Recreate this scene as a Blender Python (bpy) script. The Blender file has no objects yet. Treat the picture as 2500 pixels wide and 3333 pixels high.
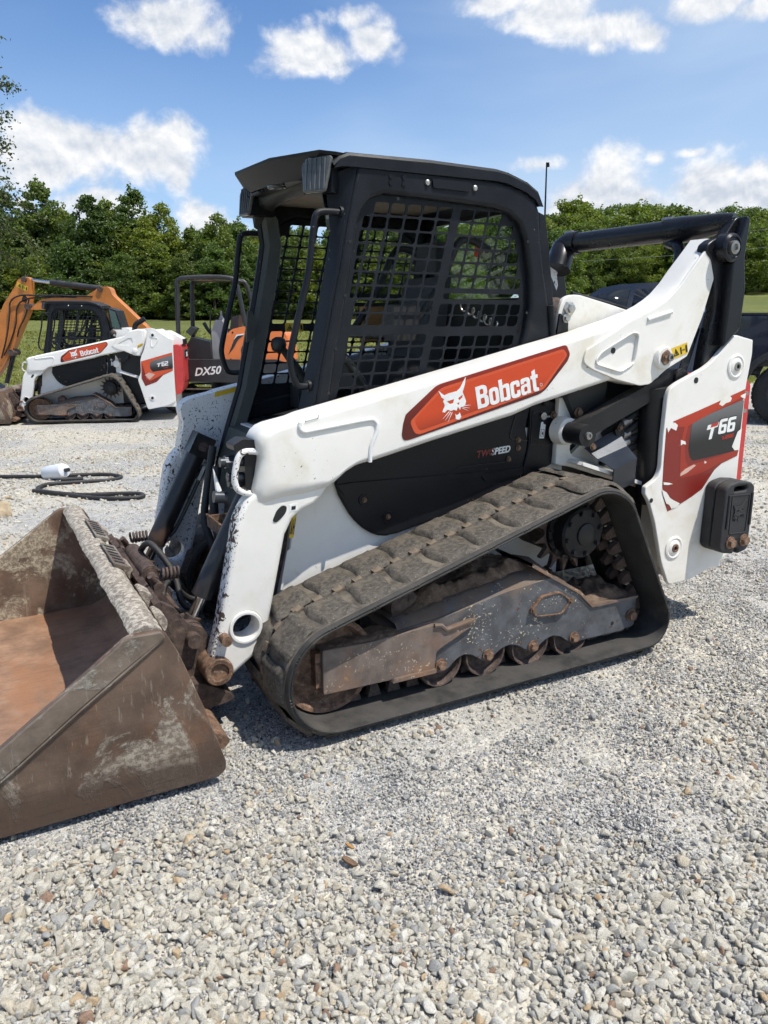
import bpy, bmesh, math, random
import numpy as np
from mathutils import Vector, Matrix, Euler

random.seed(7)
RNG = np.random.default_rng(11)
R = math.radians
SC = bpy.context.scene
COL = SC.collection

# ------------------------------------------------------------------ camera
# machine frame = world frame: X runs to the rear of the big loader, Y away from the viewer, Z up (metres)
CAM = Vector((0.085, -2.22, 1.475))
YAW, PITCH = R(28.4), R(14.28)
FH = Vector((math.sin(YAW), math.cos(YAW), 0))       # horizontal view direction
RH = Vector((math.cos(YAW), -math.sin(YAW), 0))      # horizontal right
cd = bpy.data.cameras.new('camera')
cd.sensor_fit = 'HORIZONTAL'; cd.sensor_width = 36.0; cd.lens = 36.0
cd.clip_start = 0.05; cd.clip_end = 3000
cam = bpy.data.objects.new('camera', cd); COL.objects.link(cam)
cam.location = CAM
cam.rotation_euler = (R(90) - PITCH, 0, -YAW)
SC.camera = cam

# ------------------------------------------------------------------ node helper
class NT:
    def __init__(s, tree):
        s.t = tree
    def __call__(s, typ, ins=None, **props):
        nd = s.t.nodes.new(typ)
        for k, v in props.items():
            setattr(nd, k, v)
        for k, v in (ins or {}).items():
            sock = nd.inputs[k]
            if isinstance(v, bpy.types.NodeSocket):
                s.t.links.new(v, sock)
            elif isinstance(v, bpy.types.Node):
                s.t.links.new(v.outputs[0], sock)
            else:
                if sock.type == 'RGBA' and len(v) == 3:
                    v = (*v, 1)
                sock.default_value = v
        return nd
    def m(s, op, a, b=None, c=None, clamp=False):
        ins = {0: a}
        if b is not None: ins[1] = b
        if c is not None: ins[2] = c
        return s('ShaderNodeMath', ins, operation=op, use_clamp=clamp).outputs[0]
    def v(s, op, a, b=None):
        ins = {0: a}
        if b is not None: ins[1] = b
        nd = s('ShaderNodeVectorMath', ins, operation=op)
        return nd.outputs[1] if op in ('LENGTH', 'DOT_PRODUCT', 'DISTANCE') else nd.outputs[0]
    def mix(s, f, a, b, blend='MIX'):
        return s('ShaderNodeMix', {0: f, 6: a, 7: b}, data_type='RGBA', blend_type=blend).outputs[2]
    def ss(s, x, lo, hi):
        return s('ShaderNodeMapRange', {0: x, 1: lo, 2: hi, 3: 0.0, 4: 1.0}, interpolation_type='SMOOTHSTEP').outputs[0]
    def mr(s, x, lo, hi, a, b):
        return s('ShaderNodeMapRange', {0: x, 1: lo, 2: hi, 3: a, 4: b}).outputs[0]
    def noise(s, vec, scale, detail=3.0, rough=.55, dist=0.0, col=False):
        nd = s('ShaderNodeTexNoise', {'Vector': vec, 'Scale': scale, 'Detail': detail, 'Roughness': rough, 'Distortion': dist})
        return nd.outputs[1] if col else nd.outputs[0]
    def vor(s, vec, scale, feature='F1', rnd=1.0):
        return s('ShaderNodeTexVoronoi', {'Vector': vec, 'Scale': scale, 'Randomness': rnd}, feature=feature)
    def map(s, vec, sc=(1, 1, 1), rot=(0, 0, 0), loc=(0, 0, 0)):
        return s('ShaderNodeMapping', {'Vector': vec, 'Scale': sc, 'Rotation': rot, 'Location': loc}).outputs[0]

# ------------------------------------------------------------------ sun, sky, clouds, exposure
SUN_TO = Vector((0.24, -0.37, 0.90)).normalized()    # towards the sun
sun_el = math.asin(SUN_TO.z)
sl = bpy.data.lights.new('sun', 'SUN'); sl.energy = 5.0; sl.angle = R(0.53); sl.color = (1.0, 0.95, 0.865)
so = bpy.data.objects.new('sun', sl); COL.objects.link(so)
so.rotation_euler = (-SUN_TO).to_track_quat('-Z', 'Y').to_euler(); so.location = (0, -3, 12)

SC.view_settings.view_transform = 'Standard'
SC.view_settings.look = 'None'
SC.view_settings.exposure = 0.0
SC.view_settings.gamma = 1.0
SC.view_settings.use_curve_mapping = False
SC.cycles.use_denoising = True
SC.cycles.max_bounces = 4; SC.cycles.diffuse_bounces = 2; SC.cycles.glossy_bounces = 2; SC.cycles.transmission_bounces = 3
SC.cycles.use_adaptive_sampling = True; SC.cycles.adaptive_threshold = 0.03; SC.cycles.adaptive_min_samples = 12
SC.cycles.transparent_max_bounces = 8
SC.cycles.caustics_reflective = False; SC.cycles.caustics_refractive = False

W = bpy.data.worlds.new('World'); SC.world = W; W.use_nodes = True
W.node_tree.nodes.clear()
n = NT(W.node_tree)
sky = n('ShaderNodeTexSky', sky_type='NISHITA', sun_disc=False, sun_elevation=sun_el,
        sun_rotation=math.atan2(SUN_TO.x, SUN_TO.y), altitude=200.0, air_density=1.0, dust_density=0.3, ozone_density=3.0)
tc = n('ShaderNodeTexCoord').outputs['Generated']
sep = n('ShaderNodeSeparateXYZ', {0: tc})
az = n.m('ARCTAN2', sep.outputs[0], sep.outputs[1])
el = n.m('ARCSINE', sep.outputs[2])
DEG = 180 / math.pi
azd = n.m('MULTIPLY', az, DEG); eld = n.m('MULTIPLY', el, DEG)
ae = n('ShaderNodeCombineXYZ', {0: azd, 1: eld, 2: 0.0}).outputs[0]
fb = n.noise(n.map(ae, (1, 1.15, 1)), 0.24, 6, .56, 0.2)
fb2 = n.noise(n.map(ae, (1, 1.15, 1), loc=(-0.12, -0.50, 0)), 0.24, 6, .56, 0.2)
fine = n.noise(ae, 0.8, 4, .60, 0.1)
# cumulus clouds standing in the sky: azimuth, elevation, half width, half height (degrees)
CL = [(5.7, 9.9, 4.0, 2.3, 1.32), (9.6, 10.5, 4.6, 1.8, 1.32), (12.9, 10.7, 3.5, 2.1, 1.32), (14.6, 9.7, 1.5, 1.5, 1.03), (7.1, 9.5, 6.3, 1.5, 1.15), (15.1, 18.0, 3.8, 1.4, 1.1), (16.7, 17.3, 1.6, 1.1, 0.9), (23.2, 16.4, 3.5, 1.4, 1.15), (21.8, 16.8, 1.9, 1.2, 1), (27.6, 17.3, 1.9, 1.1, 1.1), (26.5, 18.4, 1.4, 0.7, 0.7), (36.2, 19.1, 2.5, 0.8, 1.0), (39.0, 18.2, 3.4, 1.3, 1.15), (42.5, 17.3, 3.3, 1.1, 1.15), (45.2, 16.8, 1.3, 0.8, 1.0), (42.4, 16.5, 1.3, 0.6, 0.7), (49.2, 18.1, 3.2, 0.9, 1.15), (51.8, 17.6, 1.9, 0.8, 1.1), (39.5, 9.9, 2.0, 0.6, 1.0), (43.8, 8.7, 2.9, 2.1, 1.56), (42.0, 7.4, 2.6, 1.8, 1.44), (45.2, 7.2, 2.4, 1.8, 1.5), (47.0, 6.7, 1.3, 1.1, 1.25), (49.9, 8.4, 2.8, 2.0, 1.56), (52.3, 7.8, 2.2, 1.9, 1.5), (50.8, 6.9, 3.7, 1.4, 1.44), (53.4, 7.0, 2.4, 1.6, 1.5), (48.8, 10.1, 1.3, 0.4, 0.8), (46.4, 9.9, 0.8, 0.5, 0.8), (9.2, 7.1, 2.5, 1.3, 1.15), (11.1, 6.7, 1.6, 0.9, 1), (15.8, 6.3, 1.7, 1.4, 1.1), (18.3, 4.7, 2.9, 1.4, 0.9), (4.7, 6.8, 0.8, 0.7, 0.8), (28.1, 6.9, 4.9, 1.2, 1.0), (33.7, 6.2, 4.9, 1.1, 0.9)]
field = None
for (a0, e0, w, h, k) in CL:
    d = n.v('LENGTH', n.v('MULTIPLY', n.v('SUBTRACT', ae, (a0, e0, 0)), (1 / w, 1 / h, 0)))
    f = n.m('MULTIPLY', n.m('SUBTRACT', 1.0, d), k)
    field = f if field is None else n.m('SMOOTH_MAX', field, f, 0.12)
# the same kind of sky goes on all round
gen = n.m('SUBTRACT', n.m('MULTIPLY', n.noise(n.map(ae, (1, 1.7, 1), loc=(40, 9, 0)), 0.045, 2, .5), 3.2), 1.86)
away = n.ss(n.m('ABSOLUTE', n.m('SUBTRACT', azd, 28.4)), 32.0, 44.0)
over = n.ss(eld, 31.0, 40.0)
gen = n.m('SUBTRACT', gen, n.m('MULTIPLY', n.m('SUBTRACT', 1.0, n.m('MAXIMUM', away, over)), 2.0))
field = n.m('MAXIMUM', field, gen)
dens = n.m('ADD', field, n.m('ADD', n.m('MULTIPLY', n.m('SUBTRACT', fb, .5), 2.9), n.m('MULTIPLY', n.m('SUBTRACT', fine, .5), .75)))
cov = n.ss(n.m('ADD', dens, .10), -0.20, 0.74)
lit = n.m('ADD', .55, n.m('ADD', n.m('MULTIPLY', n.m('SUBTRACT', fb, fb2), 4.6), n.m('MULTIPLY', n.m('SUBTRACT', fine, .5), .35)))
lit = n.m('SUBTRACT', lit, n.m('MULTIPLY', n.ss(dens, .5, 1.3), .12), clamp=True)
ccol = n.mix(lit, (6.2, 6.8, 7.8), (10.6, 10.6, 10.6))
# thin high veil
veil = n.noise(n.map(ae, (.5, 1.4, 1), rot=(0, 0, R(-14))), 0.07, 4, .5, .4)
veil = n.m('MULTIPLY', n.m('MULTIPLY', n.ss(veil, .36, .72), .55), n.m('ADD', .25, n.m('MULTIPLY', n.ss(azd, 12.0, 40.0), .75)))
veil = n.m('ADD', veil, n.m('MULTIPLY', n.ss(azd, 20.0, 54.0), .34))
veil = n.m('ADD', veil, n.m('MULTIPLY', n.m('SUBTRACT', 1.0, n.ss(eld, 3.0, 20.0)), .42), clamp=True)
skyc = n.mix(veil, n.mix(1.0, sky.outputs[0], (1.08, 1.30, 1.55), 'MULTIPLY'), (5.8, 7.4, 9.5))
tot = n.mix(cov, skyc, ccol)
bg = n('ShaderNodeBackground', {'Color': tot, 'Strength': 0.1})
n('ShaderNodeOutputWorld', {0: bg.outputs[0]})

W.cycles.sampling_method = 'MANUAL'; W.cycles.sample_map_resolution = 256
# ------------------------------------------------------------------ mesh helpers
def finish(o, mat, parent=None, smooth=35):
    me = o.data
    if mat is not None:
        me.materials.clear(); me.materials.append(mat)
    if smooth is not None and len(me.polygons):
        me.polygons.foreach_set('use_smooth', [True] * len(me.polygons))
        me.set_sharp_from_angle(angle=R(smooth))
    COL.objects.link(o)
    if parent is not None:
        o.parent = parent
        if parent.type == 'EMPTY' and 'base' in parent:
            o.matrix_parent_inverse = Matrix.Translation(-Vector(parent['base']))
    return o

def thing(name, label, cat, base=(0, 0, 0), mat4=None, group=None):
    o = bpy.data.objects.new(name, None); COL.objects.link(o)
    o.empty_display_size = .2
    o['label'] = label; o['category'] = cat; o['base'] = list(base)
    if group: o['group'] = group
    o.matrix_world = (mat4 or Matrix.Identity(4)) @ Matrix.Translation(base)
    return o

def share(src, name, parent, mat4=None, material=None):
    o = bpy.data.objects.new(name, src.data); COL.objects.link(o)
    o.parent = parent
    if parent is not None and parent.type == 'EMPTY' and 'base' in parent:
        o.matrix_parent_inverse = Matrix.Translation(-Vector(parent['base']))
    if mat4 is not None: o.matrix_basis = mat4
    return o

def tagp(o, label):
    o['label'] = label
    return o

class G:
    """collects shapes in one bmesh; obj() links them as one mesh object"""
    def __init__(s):
        s.b = bmesh.new()
    def _bev(s, geom_faces, bev, seg):
        if bev:
            es = set()
            for f in geom_faces:
                for e in f.edges:
                    if len(e.link_faces) == 2 and e.calc_face_angle(0) > R(25):
                        es.add(e)
            bmesh.ops.bevel(s.b, geom=list(es), offset=bev, segments=seg, affect='EDGES', clamp_overlap=True, profile=.5)
    def hexa(s, pts, bev=0, seg=2):
        vs = [s.b.verts.new(p) for p in pts]
        fs = [s.b.faces.new([vs[i] for i in q]) for q in ((3, 2, 1, 0), (4, 5, 6, 7), (0, 1, 5, 4), (1, 2, 6, 5), (2, 3, 7, 6), (3, 0, 4, 7))]
        s._bev(fs, bev, seg); return s
    def box(s, x0, x1, y0, y1, z0, z1, bev=0, seg=2):
        return s.hexa([(x0, y0, z0), (x1, y0, z0), (x1, y1, z0), (x0, y1, z0), (x0, y0, z1), (x1, y0, z1), (x1, y1, z1), (x0, y1, z1)], bev, seg)
    def prism(s, poly, y0, y1, bev=0, seg=2):
        """poly in (x, z), extruded along y"""
        if sum(poly[i - 1][0] * p[1] - p[0] * poly[i - 1][1] for i, p in enumerate(poly)) < 0:
            poly = poly[::-1]
        a = [s.b.verts.new((x, y0, z)) for x, z in poly]
        c = [s.b.verts.new((x, y1, z)) for x, z in poly]
        fs = [s.b.faces.new(a), s.b.faces.new(c[::-1])]
        k = len(poly)
        for i in range(k):
            j = (i + 1) % k
            fs.append(s.b.faces.new((a[j], a[i], c[i], c[j])))
        s._bev(fs, bev, seg); return s
    def cyl(s, p0, p1, r0, r1=None, seg=20, cap=True, bev=0):
        p0, p1 = Vector(p0), Vector(p1); r1 = r0 if r1 is None else r1
        d = (p1 - p0).normalized(); u = d.orthogonal().normalized(); w = d.cross(u)
        ra = [s.b.verts.new(p0 + (u * math.cos(t) + w * math.sin(t)) * r0) for t in [2 * math.pi * i / seg for i in range(seg)]]
        rb = [s.b.verts.new(p1 + (u * math.cos(t) + w * math.sin(t)) * r1) for t in [2 * math.pi * i / seg for i in range(seg)]]
        fs = [s.b.faces.new((ra[i], ra[(i + 1) % seg], rb[(i + 1) % seg], rb[i])) for i in range(seg)]
        if cap:
            caps = [s.b.faces.new(ra[::-1]), s.b.faces.new(rb)]
            s._bev(caps, bev, 2)
        return s
    def lathe(s, c, prof, seg=32, axis='y'):
        """prof: list of (radius, offset along the axis) about centre c"""
        rings = []
        for r, h in prof:
            ring = []
            for i in range(seg):
                t = 2 * math.pi * i / seg; a, b = math.cos(t) * r, math.sin(t) * r
                p = (c[0] + a, c[1] + h, c[2] + b) if axis == 'y' else ((c[0] + a, c[1] + b, c[2] + h) if axis == 'z' else (c[0] + h, c[1] + a, c[2] + b))
                ring.append(s.b.verts.new(p))
            rings.append(ring)
        for q, w in zip(rings, rings[1:]):
            for i in range(seg):
                j = (i + 1) % seg
                s.b.faces.new((q[i], q[j], w[j], w[i]))
        s.b.faces.new(rings[0][::-1]); s.b.faces.new(rings[-1])
        return s
    def tube(s, pts, r, seg=10, closed=False, smooth=0, cap=True):
        pts = [Vector(p) for p in pts]
        if smooth: pts = catmull(pts, smooth)
        k = len(pts); rings = []
        prev = None
        for i, p in enumerate(pts):
            d = (pts[min(i + 1, k - 1)] - pts[max(i - 1, 0)]).normalized()
            u = (prev - d * prev.dot(d)).normalized() if prev is not None else d.orthogonal().normalized()
            prev = u; w = d.cross(u)
            rr = r(i / (k - 1)) if callable(r) else r
            rings.append([s.b.verts.new(p + (u * math.cos(t) + w * math.sin(t)) * rr) for t in [2 * math.pi * q / seg for q in range(seg)]])
        for a, c in zip(rings, rings[1:]):
            for i in range(seg):
                j = (i + 1) % seg
                s.b.faces.new((a[i], a[j], c[j], c[i]))
        if cap:
            s.b.faces.new(rings[0][::-1]); s.b.faces.new(rings[-1])
        return s
    def quadstrip(s, lines, closed=False):
        """lines: list of equally long point lists; skins between neighbours"""
        L = [[s.b.verts.new(p) for p in ln] for ln in lines]
        if closed: L.append(L[0])
        for a, c in zip(L, L[1:]):
            for i in range(len(a) - 1):
                s.b.faces.new((a[i], a[i + 1], c[i + 1], c[i]))
        return s
    def hexbolt(s, p, d, r=.012, h=.01):
        p, d = Vector(p), Vector(d).normalized()
        s.cyl(p, p + d * h * .25, r * 1.35, seg=14)
        s.cyl(p + d * h * .2, p + d * h, r, r * .95, seg=6)
        return s
    def normals(s):
        bmesh.ops.recalc_face_normals(s.b, faces=s.b.faces[:]); return s
    def mesh(s, name):
        s.normals()
        me = bpy.data.meshes.new(name); s.b.to_mesh(me); s.b.free()
        return me
    def obj(s, name, mat, parent=None, smooth=35, mat4=None):
        o = bpy.data.objects.new(name, s.mesh(name))
        finish(o, mat, parent, smooth)
        if mat4 is not None: o.matrix_basis = mat4
        return o

def catmull(pts, k=6):
    out = []
    P_ = [pts[0]] + list(pts) + [pts[-1]]
    for i in range(1, len(P_) - 2):
        a, b, c, d = P_[i - 1:i + 3]
        for j in range(k):
            t = j / k
            out.append(.5 * ((2 * b) + (c - a) * t + (2 * a - 5 * b + 4 * c - d) * t * t + (3 * b - a - 3 * c + d) * t ** 3))
    out.append(pts[-1]); return out

def rnd(poly, r, k=4):
    """round the corners of a 2-D polygon"""
    out = []; m = len(poly)
    for i, p in enumerate(poly):
        rr = r[i] if isinstance(r, (list, tuple)) else r
        p = Vector(p); a = Vector(poly[i - 1]) - p; c = Vector(poly[(i + 1) % m]) - p
        L = min(rr, a.length * .48, c.length * .48)
        if L < 1e-5 or a.length < 1e-6 or c.length < 1e-6:
            out.append(tuple(p)); continue
        q0 = p + a.normalized() * L; q1 = p + c.normalized() * L
        for j in range(k + 1):
            t = j / k
            out.append(tuple((1 - t) ** 2 * q0 + 2 * t * (1 - t) * p + t * t * q1))
    return out

def rrect(x0, z0, x1, z1, r, k=3):
    return rnd([(x0, z0), (x1, z0), (x1, z1), (x0, z1)], r, k)

def circ(x, z, r, k=20):
    return [(x + r * math.cos(2 * math.pi * i / k), z + r * math.sin(2 * math.pi * i / k)) for i in range(k)]

def flat_mesh(name, loops, depth, bev=0.0, res=2):
    """2-D outlines with holes -> solid plate mesh in local XY, thickness along Z, centred"""
    cu = bpy.data.curves.new(name, 'CURVE'); cu.dimensions = '2D'; cu.fill_mode = 'BOTH'
    cu.extrude = max(depth / 2 - bev, 0); cu.bevel_depth = bev; cu.bevel_resolution = res; cu.offset = -bev
    for lp in loops:
        sp = cu.splines.new('POLY'); sp.points.add(len(lp) - 1)
        for q, p in zip(sp.points, lp): q.co = (p[0], p[1], 0, 1)
        sp.use_cyclic_u = True
    ob = bpy.data.objects.new(name, cu)
    me = bpy.data.meshes.new_from_object(ob)
    bpy.data.objects.remove(ob); bpy.data.curves.remove(cu)
    me.name = name
    return me

def plate(name, loops, y0, y1, mat, parent, bev=0.0, smooth=35, res=2):
    """plate standing in the x-z plane between y0 and y1"""
    if not isinstance(loops[0][0], (list, tuple, Vector)): loops = [loops]
    me = flat_mesh(name, loops, abs(y1 - y0), bev, res)
    me.transform(Matrix(((1, 0, 0, 0), (0, 0, -1, (y0 + y1) / 2), (0, 1, 0, 0), (0, 0, 0, 1))))
    o = bpy.data.objects.new(name, me)
    return finish(o, mat, parent, smooth)

def text_loops_mesh(name, body, size, shear=0.0, bold=0.0, depth=.001, xs=1.0):
    cu = bpy.data.curves.new(name, 'FONT'); cu.body = body; cu.size = size; cu.shear = shear; cu.offset = bold; cu.extrude = depth / 2
    cu.resolution_u = 3
    ob = bpy.data.objects.new(name, cu)
    me = bpy.data.meshes.new_from_object(ob)
    bpy.data.objects.remove(ob); bpy.data.curves.remove(cu)
    me.transform(Matrix.Diagonal((xs, 1, 1, 1)))
    return me

def on_side(me, x, y, z, ang=0.0):
    """turn a flat XY mesh into one standing on a side plane facing -y"""
    me.transform(Matrix.Translation((x, y, z)) @ Matrix.Rotation(-ang, 4, 'Y') @ Matrix(((1, 0, 0, 0), (0, 0, -1, 0), (0, 1, 0, 0), (0, 0, 0, 1))))
    return me

MIR = Matrix.Translation((0, 1.70, 0)) @ Matrix.Diagonal((1, -1, 1, 1))   # the far side of a loader mirrors its near side
# ------------------------------------------------------------------ materials
MATS = {}
def grime(name, col, rough=.5, metal=0.0, var=.12, vs=5.0, layers=(), dust=None, bump=(40.0, .0), spec=.5, coat=0.0, flecks=None, stretch=(1, 1, 1), edge=None):
    """base colour with mottling, stain layers (colour, scale, lo, hi, detail), settled dust (colour, amount), chips (colour, scale, threshold, zone scale)"""
    m = bpy.data.materials.new(name); m.use_nodes = True
    m.node_tree.nodes.clear(); n = NT(m.node_tree)
    co = n('ShaderNodeTexCoord').outputs['Object']
    cs = n.map(co, stretch) if stretch != (1, 1, 1) else co
    nz = n.noise(cs, vs, 5, .6)
    lo = tuple(c * (1 - var) for c in col); hi = tuple(min(c * (1 + var), .95) for c in col)
    c = n.mix(n.ss(nz, .3, .7), lo, hi)
    rg = n.mr(nz, .3, .7, max(rough - .07, .05), min(rough + .07, 1))
    for (lc, sc, a, b, det) in layers:
        f = n.ss(n.noise(n.map(cs, loc=(sc * .37, 3.1, sc)), sc, det, .62, .4), a, b)
        c = n.mix(f, c, lc); rg = n.mr(f, 0, 1, rg, .85)
    if flecks:
        for (fc, sc, th, zs) in flecks:
            zone = n.noise(n.map(co, loc=(zs, 1.7, 5.2)), zs, 2, .5)
            f = n.noise(n.map(co, (1, 1, 1.0), rot=(.4, .7, .2)), sc, 2, .5, .8)
            if edge:      # wear along a working edge x = a + b z, reaching w metres in
                sp_ = n('ShaderNodeSeparateXYZ', {0: co})
                dd = n.m('ABSOLUTE', n.m('SUBTRACT', sp_.outputs[0], n.m('ADD', edge[0], n.m('MULTIPLY', sp_.outputs[2], edge[1]))))
                f = n.m('ADD', f, n.mr(dd, 0.0, edge[2], .26, 0.0))
            f = n.ss(n.m('ADD', f, n.m('MULTIPLY', n.m('SUBTRACT', zone, .5), .42)), th, th + .02)
            c = n.mix(f, c, fc); rg = n.mr(f, 0, 1, rg, .8)
    if dust:
        dc, amt = dust
        nrm = n('ShaderNodeSeparateXYZ', {0: n('ShaderNodeNewGeometry').outputs['Normal']}).outputs[2]
        f = n.m('MULTIPLY', n.m('MULTIPLY', n.ss(nrm, .1, .9), n.ss(n.noise(co, 9, 5, .65), .25, .62)), amt)
        c = n.mix(f, c, dc); rg = n.mr(f, 0, 1, rg, .95)
    ins = {'Base Color': c, 'Roughness': rg, 'Metallic': metal, 'Specular IOR Level': spec, 'Coat Weight': coat, 'Coat Roughness': .12}
    p = n('ShaderNodeBsdfPrincipled', ins)
    if bump[1]:
        bp = n('ShaderNodeBump', {'Strength': bump[1], 'Distance': .01, 'Height': n.noise(co, bump[0], 6, .65)})
        n.t.links.new(bp.outputs[0], p.inputs['Normal'])
    n('ShaderNodeOutputMaterial', {0: p.outputs[0]})
    MATS[name] = m
    return m

def simple(name, col, rough=.5, metal=0.0, spec=.5, alpha=1.0, trans=0.0):
    m = bpy.data.materials.new(name); m.use_nodes = True
    p = m.node_tree.nodes['Principled BSDF']
    p.inputs['Base Color'].default_value = (*col, 1); p.inputs['Roughness'].default_value = rough
    p.inputs['Metallic'].default_value = metal; p.inputs['Specular IOR Level'].default_value = spec
    p.inputs['Transmission Weight'].default_value = trans; p.inputs['Alpha'].default_value = alpha
    return m

RUSTC, MUDC, DUSTC = (.13, .055, .028), (.20, .155, .115), (.30, .26, .20)
white = grime('white_paint', (.80, .778, .728), .38, var=.04, vs=3, layers=[((.66, .61, .50), 3.2, .50, .78, 5), ((.58, .52, .40), 11, .64, .80, 6), ((.42, .37, .30), 30, .70, .80, 5)],
              flecks=[((.045, .035, .03), 110, .80, 2.2), ((.10, .06, .04), 40, .82, 3.0)], bump=(55, .03), coat=.12)
white_leg = grime('white_paint_leg', (.785, .765, .715), .40, var=.04, vs=3, layers=[((.64, .59, .46), 4.0, .48, .78, 5), ((.45, .38, .29), 22, .68, .80, 6)], flecks=[((.035, .03, .028), 130, .82, 3.0), ((.07, .045, .035), 45, .83, 4.0)], bump=(55, .04), edge=(.682, .222, .045))
white_chip = grime('white_paint_chipped', (.76, .752, .73), .42, var=.04, vs=3, layers=[((.60, .55, .43), 4, .56, .78, 4), ((.10, .085, .075), 7, .70, .76, 6)],
                   flecks=[((.035, .03, .028), 110, .635, 2.0), ((.05, .035, .03), 34, .69, 3.0)], bump=(50, .05))
white_far = grime('white_paint_clean', (.80, .785, .745), .38, var=.03, vs=3, layers=[((.55, .52, .46), 2.5, .62, .82, 5)], bump=(50, .0))
weldw = grime('white_weld', (.80, .80, .78), .45, var=.05, vs=20, bump=(90, .35))
cabm = grime('cab_black', (.011, .0125, .016), .42, var=.25, vs=6, spec=.22, layers=[((.036, .035, .034), 6, .62, .88, 6)],
             flecks=[((.35, .34, .31), 150, .80, 3.0)], dust=((.13, .125, .115), .30), bump=(160, .06))
cab_in = grime('cab_inner', (.024, .026, .024), .5, var=.2, vs=8, layers=[((.06, .058, .05), 9, .6, .85, 5)], bump=(200, .08))
trim = grime('pillar_trim', (.045, .050, .044), .55, var=.12, vs=12, layers=[((.10, .10, .085), 9, .58, .85, 6)], bump=(260, .12))
blackp = grime('black_panel', (.0085, .0092, .012), .38, var=.2, vs=5, spec=.25, layers=[((.028, .026, .024), 5, .60, .9, 6)], dust=((.10, .085, .07), .4),
               flecks=[((.14, .08, .05), 60, .80, 4)], bump=(90, .03))
blackm = grime('black_steel', (.012, .0125, .014), .38, spec=.35, var=.2, vs=7, layers=[((.07, .045, .03), 8, .66, .86, 6)], dust=((.12, .11, .10), .25), bump=(60, .03))
linkm = grime('link_black', (.010, .0105, .013), .3, spec=.35, var=.2, vs=7, layers=[((.05, .04, .033), 8, .66, .9, 5)], bump=(45, .03))
greysteel = grime('grey_steel', (.045, .050, .060), .36, metal=.5, var=.15, vs=9, layers=[((.09, .09, .095), 14, .58, .8, 5)], bump=(120, .03))
rubber_top = grime('track_rubber_dusty', (.10, .088, .072), .85, var=.3, vs=20, layers=[((.20, .172, .135), 8, .42, .68, 7), ((.045, .04, .035), 30, .58, .74, 6)], bump=(90, .4), spec=.2)
rubber = grime('track_rubber', (.040, .037, .033), .75, var=.25, vs=14, layers=[((.105, .09, .072), 5, .42, .72, 7), ((.02, .02, .019), 22, .6, .8, 6)],
               dust=((.22, .19, .15), .8), bump=(70, .35), spec=.3)
rubber_side = grime('track_rubber_edge', (.030, .029, .028), .7, var=.3, vs=9, layers=[((.085, .075, .064), 7, .52, .85, 7)], dust=((.085, .078, .07), .5), bump=(60, .18), spec=.35, stretch=(1, 1, 1))
lugm = grime('track_lug', (.098, .087, .073), .88, var=.4, vs=55, layers=[((.20, .185, .16), 110, .56, .70, 7), ((.05, .046, .04), 40, .58, .72, 6), ((.16, .135, .105), 9, .50, .75, 4)], bump=(85, .4), spec=.2)
padm = grime('track_pad', (.17, .135, .10), .9, var=.3, vs=30, bump=(80, .4), spec=.2)
uframe = grime('undercarriage_steel', (.088, .092, .100), .48, var=.3, vs=14, layers=[((.17, .13, .10), 3.0, .54, .76, 8), ((.055, .054, .056), 9, .52, .75, 6), ((.20, .155, .115), 12.0, .64, .80, 8), ((.17, .085, .045), 20.0, .66, .74, 8)],
               flecks=[((.50, .45, .34), 90, .70, 6.0), ((.10, .055, .035), 45, .68, 5.0)], dust=((.17, .12, .085), .95), bump=(60, .10))
uframe_f = grime('undercarriage_front_steel', (.15, .118, .100), .55, var=.3, vs=14, layers=[((.24, .135, .080), 3.4, .42, .66, 8), ((.32, .19, .10), 26, .58, .74, 8), ((.06, .05, .045), 11, .62, .8, 6)],
                 flecks=[((.42, .36, .26), 90, .69, 6.0)], dust=((.13, .09, .065), .95), bump=(60, .12))
rust = grime('rusty_steel', (.17, .098, .062), .80, var=.45, vs=45, layers=[((.30, .22, .15), 55, .52, .70, 7), ((.055, .038, .03), 26, .56, .74, 6)], bump=(140, .4))
rust_d = grime('dark_rusty_steel', (.082, .056, .045), .72, var=.45, vs=35, layers=[((.20, .14, .10), 40, .55, .74, 7), ((.024, .021, .02), 22, .55, .74, 5)], bump=(130, .35))
mud = grime('dried_mud', (.15, .105, .076), .95, var=.35, vs=18, layers=[((.23, .17, .12), 40, .5, .7, 6), ((.07, .05, .04), 22, .6, .75, 5)], bump=(60, .9), spec=.15)
chrome = simple('chrome_rod', (.62, .62, .62), .12, 1.0)
steel = grime('bare_steel', (.32, .31, .29), .42, metal=.8, var=.2, vs=30, layers=[((.16, .12, .09), 25, .58, .8, 5)])
boltm = grime('rusty_bolt', (.16, .10, .065), .7, metal=.2, var=.35, vs=60, bump=(150, .2))
zincm = grime('zinc_bolt', (.45, .44, .41), .35, metal=.8, var=.2, vs=60)
cylm = grime('cylinder_black', (.020, .019, .019), .34, var=.25, vs=9, layers=[((.085, .048, .032), 5, .56, .72, 7), ((.05, .045, .042), 18, .62, .8, 6)], bump=(50, .05))
hosem = grime('hose_rubber', (.014, .014, .015), .55, var=.2, vs=30, dust=((.10, .09, .08), .4))
castm = grime('cast_weight', (.022, .022, .024), .62, var=.2, vs=12, layers=[((.06, .055, .05), 14, .6, .85, 6)], dust=((.10, .092, .08), .35), bump=(190, .25))
redp = grime('red_plastic', (.52, .045, .042), .42, var=.10, vs=6, layers=[((.40, .08, .07), 8, .6, .85, 5)])
glass = bpy.data.materials.new('tinted_glass'); glass.use_nodes = True
_n = NT(glass.node_tree); glass.node_tree.nodes.clear()
_co = _n('ShaderNodeTexCoord').outputs['Object']
_d = _n.ss(_n.noise(_co, 130, 3, .6), .72, .76)
_tr = _n('ShaderNodeBsdfTransparent', {0: (.84, .93, .91)})
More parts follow.
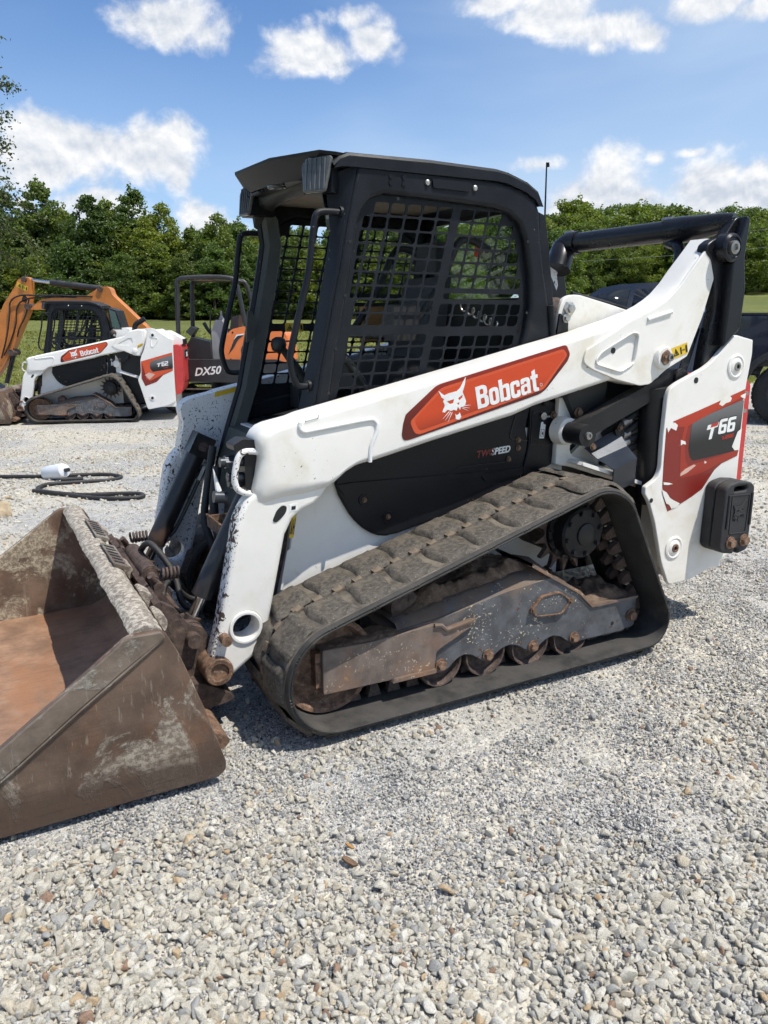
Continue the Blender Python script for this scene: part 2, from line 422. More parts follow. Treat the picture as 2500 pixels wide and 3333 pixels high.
_gl = _n('ShaderNodeBsdfGlossy', {0: (.9, .95, .95), 'Roughness': .04})
_df = _n('ShaderNodeBsdfDiffuse', {0: (.30, .30, .27)})
_fc = _n('ShaderNodeLayerWeight', {0: .5}).outputs['Facing']
_fr = _n('ShaderNodeMath', {0: _n.m('MULTIPLY', _n.m('POWER', _fc, 5.0), .8), 1: .04}, operation='ADD')
_x = _n('ShaderNodeMixShader', {0: _fr.outputs[0], 1: _tr.outputs[0], 2: _gl.outputs[0]})
_dust = _n.m('ADD', .03, _n.m('MULTIPLY', _d, .25))
_y = _n('ShaderNodeMixShader', {0: _dust, 1: _x.outputs[0], 2: _df.outputs[0]})
_n('ShaderNodeOutputMaterial', {0: _y.outputs[0]})
lens = grime('lamp_lens', (.10, .104, .098), .15, var=.15, vs=8, stretch=(1, 1, 6))
screenm = simple('display_screen', (.20, .205, .21), .25)
headl = grime('headliner', (.20, .165, .125), .95, var=.1, vs=20)
seatm = grime('seat_vinyl', (.018, .018, .019), .6, var=.2, vs=12)
seatblue = simple('seat_blue', (.02, .028, .06), .6)
yellow = simple('sticker_yellow', (.72, .48, .03), .45)
inkm = simple('print_black', (.012, .012, .012), .5)
printw = grime('print_white', (.78, .78, .76), .45, var=.05, vs=30)
printr = simple('print_red', (.42, .035, .022), .45)
printr2 = grime('print_worn_red', (.20, .03, .022), .5, var=.3, vs=60)
orangetag = simple('orange_tag', (.62, .07, .02), .6)
woodc = grime('plywood', (.30, .15, .05), .8, var=.2, vs=12, stretch=(1, 1, 8))

def decal_mat(name, hi, lo, z0, z1, slope, chips=None, rough=.32):
    """printed fade from lo (bottom) to hi (top) along a tilted line"""
    m = bpy.data.materials.new(name); m.use_nodes = True; m.node_tree.nodes.clear(); n = NT(m.node_tree)
    co = n('ShaderNodeTexCoord').outputs['Object']; sp = n('ShaderNodeSeparateXYZ', {0: co})
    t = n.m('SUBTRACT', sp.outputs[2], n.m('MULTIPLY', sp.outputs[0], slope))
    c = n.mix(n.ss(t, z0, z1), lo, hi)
    rg = rough
    if chips:
        f = n.ss(n.noise(co, chips[0], 3, .55, .5), chips[1], chips[1] + .015)
        c = n.mix(f, c, (.70, .69, .64))
        st = n.noise(n.map(co, (26, 1, 3.2), rot=(0, .12, 0)), 4, 3, .6)
        c = n.mix(n.ss(st, .735, .75), c, (.55, .53, .49))
    p = n('ShaderNodeBsdfPrincipled', {'Base Color': c, 'Roughness': rg})
    n('ShaderNodeOutputMaterial', {0: p.outputs[0]})
    return m
SL = .222
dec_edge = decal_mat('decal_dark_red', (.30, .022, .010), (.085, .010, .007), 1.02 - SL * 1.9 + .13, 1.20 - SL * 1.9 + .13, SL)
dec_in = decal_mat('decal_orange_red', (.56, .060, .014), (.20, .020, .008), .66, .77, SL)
dec_rim = simple('decal_rim', (.60, .085, .028), .35)
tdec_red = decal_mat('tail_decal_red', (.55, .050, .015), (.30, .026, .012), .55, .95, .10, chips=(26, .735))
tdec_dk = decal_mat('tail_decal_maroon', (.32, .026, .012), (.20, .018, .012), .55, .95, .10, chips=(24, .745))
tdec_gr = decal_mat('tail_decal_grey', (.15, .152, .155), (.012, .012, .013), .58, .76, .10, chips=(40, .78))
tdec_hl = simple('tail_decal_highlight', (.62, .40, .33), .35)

def bucket_mat(name, base, patch, patch_lo, streak, rusty, sc=1.0, scrape=0.0):
    m = bpy.data.materials.new(name); m.use_nodes = True; m.node_tree.nodes.clear(); n = NT(m.node_tree)
    co = n('ShaderNodeTexCoord').outputs['Object']
    a = n.noise(co, 3.0 * sc, 8, .68, .6)
    c = n.mix(n.ss(n.noise(co, 6, 6, .65), .3, .7), tuple(v * .65 for v in base), tuple(v * 1.35 for v in base))
    if rusty: c = n.mix(n.ss(n.noise(n.map(co, (1, .35, 1), loc=(4, 2, 1)), 4.5, 7, .66), .46, .70), c, rusty)
    st = n.noise(n.map(co, streak[0], rot=streak[1]), streak[2], 5, .62)
    c = n.mix(n.m('MULTIPLY', n.ss(st, .60, .70), .40), c, tuple(v * .9 for v in patch))
    spk = n.ss(n.noise(co, 55, 5, .72), .42, .58)
    pf = n.m('MULTIPLY', n.ss(a, patch_lo, patch_lo + .06), n.m('ADD', .45, n.m('MULTIPLY', spk, .55)))
    c = n.mix(pf, c, n.mix(spk, tuple(v * .72 for v in patch), patch))
    zz = n('ShaderNodeSeparateXYZ', {0: co}).outputs[2]
    low = n.m('MULTIPLY', n.m('SUBTRACT', 1.0, n.ss(n.m('ADD', zz, n.m('MULTIPLY', n.noise(n.map(co, (1, 1, 3)), 5, 5, .6), .16)), .16, .27)), scrape)
    c = n.mix(low, c, tuple(v * .62 for v in base))
    dig = n.noise(n.map(co, (1.2, 1.2, 26), rot=(0, -.06, 0)), 5, 4, .65)
    c = n.mix(n.m('MULTIPLY', n.ss(dig, .55, .66), n.m('ADD', .18, n.m('MULTIPLY', low, .45))), c, tuple(v * .45 for v in base))
    sc2 = n.noise(n.map(co, (2, 30, 2), rot=(0, .5, 0)), 3, 4, .6)
    c = n.mix(n.m('MULTIPLY', n.ss(sc2, .56, .7), .5), c, tuple(v * .5 for v in base))
    h = n.m('ADD', n.m('MULTIPLY', pf, .8), n.m('MULTIPLY', n.noise(co, 70, 6, .7), .5))
    bp = n('ShaderNodeBump', {'Strength': .45, 'Distance': .006, 'Height': h})
    p = n('ShaderNodeBsdfPrincipled', {'Base Color': c, 'Roughness': n.mr(pf, 0, 1, .52, .95), 'Metallic': 0.0, 'Specular IOR Level': .35})
    n.t.links.new(bp.outputs[0], p.inputs['Normal'])
    n('ShaderNodeOutputMaterial', {0: p.outputs[0]})
    return m
bk_out = bucket_mat('bucket_side', (.118, .080, .058), (.36, .315, .25), .515, ((14, 14, 2.2), (0, -.45, 0), 6), (.19, .090, .048), scrape=.9)
bk_lip = bucket_mat('bucket_lip_concrete', (.13, .09, .075), (.50, .455, .38), .30, ((5, 30, 5), (0, 0, .7), 3), None, 1.4)
bk_edge = bucket_mat('bucket_edge', (.15, .118, .092), (.29, .27, .23), .52, ((10, 10, 1), (0, -.8, 0), 6), None)
bk_in = bucket_mat('bucket_floor', (.285, .172, .110), (.40, .29, .19), .64, ((1.2, 8, 8), (0, 0, 0), 4), (.31, .155, .080))
bk_wall = bucket_mat('bucket_inner_wall', (.17, .115, .08), (.47, .40, .29), .47, ((8, 8, 1), (0, .4, 0), 4), (.12, .06, .035), 1.2)

# vegetation / ground
def leaf_mat(name, col, var, trans=.35, sc=.35):
    m = bpy.data.materials.new(name); m.use_nodes = True; m.node_tree.nodes.clear(); n = NT(m.node_tree)
    g = n('ShaderNodeNewGeometry'); oi = n('ShaderNodeObjectInfo')
    ri = g.outputs['Random Per Island']; ro = oi.outputs['Random']
    c = n.mix(ri, tuple(v * (1 - var) for v in col), tuple(v * (1 + var) for v in col))
    c = n.mix(ro, n.mix(1.0, c, (.72, .80, .85), 'MULTIPLY'), n.mix(1.0, c, (1.45, 1.22, .95), 'MULTIPLY'))
    d = n('ShaderNodeBsdfDiffuse', {0: c}); t = n('ShaderNodeBsdfTranslucent', {0: n.mix(1.0, c, (1.25, 1.35, .6), 'MULTIPLY')})
    gl = n('ShaderNodeBsdfGlossy', {0: (1, 1, 1), 'Roughness': .5})
    a = n('ShaderNodeMixShader', {0: trans, 1: d.outputs[0], 2: t.outputs[0]})
    b = n('ShaderNodeMixShader', {0: .03, 1: a.outputs[0], 2: gl.outputs[0]})
    n('ShaderNodeOutputMaterial', {0: b.outputs[0]})
    return m
leaf_a = leaf_mat('leaves_mid_green', (.125, .182, .040), .45, .5)
leaf_b = leaf_mat('leaves_dark_green', (.092, .140, .036), .45, .48)
leaf_c = leaf_mat('leaves_bright_green', (.155, .212, .042), .40, .5)
leaf_d = leaf_mat('leaves_grey_green', (.075, .105, .045), .40, .3)
bark = grime('bark', (.075, .058, .045), .9, var=.35, vs=12, bump=(30, .5))

def ground_mat():
    m = bpy.data.materials.new('gravel_ground'); m.use_nodes = True; m.node_tree.nodes.clear(); n = NT(m.node_tree)
    co = n('ShaderNodeTexCoord').outputs['Object']
    zone = n.noise(co, .55, 4, .6, .3)                         # fine grey gravel against coarse cream stone
    v1 = n.vor(co, 62); v2 = n.vor(co, 150); v3 = n.vor(co, 30)
    def cells(v, a, b, c_):
        r = n('ShaderNodeSeparateColor', {0: v.outputs['Color']})
        return n.mix(n.ss(r.outputs[0], .25, .8), n.mix(n.ss(r.outputs[1], .3, .7), a, b), c_)
    coarse = cells(v1, (.34, .315, .265), (.54, .495, .405), (.62, .57, .465))
    finec = cells(v2, (.165, .168, .175), (.36, .36, .355), (.56, .55, .52))
    f = n.ss(zone, .40, .60)
    c = n.mix(f, finec, coarse)
    r3 = n('ShaderNodeSeparateColor', {0: v3.outputs['Color']})
    c = n.mix(n.m('MULTIPLY', n.ss(r3.outputs[0], .55, .75), .55), c, n.mix(r3.outputs[1], (.24, .235, .22), (.62, .58, .50)))
    pack = n.ss(n.noise(n.map(co, loc=(7, 3, 0)), .8, 5, .62), .56, .70)
    c = n.mix(n.m('MULTIPLY', pack, .7), c, (.41, .375, .315))
    dirt = n.ss(n.noise(n.map(co, (.5, 1.6, 1), rot=(0, 0, .45), loc=(2, 8, 0)), .55, 6, .62), .58, .74)
    c = n.mix(n.m('MULTIPLY', dirt, .45), c, (.30, .235, .175))
    h = n.mix(f, n.m('MULTIPLY', n.m('SUBTRACT', 1.0, v2.outputs['Distance']), .5), n.m('SUBTRACT', 1.0, v1.outputs['Distance']))
    bp = n('ShaderNodeBump', {'Strength': 1.0, 'Distance': .012, 'Height': h})
    p = n('ShaderNodeBsdfPrincipled', {'Base Color': c, 'Roughness': .93, 'Specular IOR Level': .2})
    n.t.links.new(bp.outputs[0], p.inputs['Normal'])
    n('ShaderNodeOutputMaterial', {0: p.outputs[0]})
    return m
gravelm = ground_mat()

def stone_mat():
    m = bpy.data.materials.new('gravel_stone'); m.use_nodes = True; m.node_tree.nodes.clear(); n = NT(m.node_tree)
    co = n('ShaderNodeTexCoord').outputs['Object']
    oi = n('ShaderNodeObjectInfo')
    at = n('ShaderNodeAttribute', attribute_type='INSTANCER', attribute_name='tint').outputs['Fac']   # 0 on single stones
    r = oi.outputs['Random']
    ramp = n('ShaderNodeValToRGB', {0: r}); e = ramp.color_ramp; e.interpolation = 'CONSTANT'
    cols = [(0, (.60, .562, .47)), (.24, (.67, .635, .54)), (.46, (.53, .50, .425)), (.62, (.71, .68, .60)), (.76, (.46, .45, .415)), (.84, (.61, .54, .42)), (.93, (.40, .395, .38)), (.965, (.55, .41, .26)), (.988, (.36, .24, .17))]
    while len(e.elements) > 1: e.elements.remove(e.elements[-1])
    e.elements[0].position = 0; e.elements[0].color = (*cols[0][1], 1)
    for ps, cc in cols[1:]:
        k = e.elements.new(ps); k.color = (*cc, 1)
    ramp2 = n('ShaderNodeValToRGB', {0: r}); e = ramp2.color_ramp; e.interpolation = 'CONSTANT'
    cols2 = [(0, (.14, .145, .155)), (.10, (.27, .275, .285)), (.26, (.42, .42, .415)), (.46, (.57, .565, .545)), (.66, (.72, .705, .67)), (.86, (.57, .52, .44))]
    while len(e.elements) > 1: e.elements.remove(e.elements[-1])
    e.elements[0].color = (*cols2[0][1], 1)
    for ps, cc in cols2[1:]:
        k = e.elements.new(ps); k.color = (*cc, 1)
    c = n.mix(n.ss(at, .4, .6), ramp.outputs[0], ramp2.outputs[0])
    big = n.noise(co, 1.6, 4, .6); spk = n.noise(co, 9.0, 4, .7)
    c = n.mix(n.m('MULTIPLY', n.ss(big, .45, .7), .35), c, n.mix(1.0, c, (.80, .72, .58), 'MULTIPLY'))
    c = n.mix(n.m('MULTIPLY', n.ss(spk, .52, .62), .60), c, n.mix(1.0, c, (.55, .53, .5), 'MULTIPLY'))
    bp = n('ShaderNodeBump', {'Strength': .5, 'Distance': .08, 'Height': n.noise(co, 5, 5, .7)})
    p = n('ShaderNodeBsdfPrincipled', {'Base Color': c, 'Roughness': .9, 'Specular IOR Level': .25})
    n.t.links.new(bp.outputs[0], p.inputs['Normal'])
    n('ShaderNodeOutputMaterial', {0: p.outputs[0]})
    return m
stonem = stone_mat()

def grass_mat():
    m = bpy.data.materials.new('field_grass'); m.use_nodes = True; m.node_tree.nodes.clear(); n = NT(m.node_tree)
    co = n('ShaderNodeTexCoord').outputs['Object']
    a = n.noise(co, .12, 5, .6); b = n.noise(n.map(co, (1, 1, 1)), 3.0, 6, .7)
    c = n.mix(n.ss(a, .35, .65), (.125, .145, .045), (.190, .200, .062))
    c = n.mix(n.m('MULTIPLY', n.ss(b, .4, .65), .6), c, (.095, .115, .034))
    c = n.mix(n.m('MULTIPLY', n.ss(n.noise(co, .7, 5, .6), .58, .72), .5), c, (.25, .225, .10))
    bp = n('ShaderNodeBump', {'Strength': .8, 'Distance': .08, 'Height': n.noise(co, 9, 5, .7)})
    p = n('ShaderNodeBsdfPrincipled', {'Base Color': c, 'Roughness': .9, 'Specular IOR Level': .15})
    n.t.links.new(bp.outputs[0], p.inputs['Normal'])
    n('ShaderNodeOutputMaterial', {0: p.outputs[0]})
    return m
grassm = grass_mat()
bladem = leaf_mat('grass_blade', (.26, .28, .085), .30, .4)
# ------------------------------------------------------------------ terrain
def sstep(x, a, b):
    t = np.clip((x - a) / (b - a), 0, 1); return t * t * (3 - 2 * t)
def hgt(x, y):
    """height of the ground: level under the loader, dipping behind it, rising over the field to the woods"""
    x = np.asarray(x, float); y = np.asarray(y, float)
    dx, dy = x - CAM.x, y - CAM.y
    D = dx * FH.x + dy * FH.y; s = dx * RH.x + dy * RH.y
    h = -.31 * sstep(D, 4.5, 12.0) * sstep(-s, -2.5, 3.0)
    up = np.maximum(D - 19, 0)
    h = h + up * (.040 + .012 * sstep(s, -10, 30))
    h = h + np.maximum(D - 88, 0) * .05 * sstep(s, -25, 5)
    return np.minimum(h, 26)
def ds(D, s, dz=0.0):
    x = CAM.x + FH.x * D + RH.x * s; y = CAM.y + FH.y * D + RH.y * s
    return Vector((x, y, float(hgt(x, y)) + dz))

def vnoise(x, y, seed=0):
    """cheap smooth value noise"""
    x = np.asarray(x, float); y = np.asarray(y, float)
    xi = np.floor(x).astype(int); yi = np.floor(y).astype(int); fx = x - xi; fy = y - yi
    def hsh(a, b):
        v = np.sin(a * 127.1 + b * 311.7 + seed * 74.7) * 43758.5453; return v - np.floor(v)
    u = fx * fx * (3 - 2 * fx); w = fy * fy * (3 - 2 * fy)
    return (hsh(xi, yi) * (1 - u) + hsh(xi + 1, yi) * u) * (1 - w) + (hsh(xi, yi + 1) * (1 - u) + hsh(xi + 1, yi + 1) * u) * w

def grid_sheet(name, Ds, Ss, mat, zoff, kind='structure'):
    Dg, Sg = np.meshgrid(Ds, Ss, indexing='ij')
    X = CAM.x + FH.x * Dg + RH.x * Sg; Y = CAM.y + FH.y * Dg + RH.y * Sg
    Z = hgt(X, Y) + (zoff(Dg, Sg, X, Y) if callable(zoff) else zoff)
    nv = len(Ss); V = np.stack([X, Y, Z], -1).reshape(-1, 3)
    F = [(i * nv + j, i * nv + j + 1, (i + 1) * nv + j + 1, (i + 1) * nv + j) for i in range(len(Ds) - 1) for j in range(nv - 1)]
    me = bpy.data.meshes.new(name); me.from_pydata(V.tolist(), [], F); me.update()
    o = bpy.data.objects.new(name, me); finish(o, mat, None, 60); o['kind'] = kind
    return o
def micro(D, s, X, Y):
    return .012 * (vnoise(X * 2.3, Y * 2.3, 1) - .5) + .010 * (vnoise(X * 6, Y * 6, 2) - .5) + .03 * (vnoise(X * .5, Y * .5, 3) - .5) * sstep(D, 4, 9)
ground = grid_sheet('ground', np.concatenate([np.arange(-3, 6, .11), np.arange(6, 21, .3)]), np.arange(-15, 15.1, .22), gravelm, micro)
def under(D, s, X, Y):
    edge = 18.3 + 1.2 * (vnoise(X * .6, Y * .6, 5) - .5) + .6 * (vnoise(X * 2, Y * 2, 6) - .5)
    inside = (D < edge) & (np.abs(s) < 14.6) & (D > -2.9)
    return np.where(inside, -.06, .012)
field = grid_sheet('grass_field', np.concatenate([[-400, -200, -80, -30, -10], np.arange(-3, 16, 3), np.arange(16, 22, .3), np.arange(22, 60, 2.5), np.arange(60, 140, 5), [150, 180, 230, 320, 450, 700]]),
                   np.concatenate([[-600, -300, -160], np.arange(-100, -20, 8), np.arange(-20, 20.1, .5), np.arange(24, 104, 8), [160, 300, 600]]), grassm, under)

# ------------------------------------------------------------------ gravel: single stones and the mass of small ones
def stone_mesh(i):
    rg = np.random.default_rng(100 + i)
    bm = bmesh.new()
    k = 12 + i % 5
    P = rg.normal(size=(k, 3)); P /= np.linalg.norm(P, axis=1)[:, None]
    P *= (np.array([1.0, .90, .78]) * (1 + .12 * rg.normal(size=3)))
    for p in P: bm.verts.new(p)
    r = bmesh.ops.convex_hull(bm, input=bm.verts[:])
    bmesh.ops.delete(bm, geom=[v for v in bm.verts if not v.link_faces], context='VERTS')
    bmesh.ops.bevel(bm, geom=bm.edges[:], offset=.10, segments=1, affect='EDGES', clamp_overlap=True)
    me = bpy.data.meshes.new('stone'); bm.to_mesh(me); bm.free()
    me.polygons.foreach_set('use_smooth', [True] * len(me.polygons)); me.set_sharp_from_angle(angle=R(38))
    me.materials.append(stonem)
    return me
STONES = [stone_mesh(i) for i in range(8)]
stone_col = bpy.data.collections.new('gravel_pieces'); COL.children.link(stone_col)

def in_foot(x, y, grow=0.0):
    a = (x > .93 - grow) & (x < 2.74 + grow) & (y > -.0 - grow) & (y < .44 + grow)
    b = (x > -.32 - grow) & (x < .68 + grow) & (y > -.04 - grow) & (y < 1.75 + grow)
    return a | b
def scatter(nn, D0, D1, dens_pow, smin=-.62, smax=.62):
    D = D0 + (D1 - D0) * RNG.random(nn) ** dens_pow
    s = D * (smin + (smax - smin) * RNG.random(nn)) + (RNG.random(nn) - .5) * .3
    x = CAM.x + FH.x * D + RH.x * s; y = CAM.y + FH.y * D + RH.y * s
    return D, s, x, y
def coarse_mask(x, y, D):
    c = .55 * vnoise(x * 1.1 + 3, y * 1.1, 21) + .45 * vnoise(x * 2.9, y * 2.9, 22)
    return c + .50 * (1 - sstep(D, 1.45, 2.05 + .25 * sstep(x, .3, 1.2))) + .13 * sstep(x, 1.0, 2.2) - .12
# 300 stones nearest the viewer
cnt = 0; placed = []
D, s, x, y = scatter(1500, 1.22, 1.95, 1.0, -.56, .56)
cm = coarse_mask(x, y, D)
for i in range(1500):
    if cnt >= 300: break
    if RNG.random() > (cm[i] - .38) * 3.2: continue
    r = float(np.clip(RNG.lognormal(math.log(.0122), .24), .0085, .021))
    if any((x[i] - a) ** 2 + (y[i] - b) ** 2 < (.82 * (r + c)) ** 2 for a, b, c in placed): continue
    placed.append((x[i], y[i], r))
    o = bpy.data.objects.new('stone', STONES[cnt % 8]); stone_col.objects.link(o)
    o.parent = ground
    z = float(hgt(x[i], y[i])) + .004
    o.location = (x[i], y[i], z + r * .45); o.scale = (r, r, r)
    o.rotation_euler = (RNG.normal() * .35, RNG.normal() * .35, RNG.random() * 6.28)
    cnt += 1

def gravel_mass():
    xs, ys, rs, tt, lift = [], [], [], [], []
    def add(D, s, x, y, r, tint, l=.25):
        xs.append(x); ys.append(y); rs.append(r); tt.append(np.full(len(x), tint)); lift.append(r * l)
    # fine grey chips
    D, s, x, y = scatter(170000, 1.15, 4.6, .95)
    keep = RNG.random(len(x)) < np.clip(1.25 - .9 * (coarse_mask(x, y, D) - .3), .35, 1)
    keep &= ~((vnoise(x * 1.3 + 9, y * 1.3, 31) > .66) & (RNG.random(len(x)) < .75))
    x, y, D = x[keep], y[keep], D[keep]
    add(D, s, x, y, np.clip(RNG.lognormal(math.log(.0042), .30, len(x)), .0025, .008), 1.0)
    # cream stones
    D, s, x, y = scatter(50000, 1.15, 5.2, 1.0)
    cm = coarse_mask(x, y, D)
    keep = RNG.random(len(x)) < np.clip((cm - .42) * 2.6, .045, .75)
    x, y, D = x[keep], y[keep], D[keep]
    r = np.clip(RNG.lognormal(math.log(.0092), .30, len(x)), .005, .021) * (1 + .17 * (1 - sstep(D, 1.4, 2.1)))
    keep = ~in_foot(x, y, .01); x, y, r, D = x[keep], y[keep], r[keep], D[keep]
    add(D, s, x, y, r, 0.0, .48)
    # farther off
    D, s, x, y = scatter(80000, 4.0, 12.5, .75)
    cm = coarse_mask(x * .6, y * .6, D)
    keep = RNG.random(len(x)) < np.clip((cm - .28) * 2.6, .12, 1)
    x, y = x[keep], y[keep]
    add(D, s, x, y, np.clip(RNG.lognormal(math.log(.0115), .32, len(x)), .007, .028), 0.0, .3)
    X = np.concatenate(xs); Y = np.concatenate(ys); Rr = np.concatenate(rs); T = np.concatenate(tt); Lf = np.concatenate(lift)
    d2 = np.hypot(X - CAM.x, Y - CAM.y)
    Z = hgt(X, Y) + .012 * (vnoise(X * 2.3, Y * 2.3, 1) - .5) + .010 * (vnoise(X * 6, Y * 6, 2) - .5) + Lf
    Dd = (X - CAM.x) * FH.x + (Y - CAM.y) * FH.y
    Z += .03 * (vnoise(X * .5, Y * .5, 3) - .5) * sstep(Dd, 4, 9)
    k = len(X)
    me = bpy.data.meshes.new('gravel'); me.vertices.add(k)
    me.vertices.foreach_set('co', np.stack([X, Y, Z], -1).astype(np.float32).ravel())
    def attr(nm, typ, arr, key):
        a = me.attributes.new(nm, typ, 'POINT'); a.data.foreach_set(key, np.asarray(arr).ravel())
    sc = Rr[:, None] * (1 + .18 * RNG.normal(size=(k, 3))).clip(.6, 1.5)
    attr('scl', 'FLOAT_VECTOR', sc.astype(np.float32), 'vector')
    rot = np.stack([RNG.normal(size=k) * .4, RNG.normal(size=k) * .4, RNG.random(k) * 6.28], -1)
    attr('rot', 'FLOAT_VECTOR', rot.astype(np.float32), 'vector')
    attr('tint', 'FLOAT', T.astype(np.float32), 'value')
    attr('pick', 'INT', RNG.integers(0, 8, k).astype(np.int32), 'value')
    o = bpy.data.objects.new('gravel', me); COL.objects.link(o); o.parent = ground; o['kind'] = 'stuff'
    me.materials.append(stonem)
    ng = bpy.data.node_groups.new('gravel_pieces', 'GeometryNodeTree')
    ng.interface.new_socket('Geometry', in_out='INPUT', socket_type='NodeSocketGeometry')
    ng.interface.new_socket('Geometry', in_out='OUTPUT', socket_type='NodeSocketGeometry')
    g = NT(ng)
    gi = g('NodeGroupInput'); go = g('NodeGroupOutput')
    src = None
    join = g('GeometryNodeJoinGeometry')
    for j in range(7, -1, -1):      # the first eight single stones lend their shape
        oi = g('GeometryNodeObjectInfo', {'Object': SRC[j], 'As Instance': True}, transform_space='ORIGINAL')
        ng.links.new(oi.outputs['Geometry'], join.inputs[0])
    def named(nm, t): return g('GeometryNodeInputNamedAttribute', {'Name': nm}, data_type=t).outputs[0]
    er = g('FunctionNodeEulerToRotation', {0: named('rot', 'FLOAT_VECTOR')})
    ip = g('GeometryNodeInstanceOnPoints', {'Points': gi.outputs[0], 'Instance': join.outputs[0], 'Pick Instance': True,
                                            'Instance Index': named('pick', 'INT'), 'Rotation': er.outputs[0], 'Scale': named('scl', 'FLOAT_VECTOR')})
    ng.links.new(ip.outputs[0], go.inputs[0])
    md = o.modifiers.new('gravel_pieces', 'NODES'); md.node_group = ng
    return o
SRC = [o for o in stone_col.objects][:8]
gravel_mass()

# ------------------------------------------------------------------ grass tufts on the near field
def grass_tufts():
    k = 26000
    D = 17.6 + 26 * RNG.random(k) ** 1.8; s = D * (-.60 + 1.2 * RNG.random(k))
    keep = RNG.random(k) < np.where(D < 18.8, .35, 1); D, s = D[keep], s[keep]; k = len(D)
    x = CAM.x + FH.x * D + RH.x * s; y = CAM.y + FH.y * D + RH.y * s; z = hgt(x, y)
    V, F = [], []
    hh = (.025 + .04 * RNG.random(k)) * (1 + D / 40); th = RNG.random((k, 3)) * 6.28; ln = RNG.random((k, 3))
    base = np.stack([x, y, z], -1)
    out = []
    for b in range(3):
        u = np.stack([np.cos(th[:, b]), np.sin(th[:, b]), np.zeros(k)], -1); w = np.stack([-np.sin(th[:, b]), np.cos(th[:, b]), np.zeros(k)], -1)
        wd = (.012 + D * .0009)[:, None]
        p0 = base + u * .05 * ln[:, b:b + 1] - w * wd; p1 = base + u * .05 * ln[:, b:b + 1] + w * wd
        p2 = base + u * (.08 * ln[:, b:b + 1]) + np.stack([np.zeros(k), np.zeros(k), hh], -1)
        out.append(np.stack([p0, p1, p2], 1))
    V = np.concatenate(out).reshape(-1, 3); nf = len(V) // 3
    me = bpy.data.meshes.new('grass'); me.from_pydata(V.tolist(), [], np.arange(nf * 3).reshape(-1, 3).tolist()); me.update()
    o = bpy.data.objects.new('grass', me); finish(o, bladem, None, None)
    o['kind'] = 'stuff'; o['label'] = 'short green grass of the field behind the machines'; o['category'] = 'grass'
grass_tufts()

# ------------------------------------------------------------------ trees
def leaf_quads(C, Nrm, size, rg):
    k = len(C)
    Nv = Nrm + rg.normal(size=(k, 3)) * .75; Nv /= np.linalg.norm(Nv, axis=1)[:, None] + 1e-6
    a = np.cross(Nv, rg.normal(size=(k, 3))); a /= np.linalg.norm(a, axis=1)[:, None] + 1e-6
    b = np.cross(Nv, a)
    sz = (size * (.6 + .8 * rg.random(k)))[:, None]
    bend = Nv * sz * .25
    V = np.stack([C - a * sz, C - b * sz * .62 + bend, C + a * sz, C + b * sz * .62 + bend], 1)
    return V
def crown_mesh(name, lobes, nleaf, size, mat, seed, inner=.25):
    """lobes: (x, y, z, rx, ry, rz); leaves thicken towards each lobe's skin and leave gaps between lobes"""
    rg = np.random.default_rng(seed)
    L = np.array(lobes, float); w = (L[:, 3] * L[:, 4] + L[:, 4] * L[:, 5]); w /= w.sum()
    idx = rg.choice(len(L), nleaf, p=w)
    d = rg.normal(size=(nleaf, 3)); d /= np.linalg.norm(d, axis=1)[:, None]
    lump = 1 + .22 * np.sin(d[:, 0] * 7 + idx) * np.sin(d[:, 1] * 6 + idx * 2) + .15 * np.sin(d[:, 2] * 11 + idx * 3)
    rr = np.where(rg.random(nleaf) < inner, rg.random(nleaf) ** .5, 1 - .16 * rg.random(nleaf) ** 2) * lump
    C = L[idx, :3] + d * L[idx, 3:6] * rr[:, None]
    C = C[C[:, 2] > .25]
    V = leaf_quads(C, d[:len(C)] + np.array([0, 0, .35]), size, rg)
    k = len(V)
    me = bpy.data.meshes.new(name)
    me.from_pydata(V.reshape(-1, 3).tolist(), [], np.arange(k * 4).reshape(-1, 4).tolist()); me.update()
    me.materials.append(mat)
    return me
def trunk_mesh(h, r, seed, nb=7, spread=.22):
    rg = np.random.default_rng(seed); g = G()
    pts = [Vector((.15 * rg.normal() * i / 5, .15 * rg.normal() * i / 5, h * .92 * i / 5)) for i in range(6)]
    g.tube(pts, lambda t: r * (1.15 - .95 * t), 7)
    for i in range(nb):
        t = .25 + .65 * i / nb; p = pts[0].lerp(pts[-1], t); a = i * 2.4
        L = h * spread * (1.15 - t)
        e = p + Vector((math.cos(a) * L, math.sin(a) * L, L * .7))
        g.tube([p, p.lerp(e, .5) + Vector((0, 0, -.05 * L)), e], lambda q, rr=r * .38 * (1.1 - t): rr * (1.05 - .8 * q), 5)
    me = g.mesh('trunk'); me.materials.append(bark)
    return me
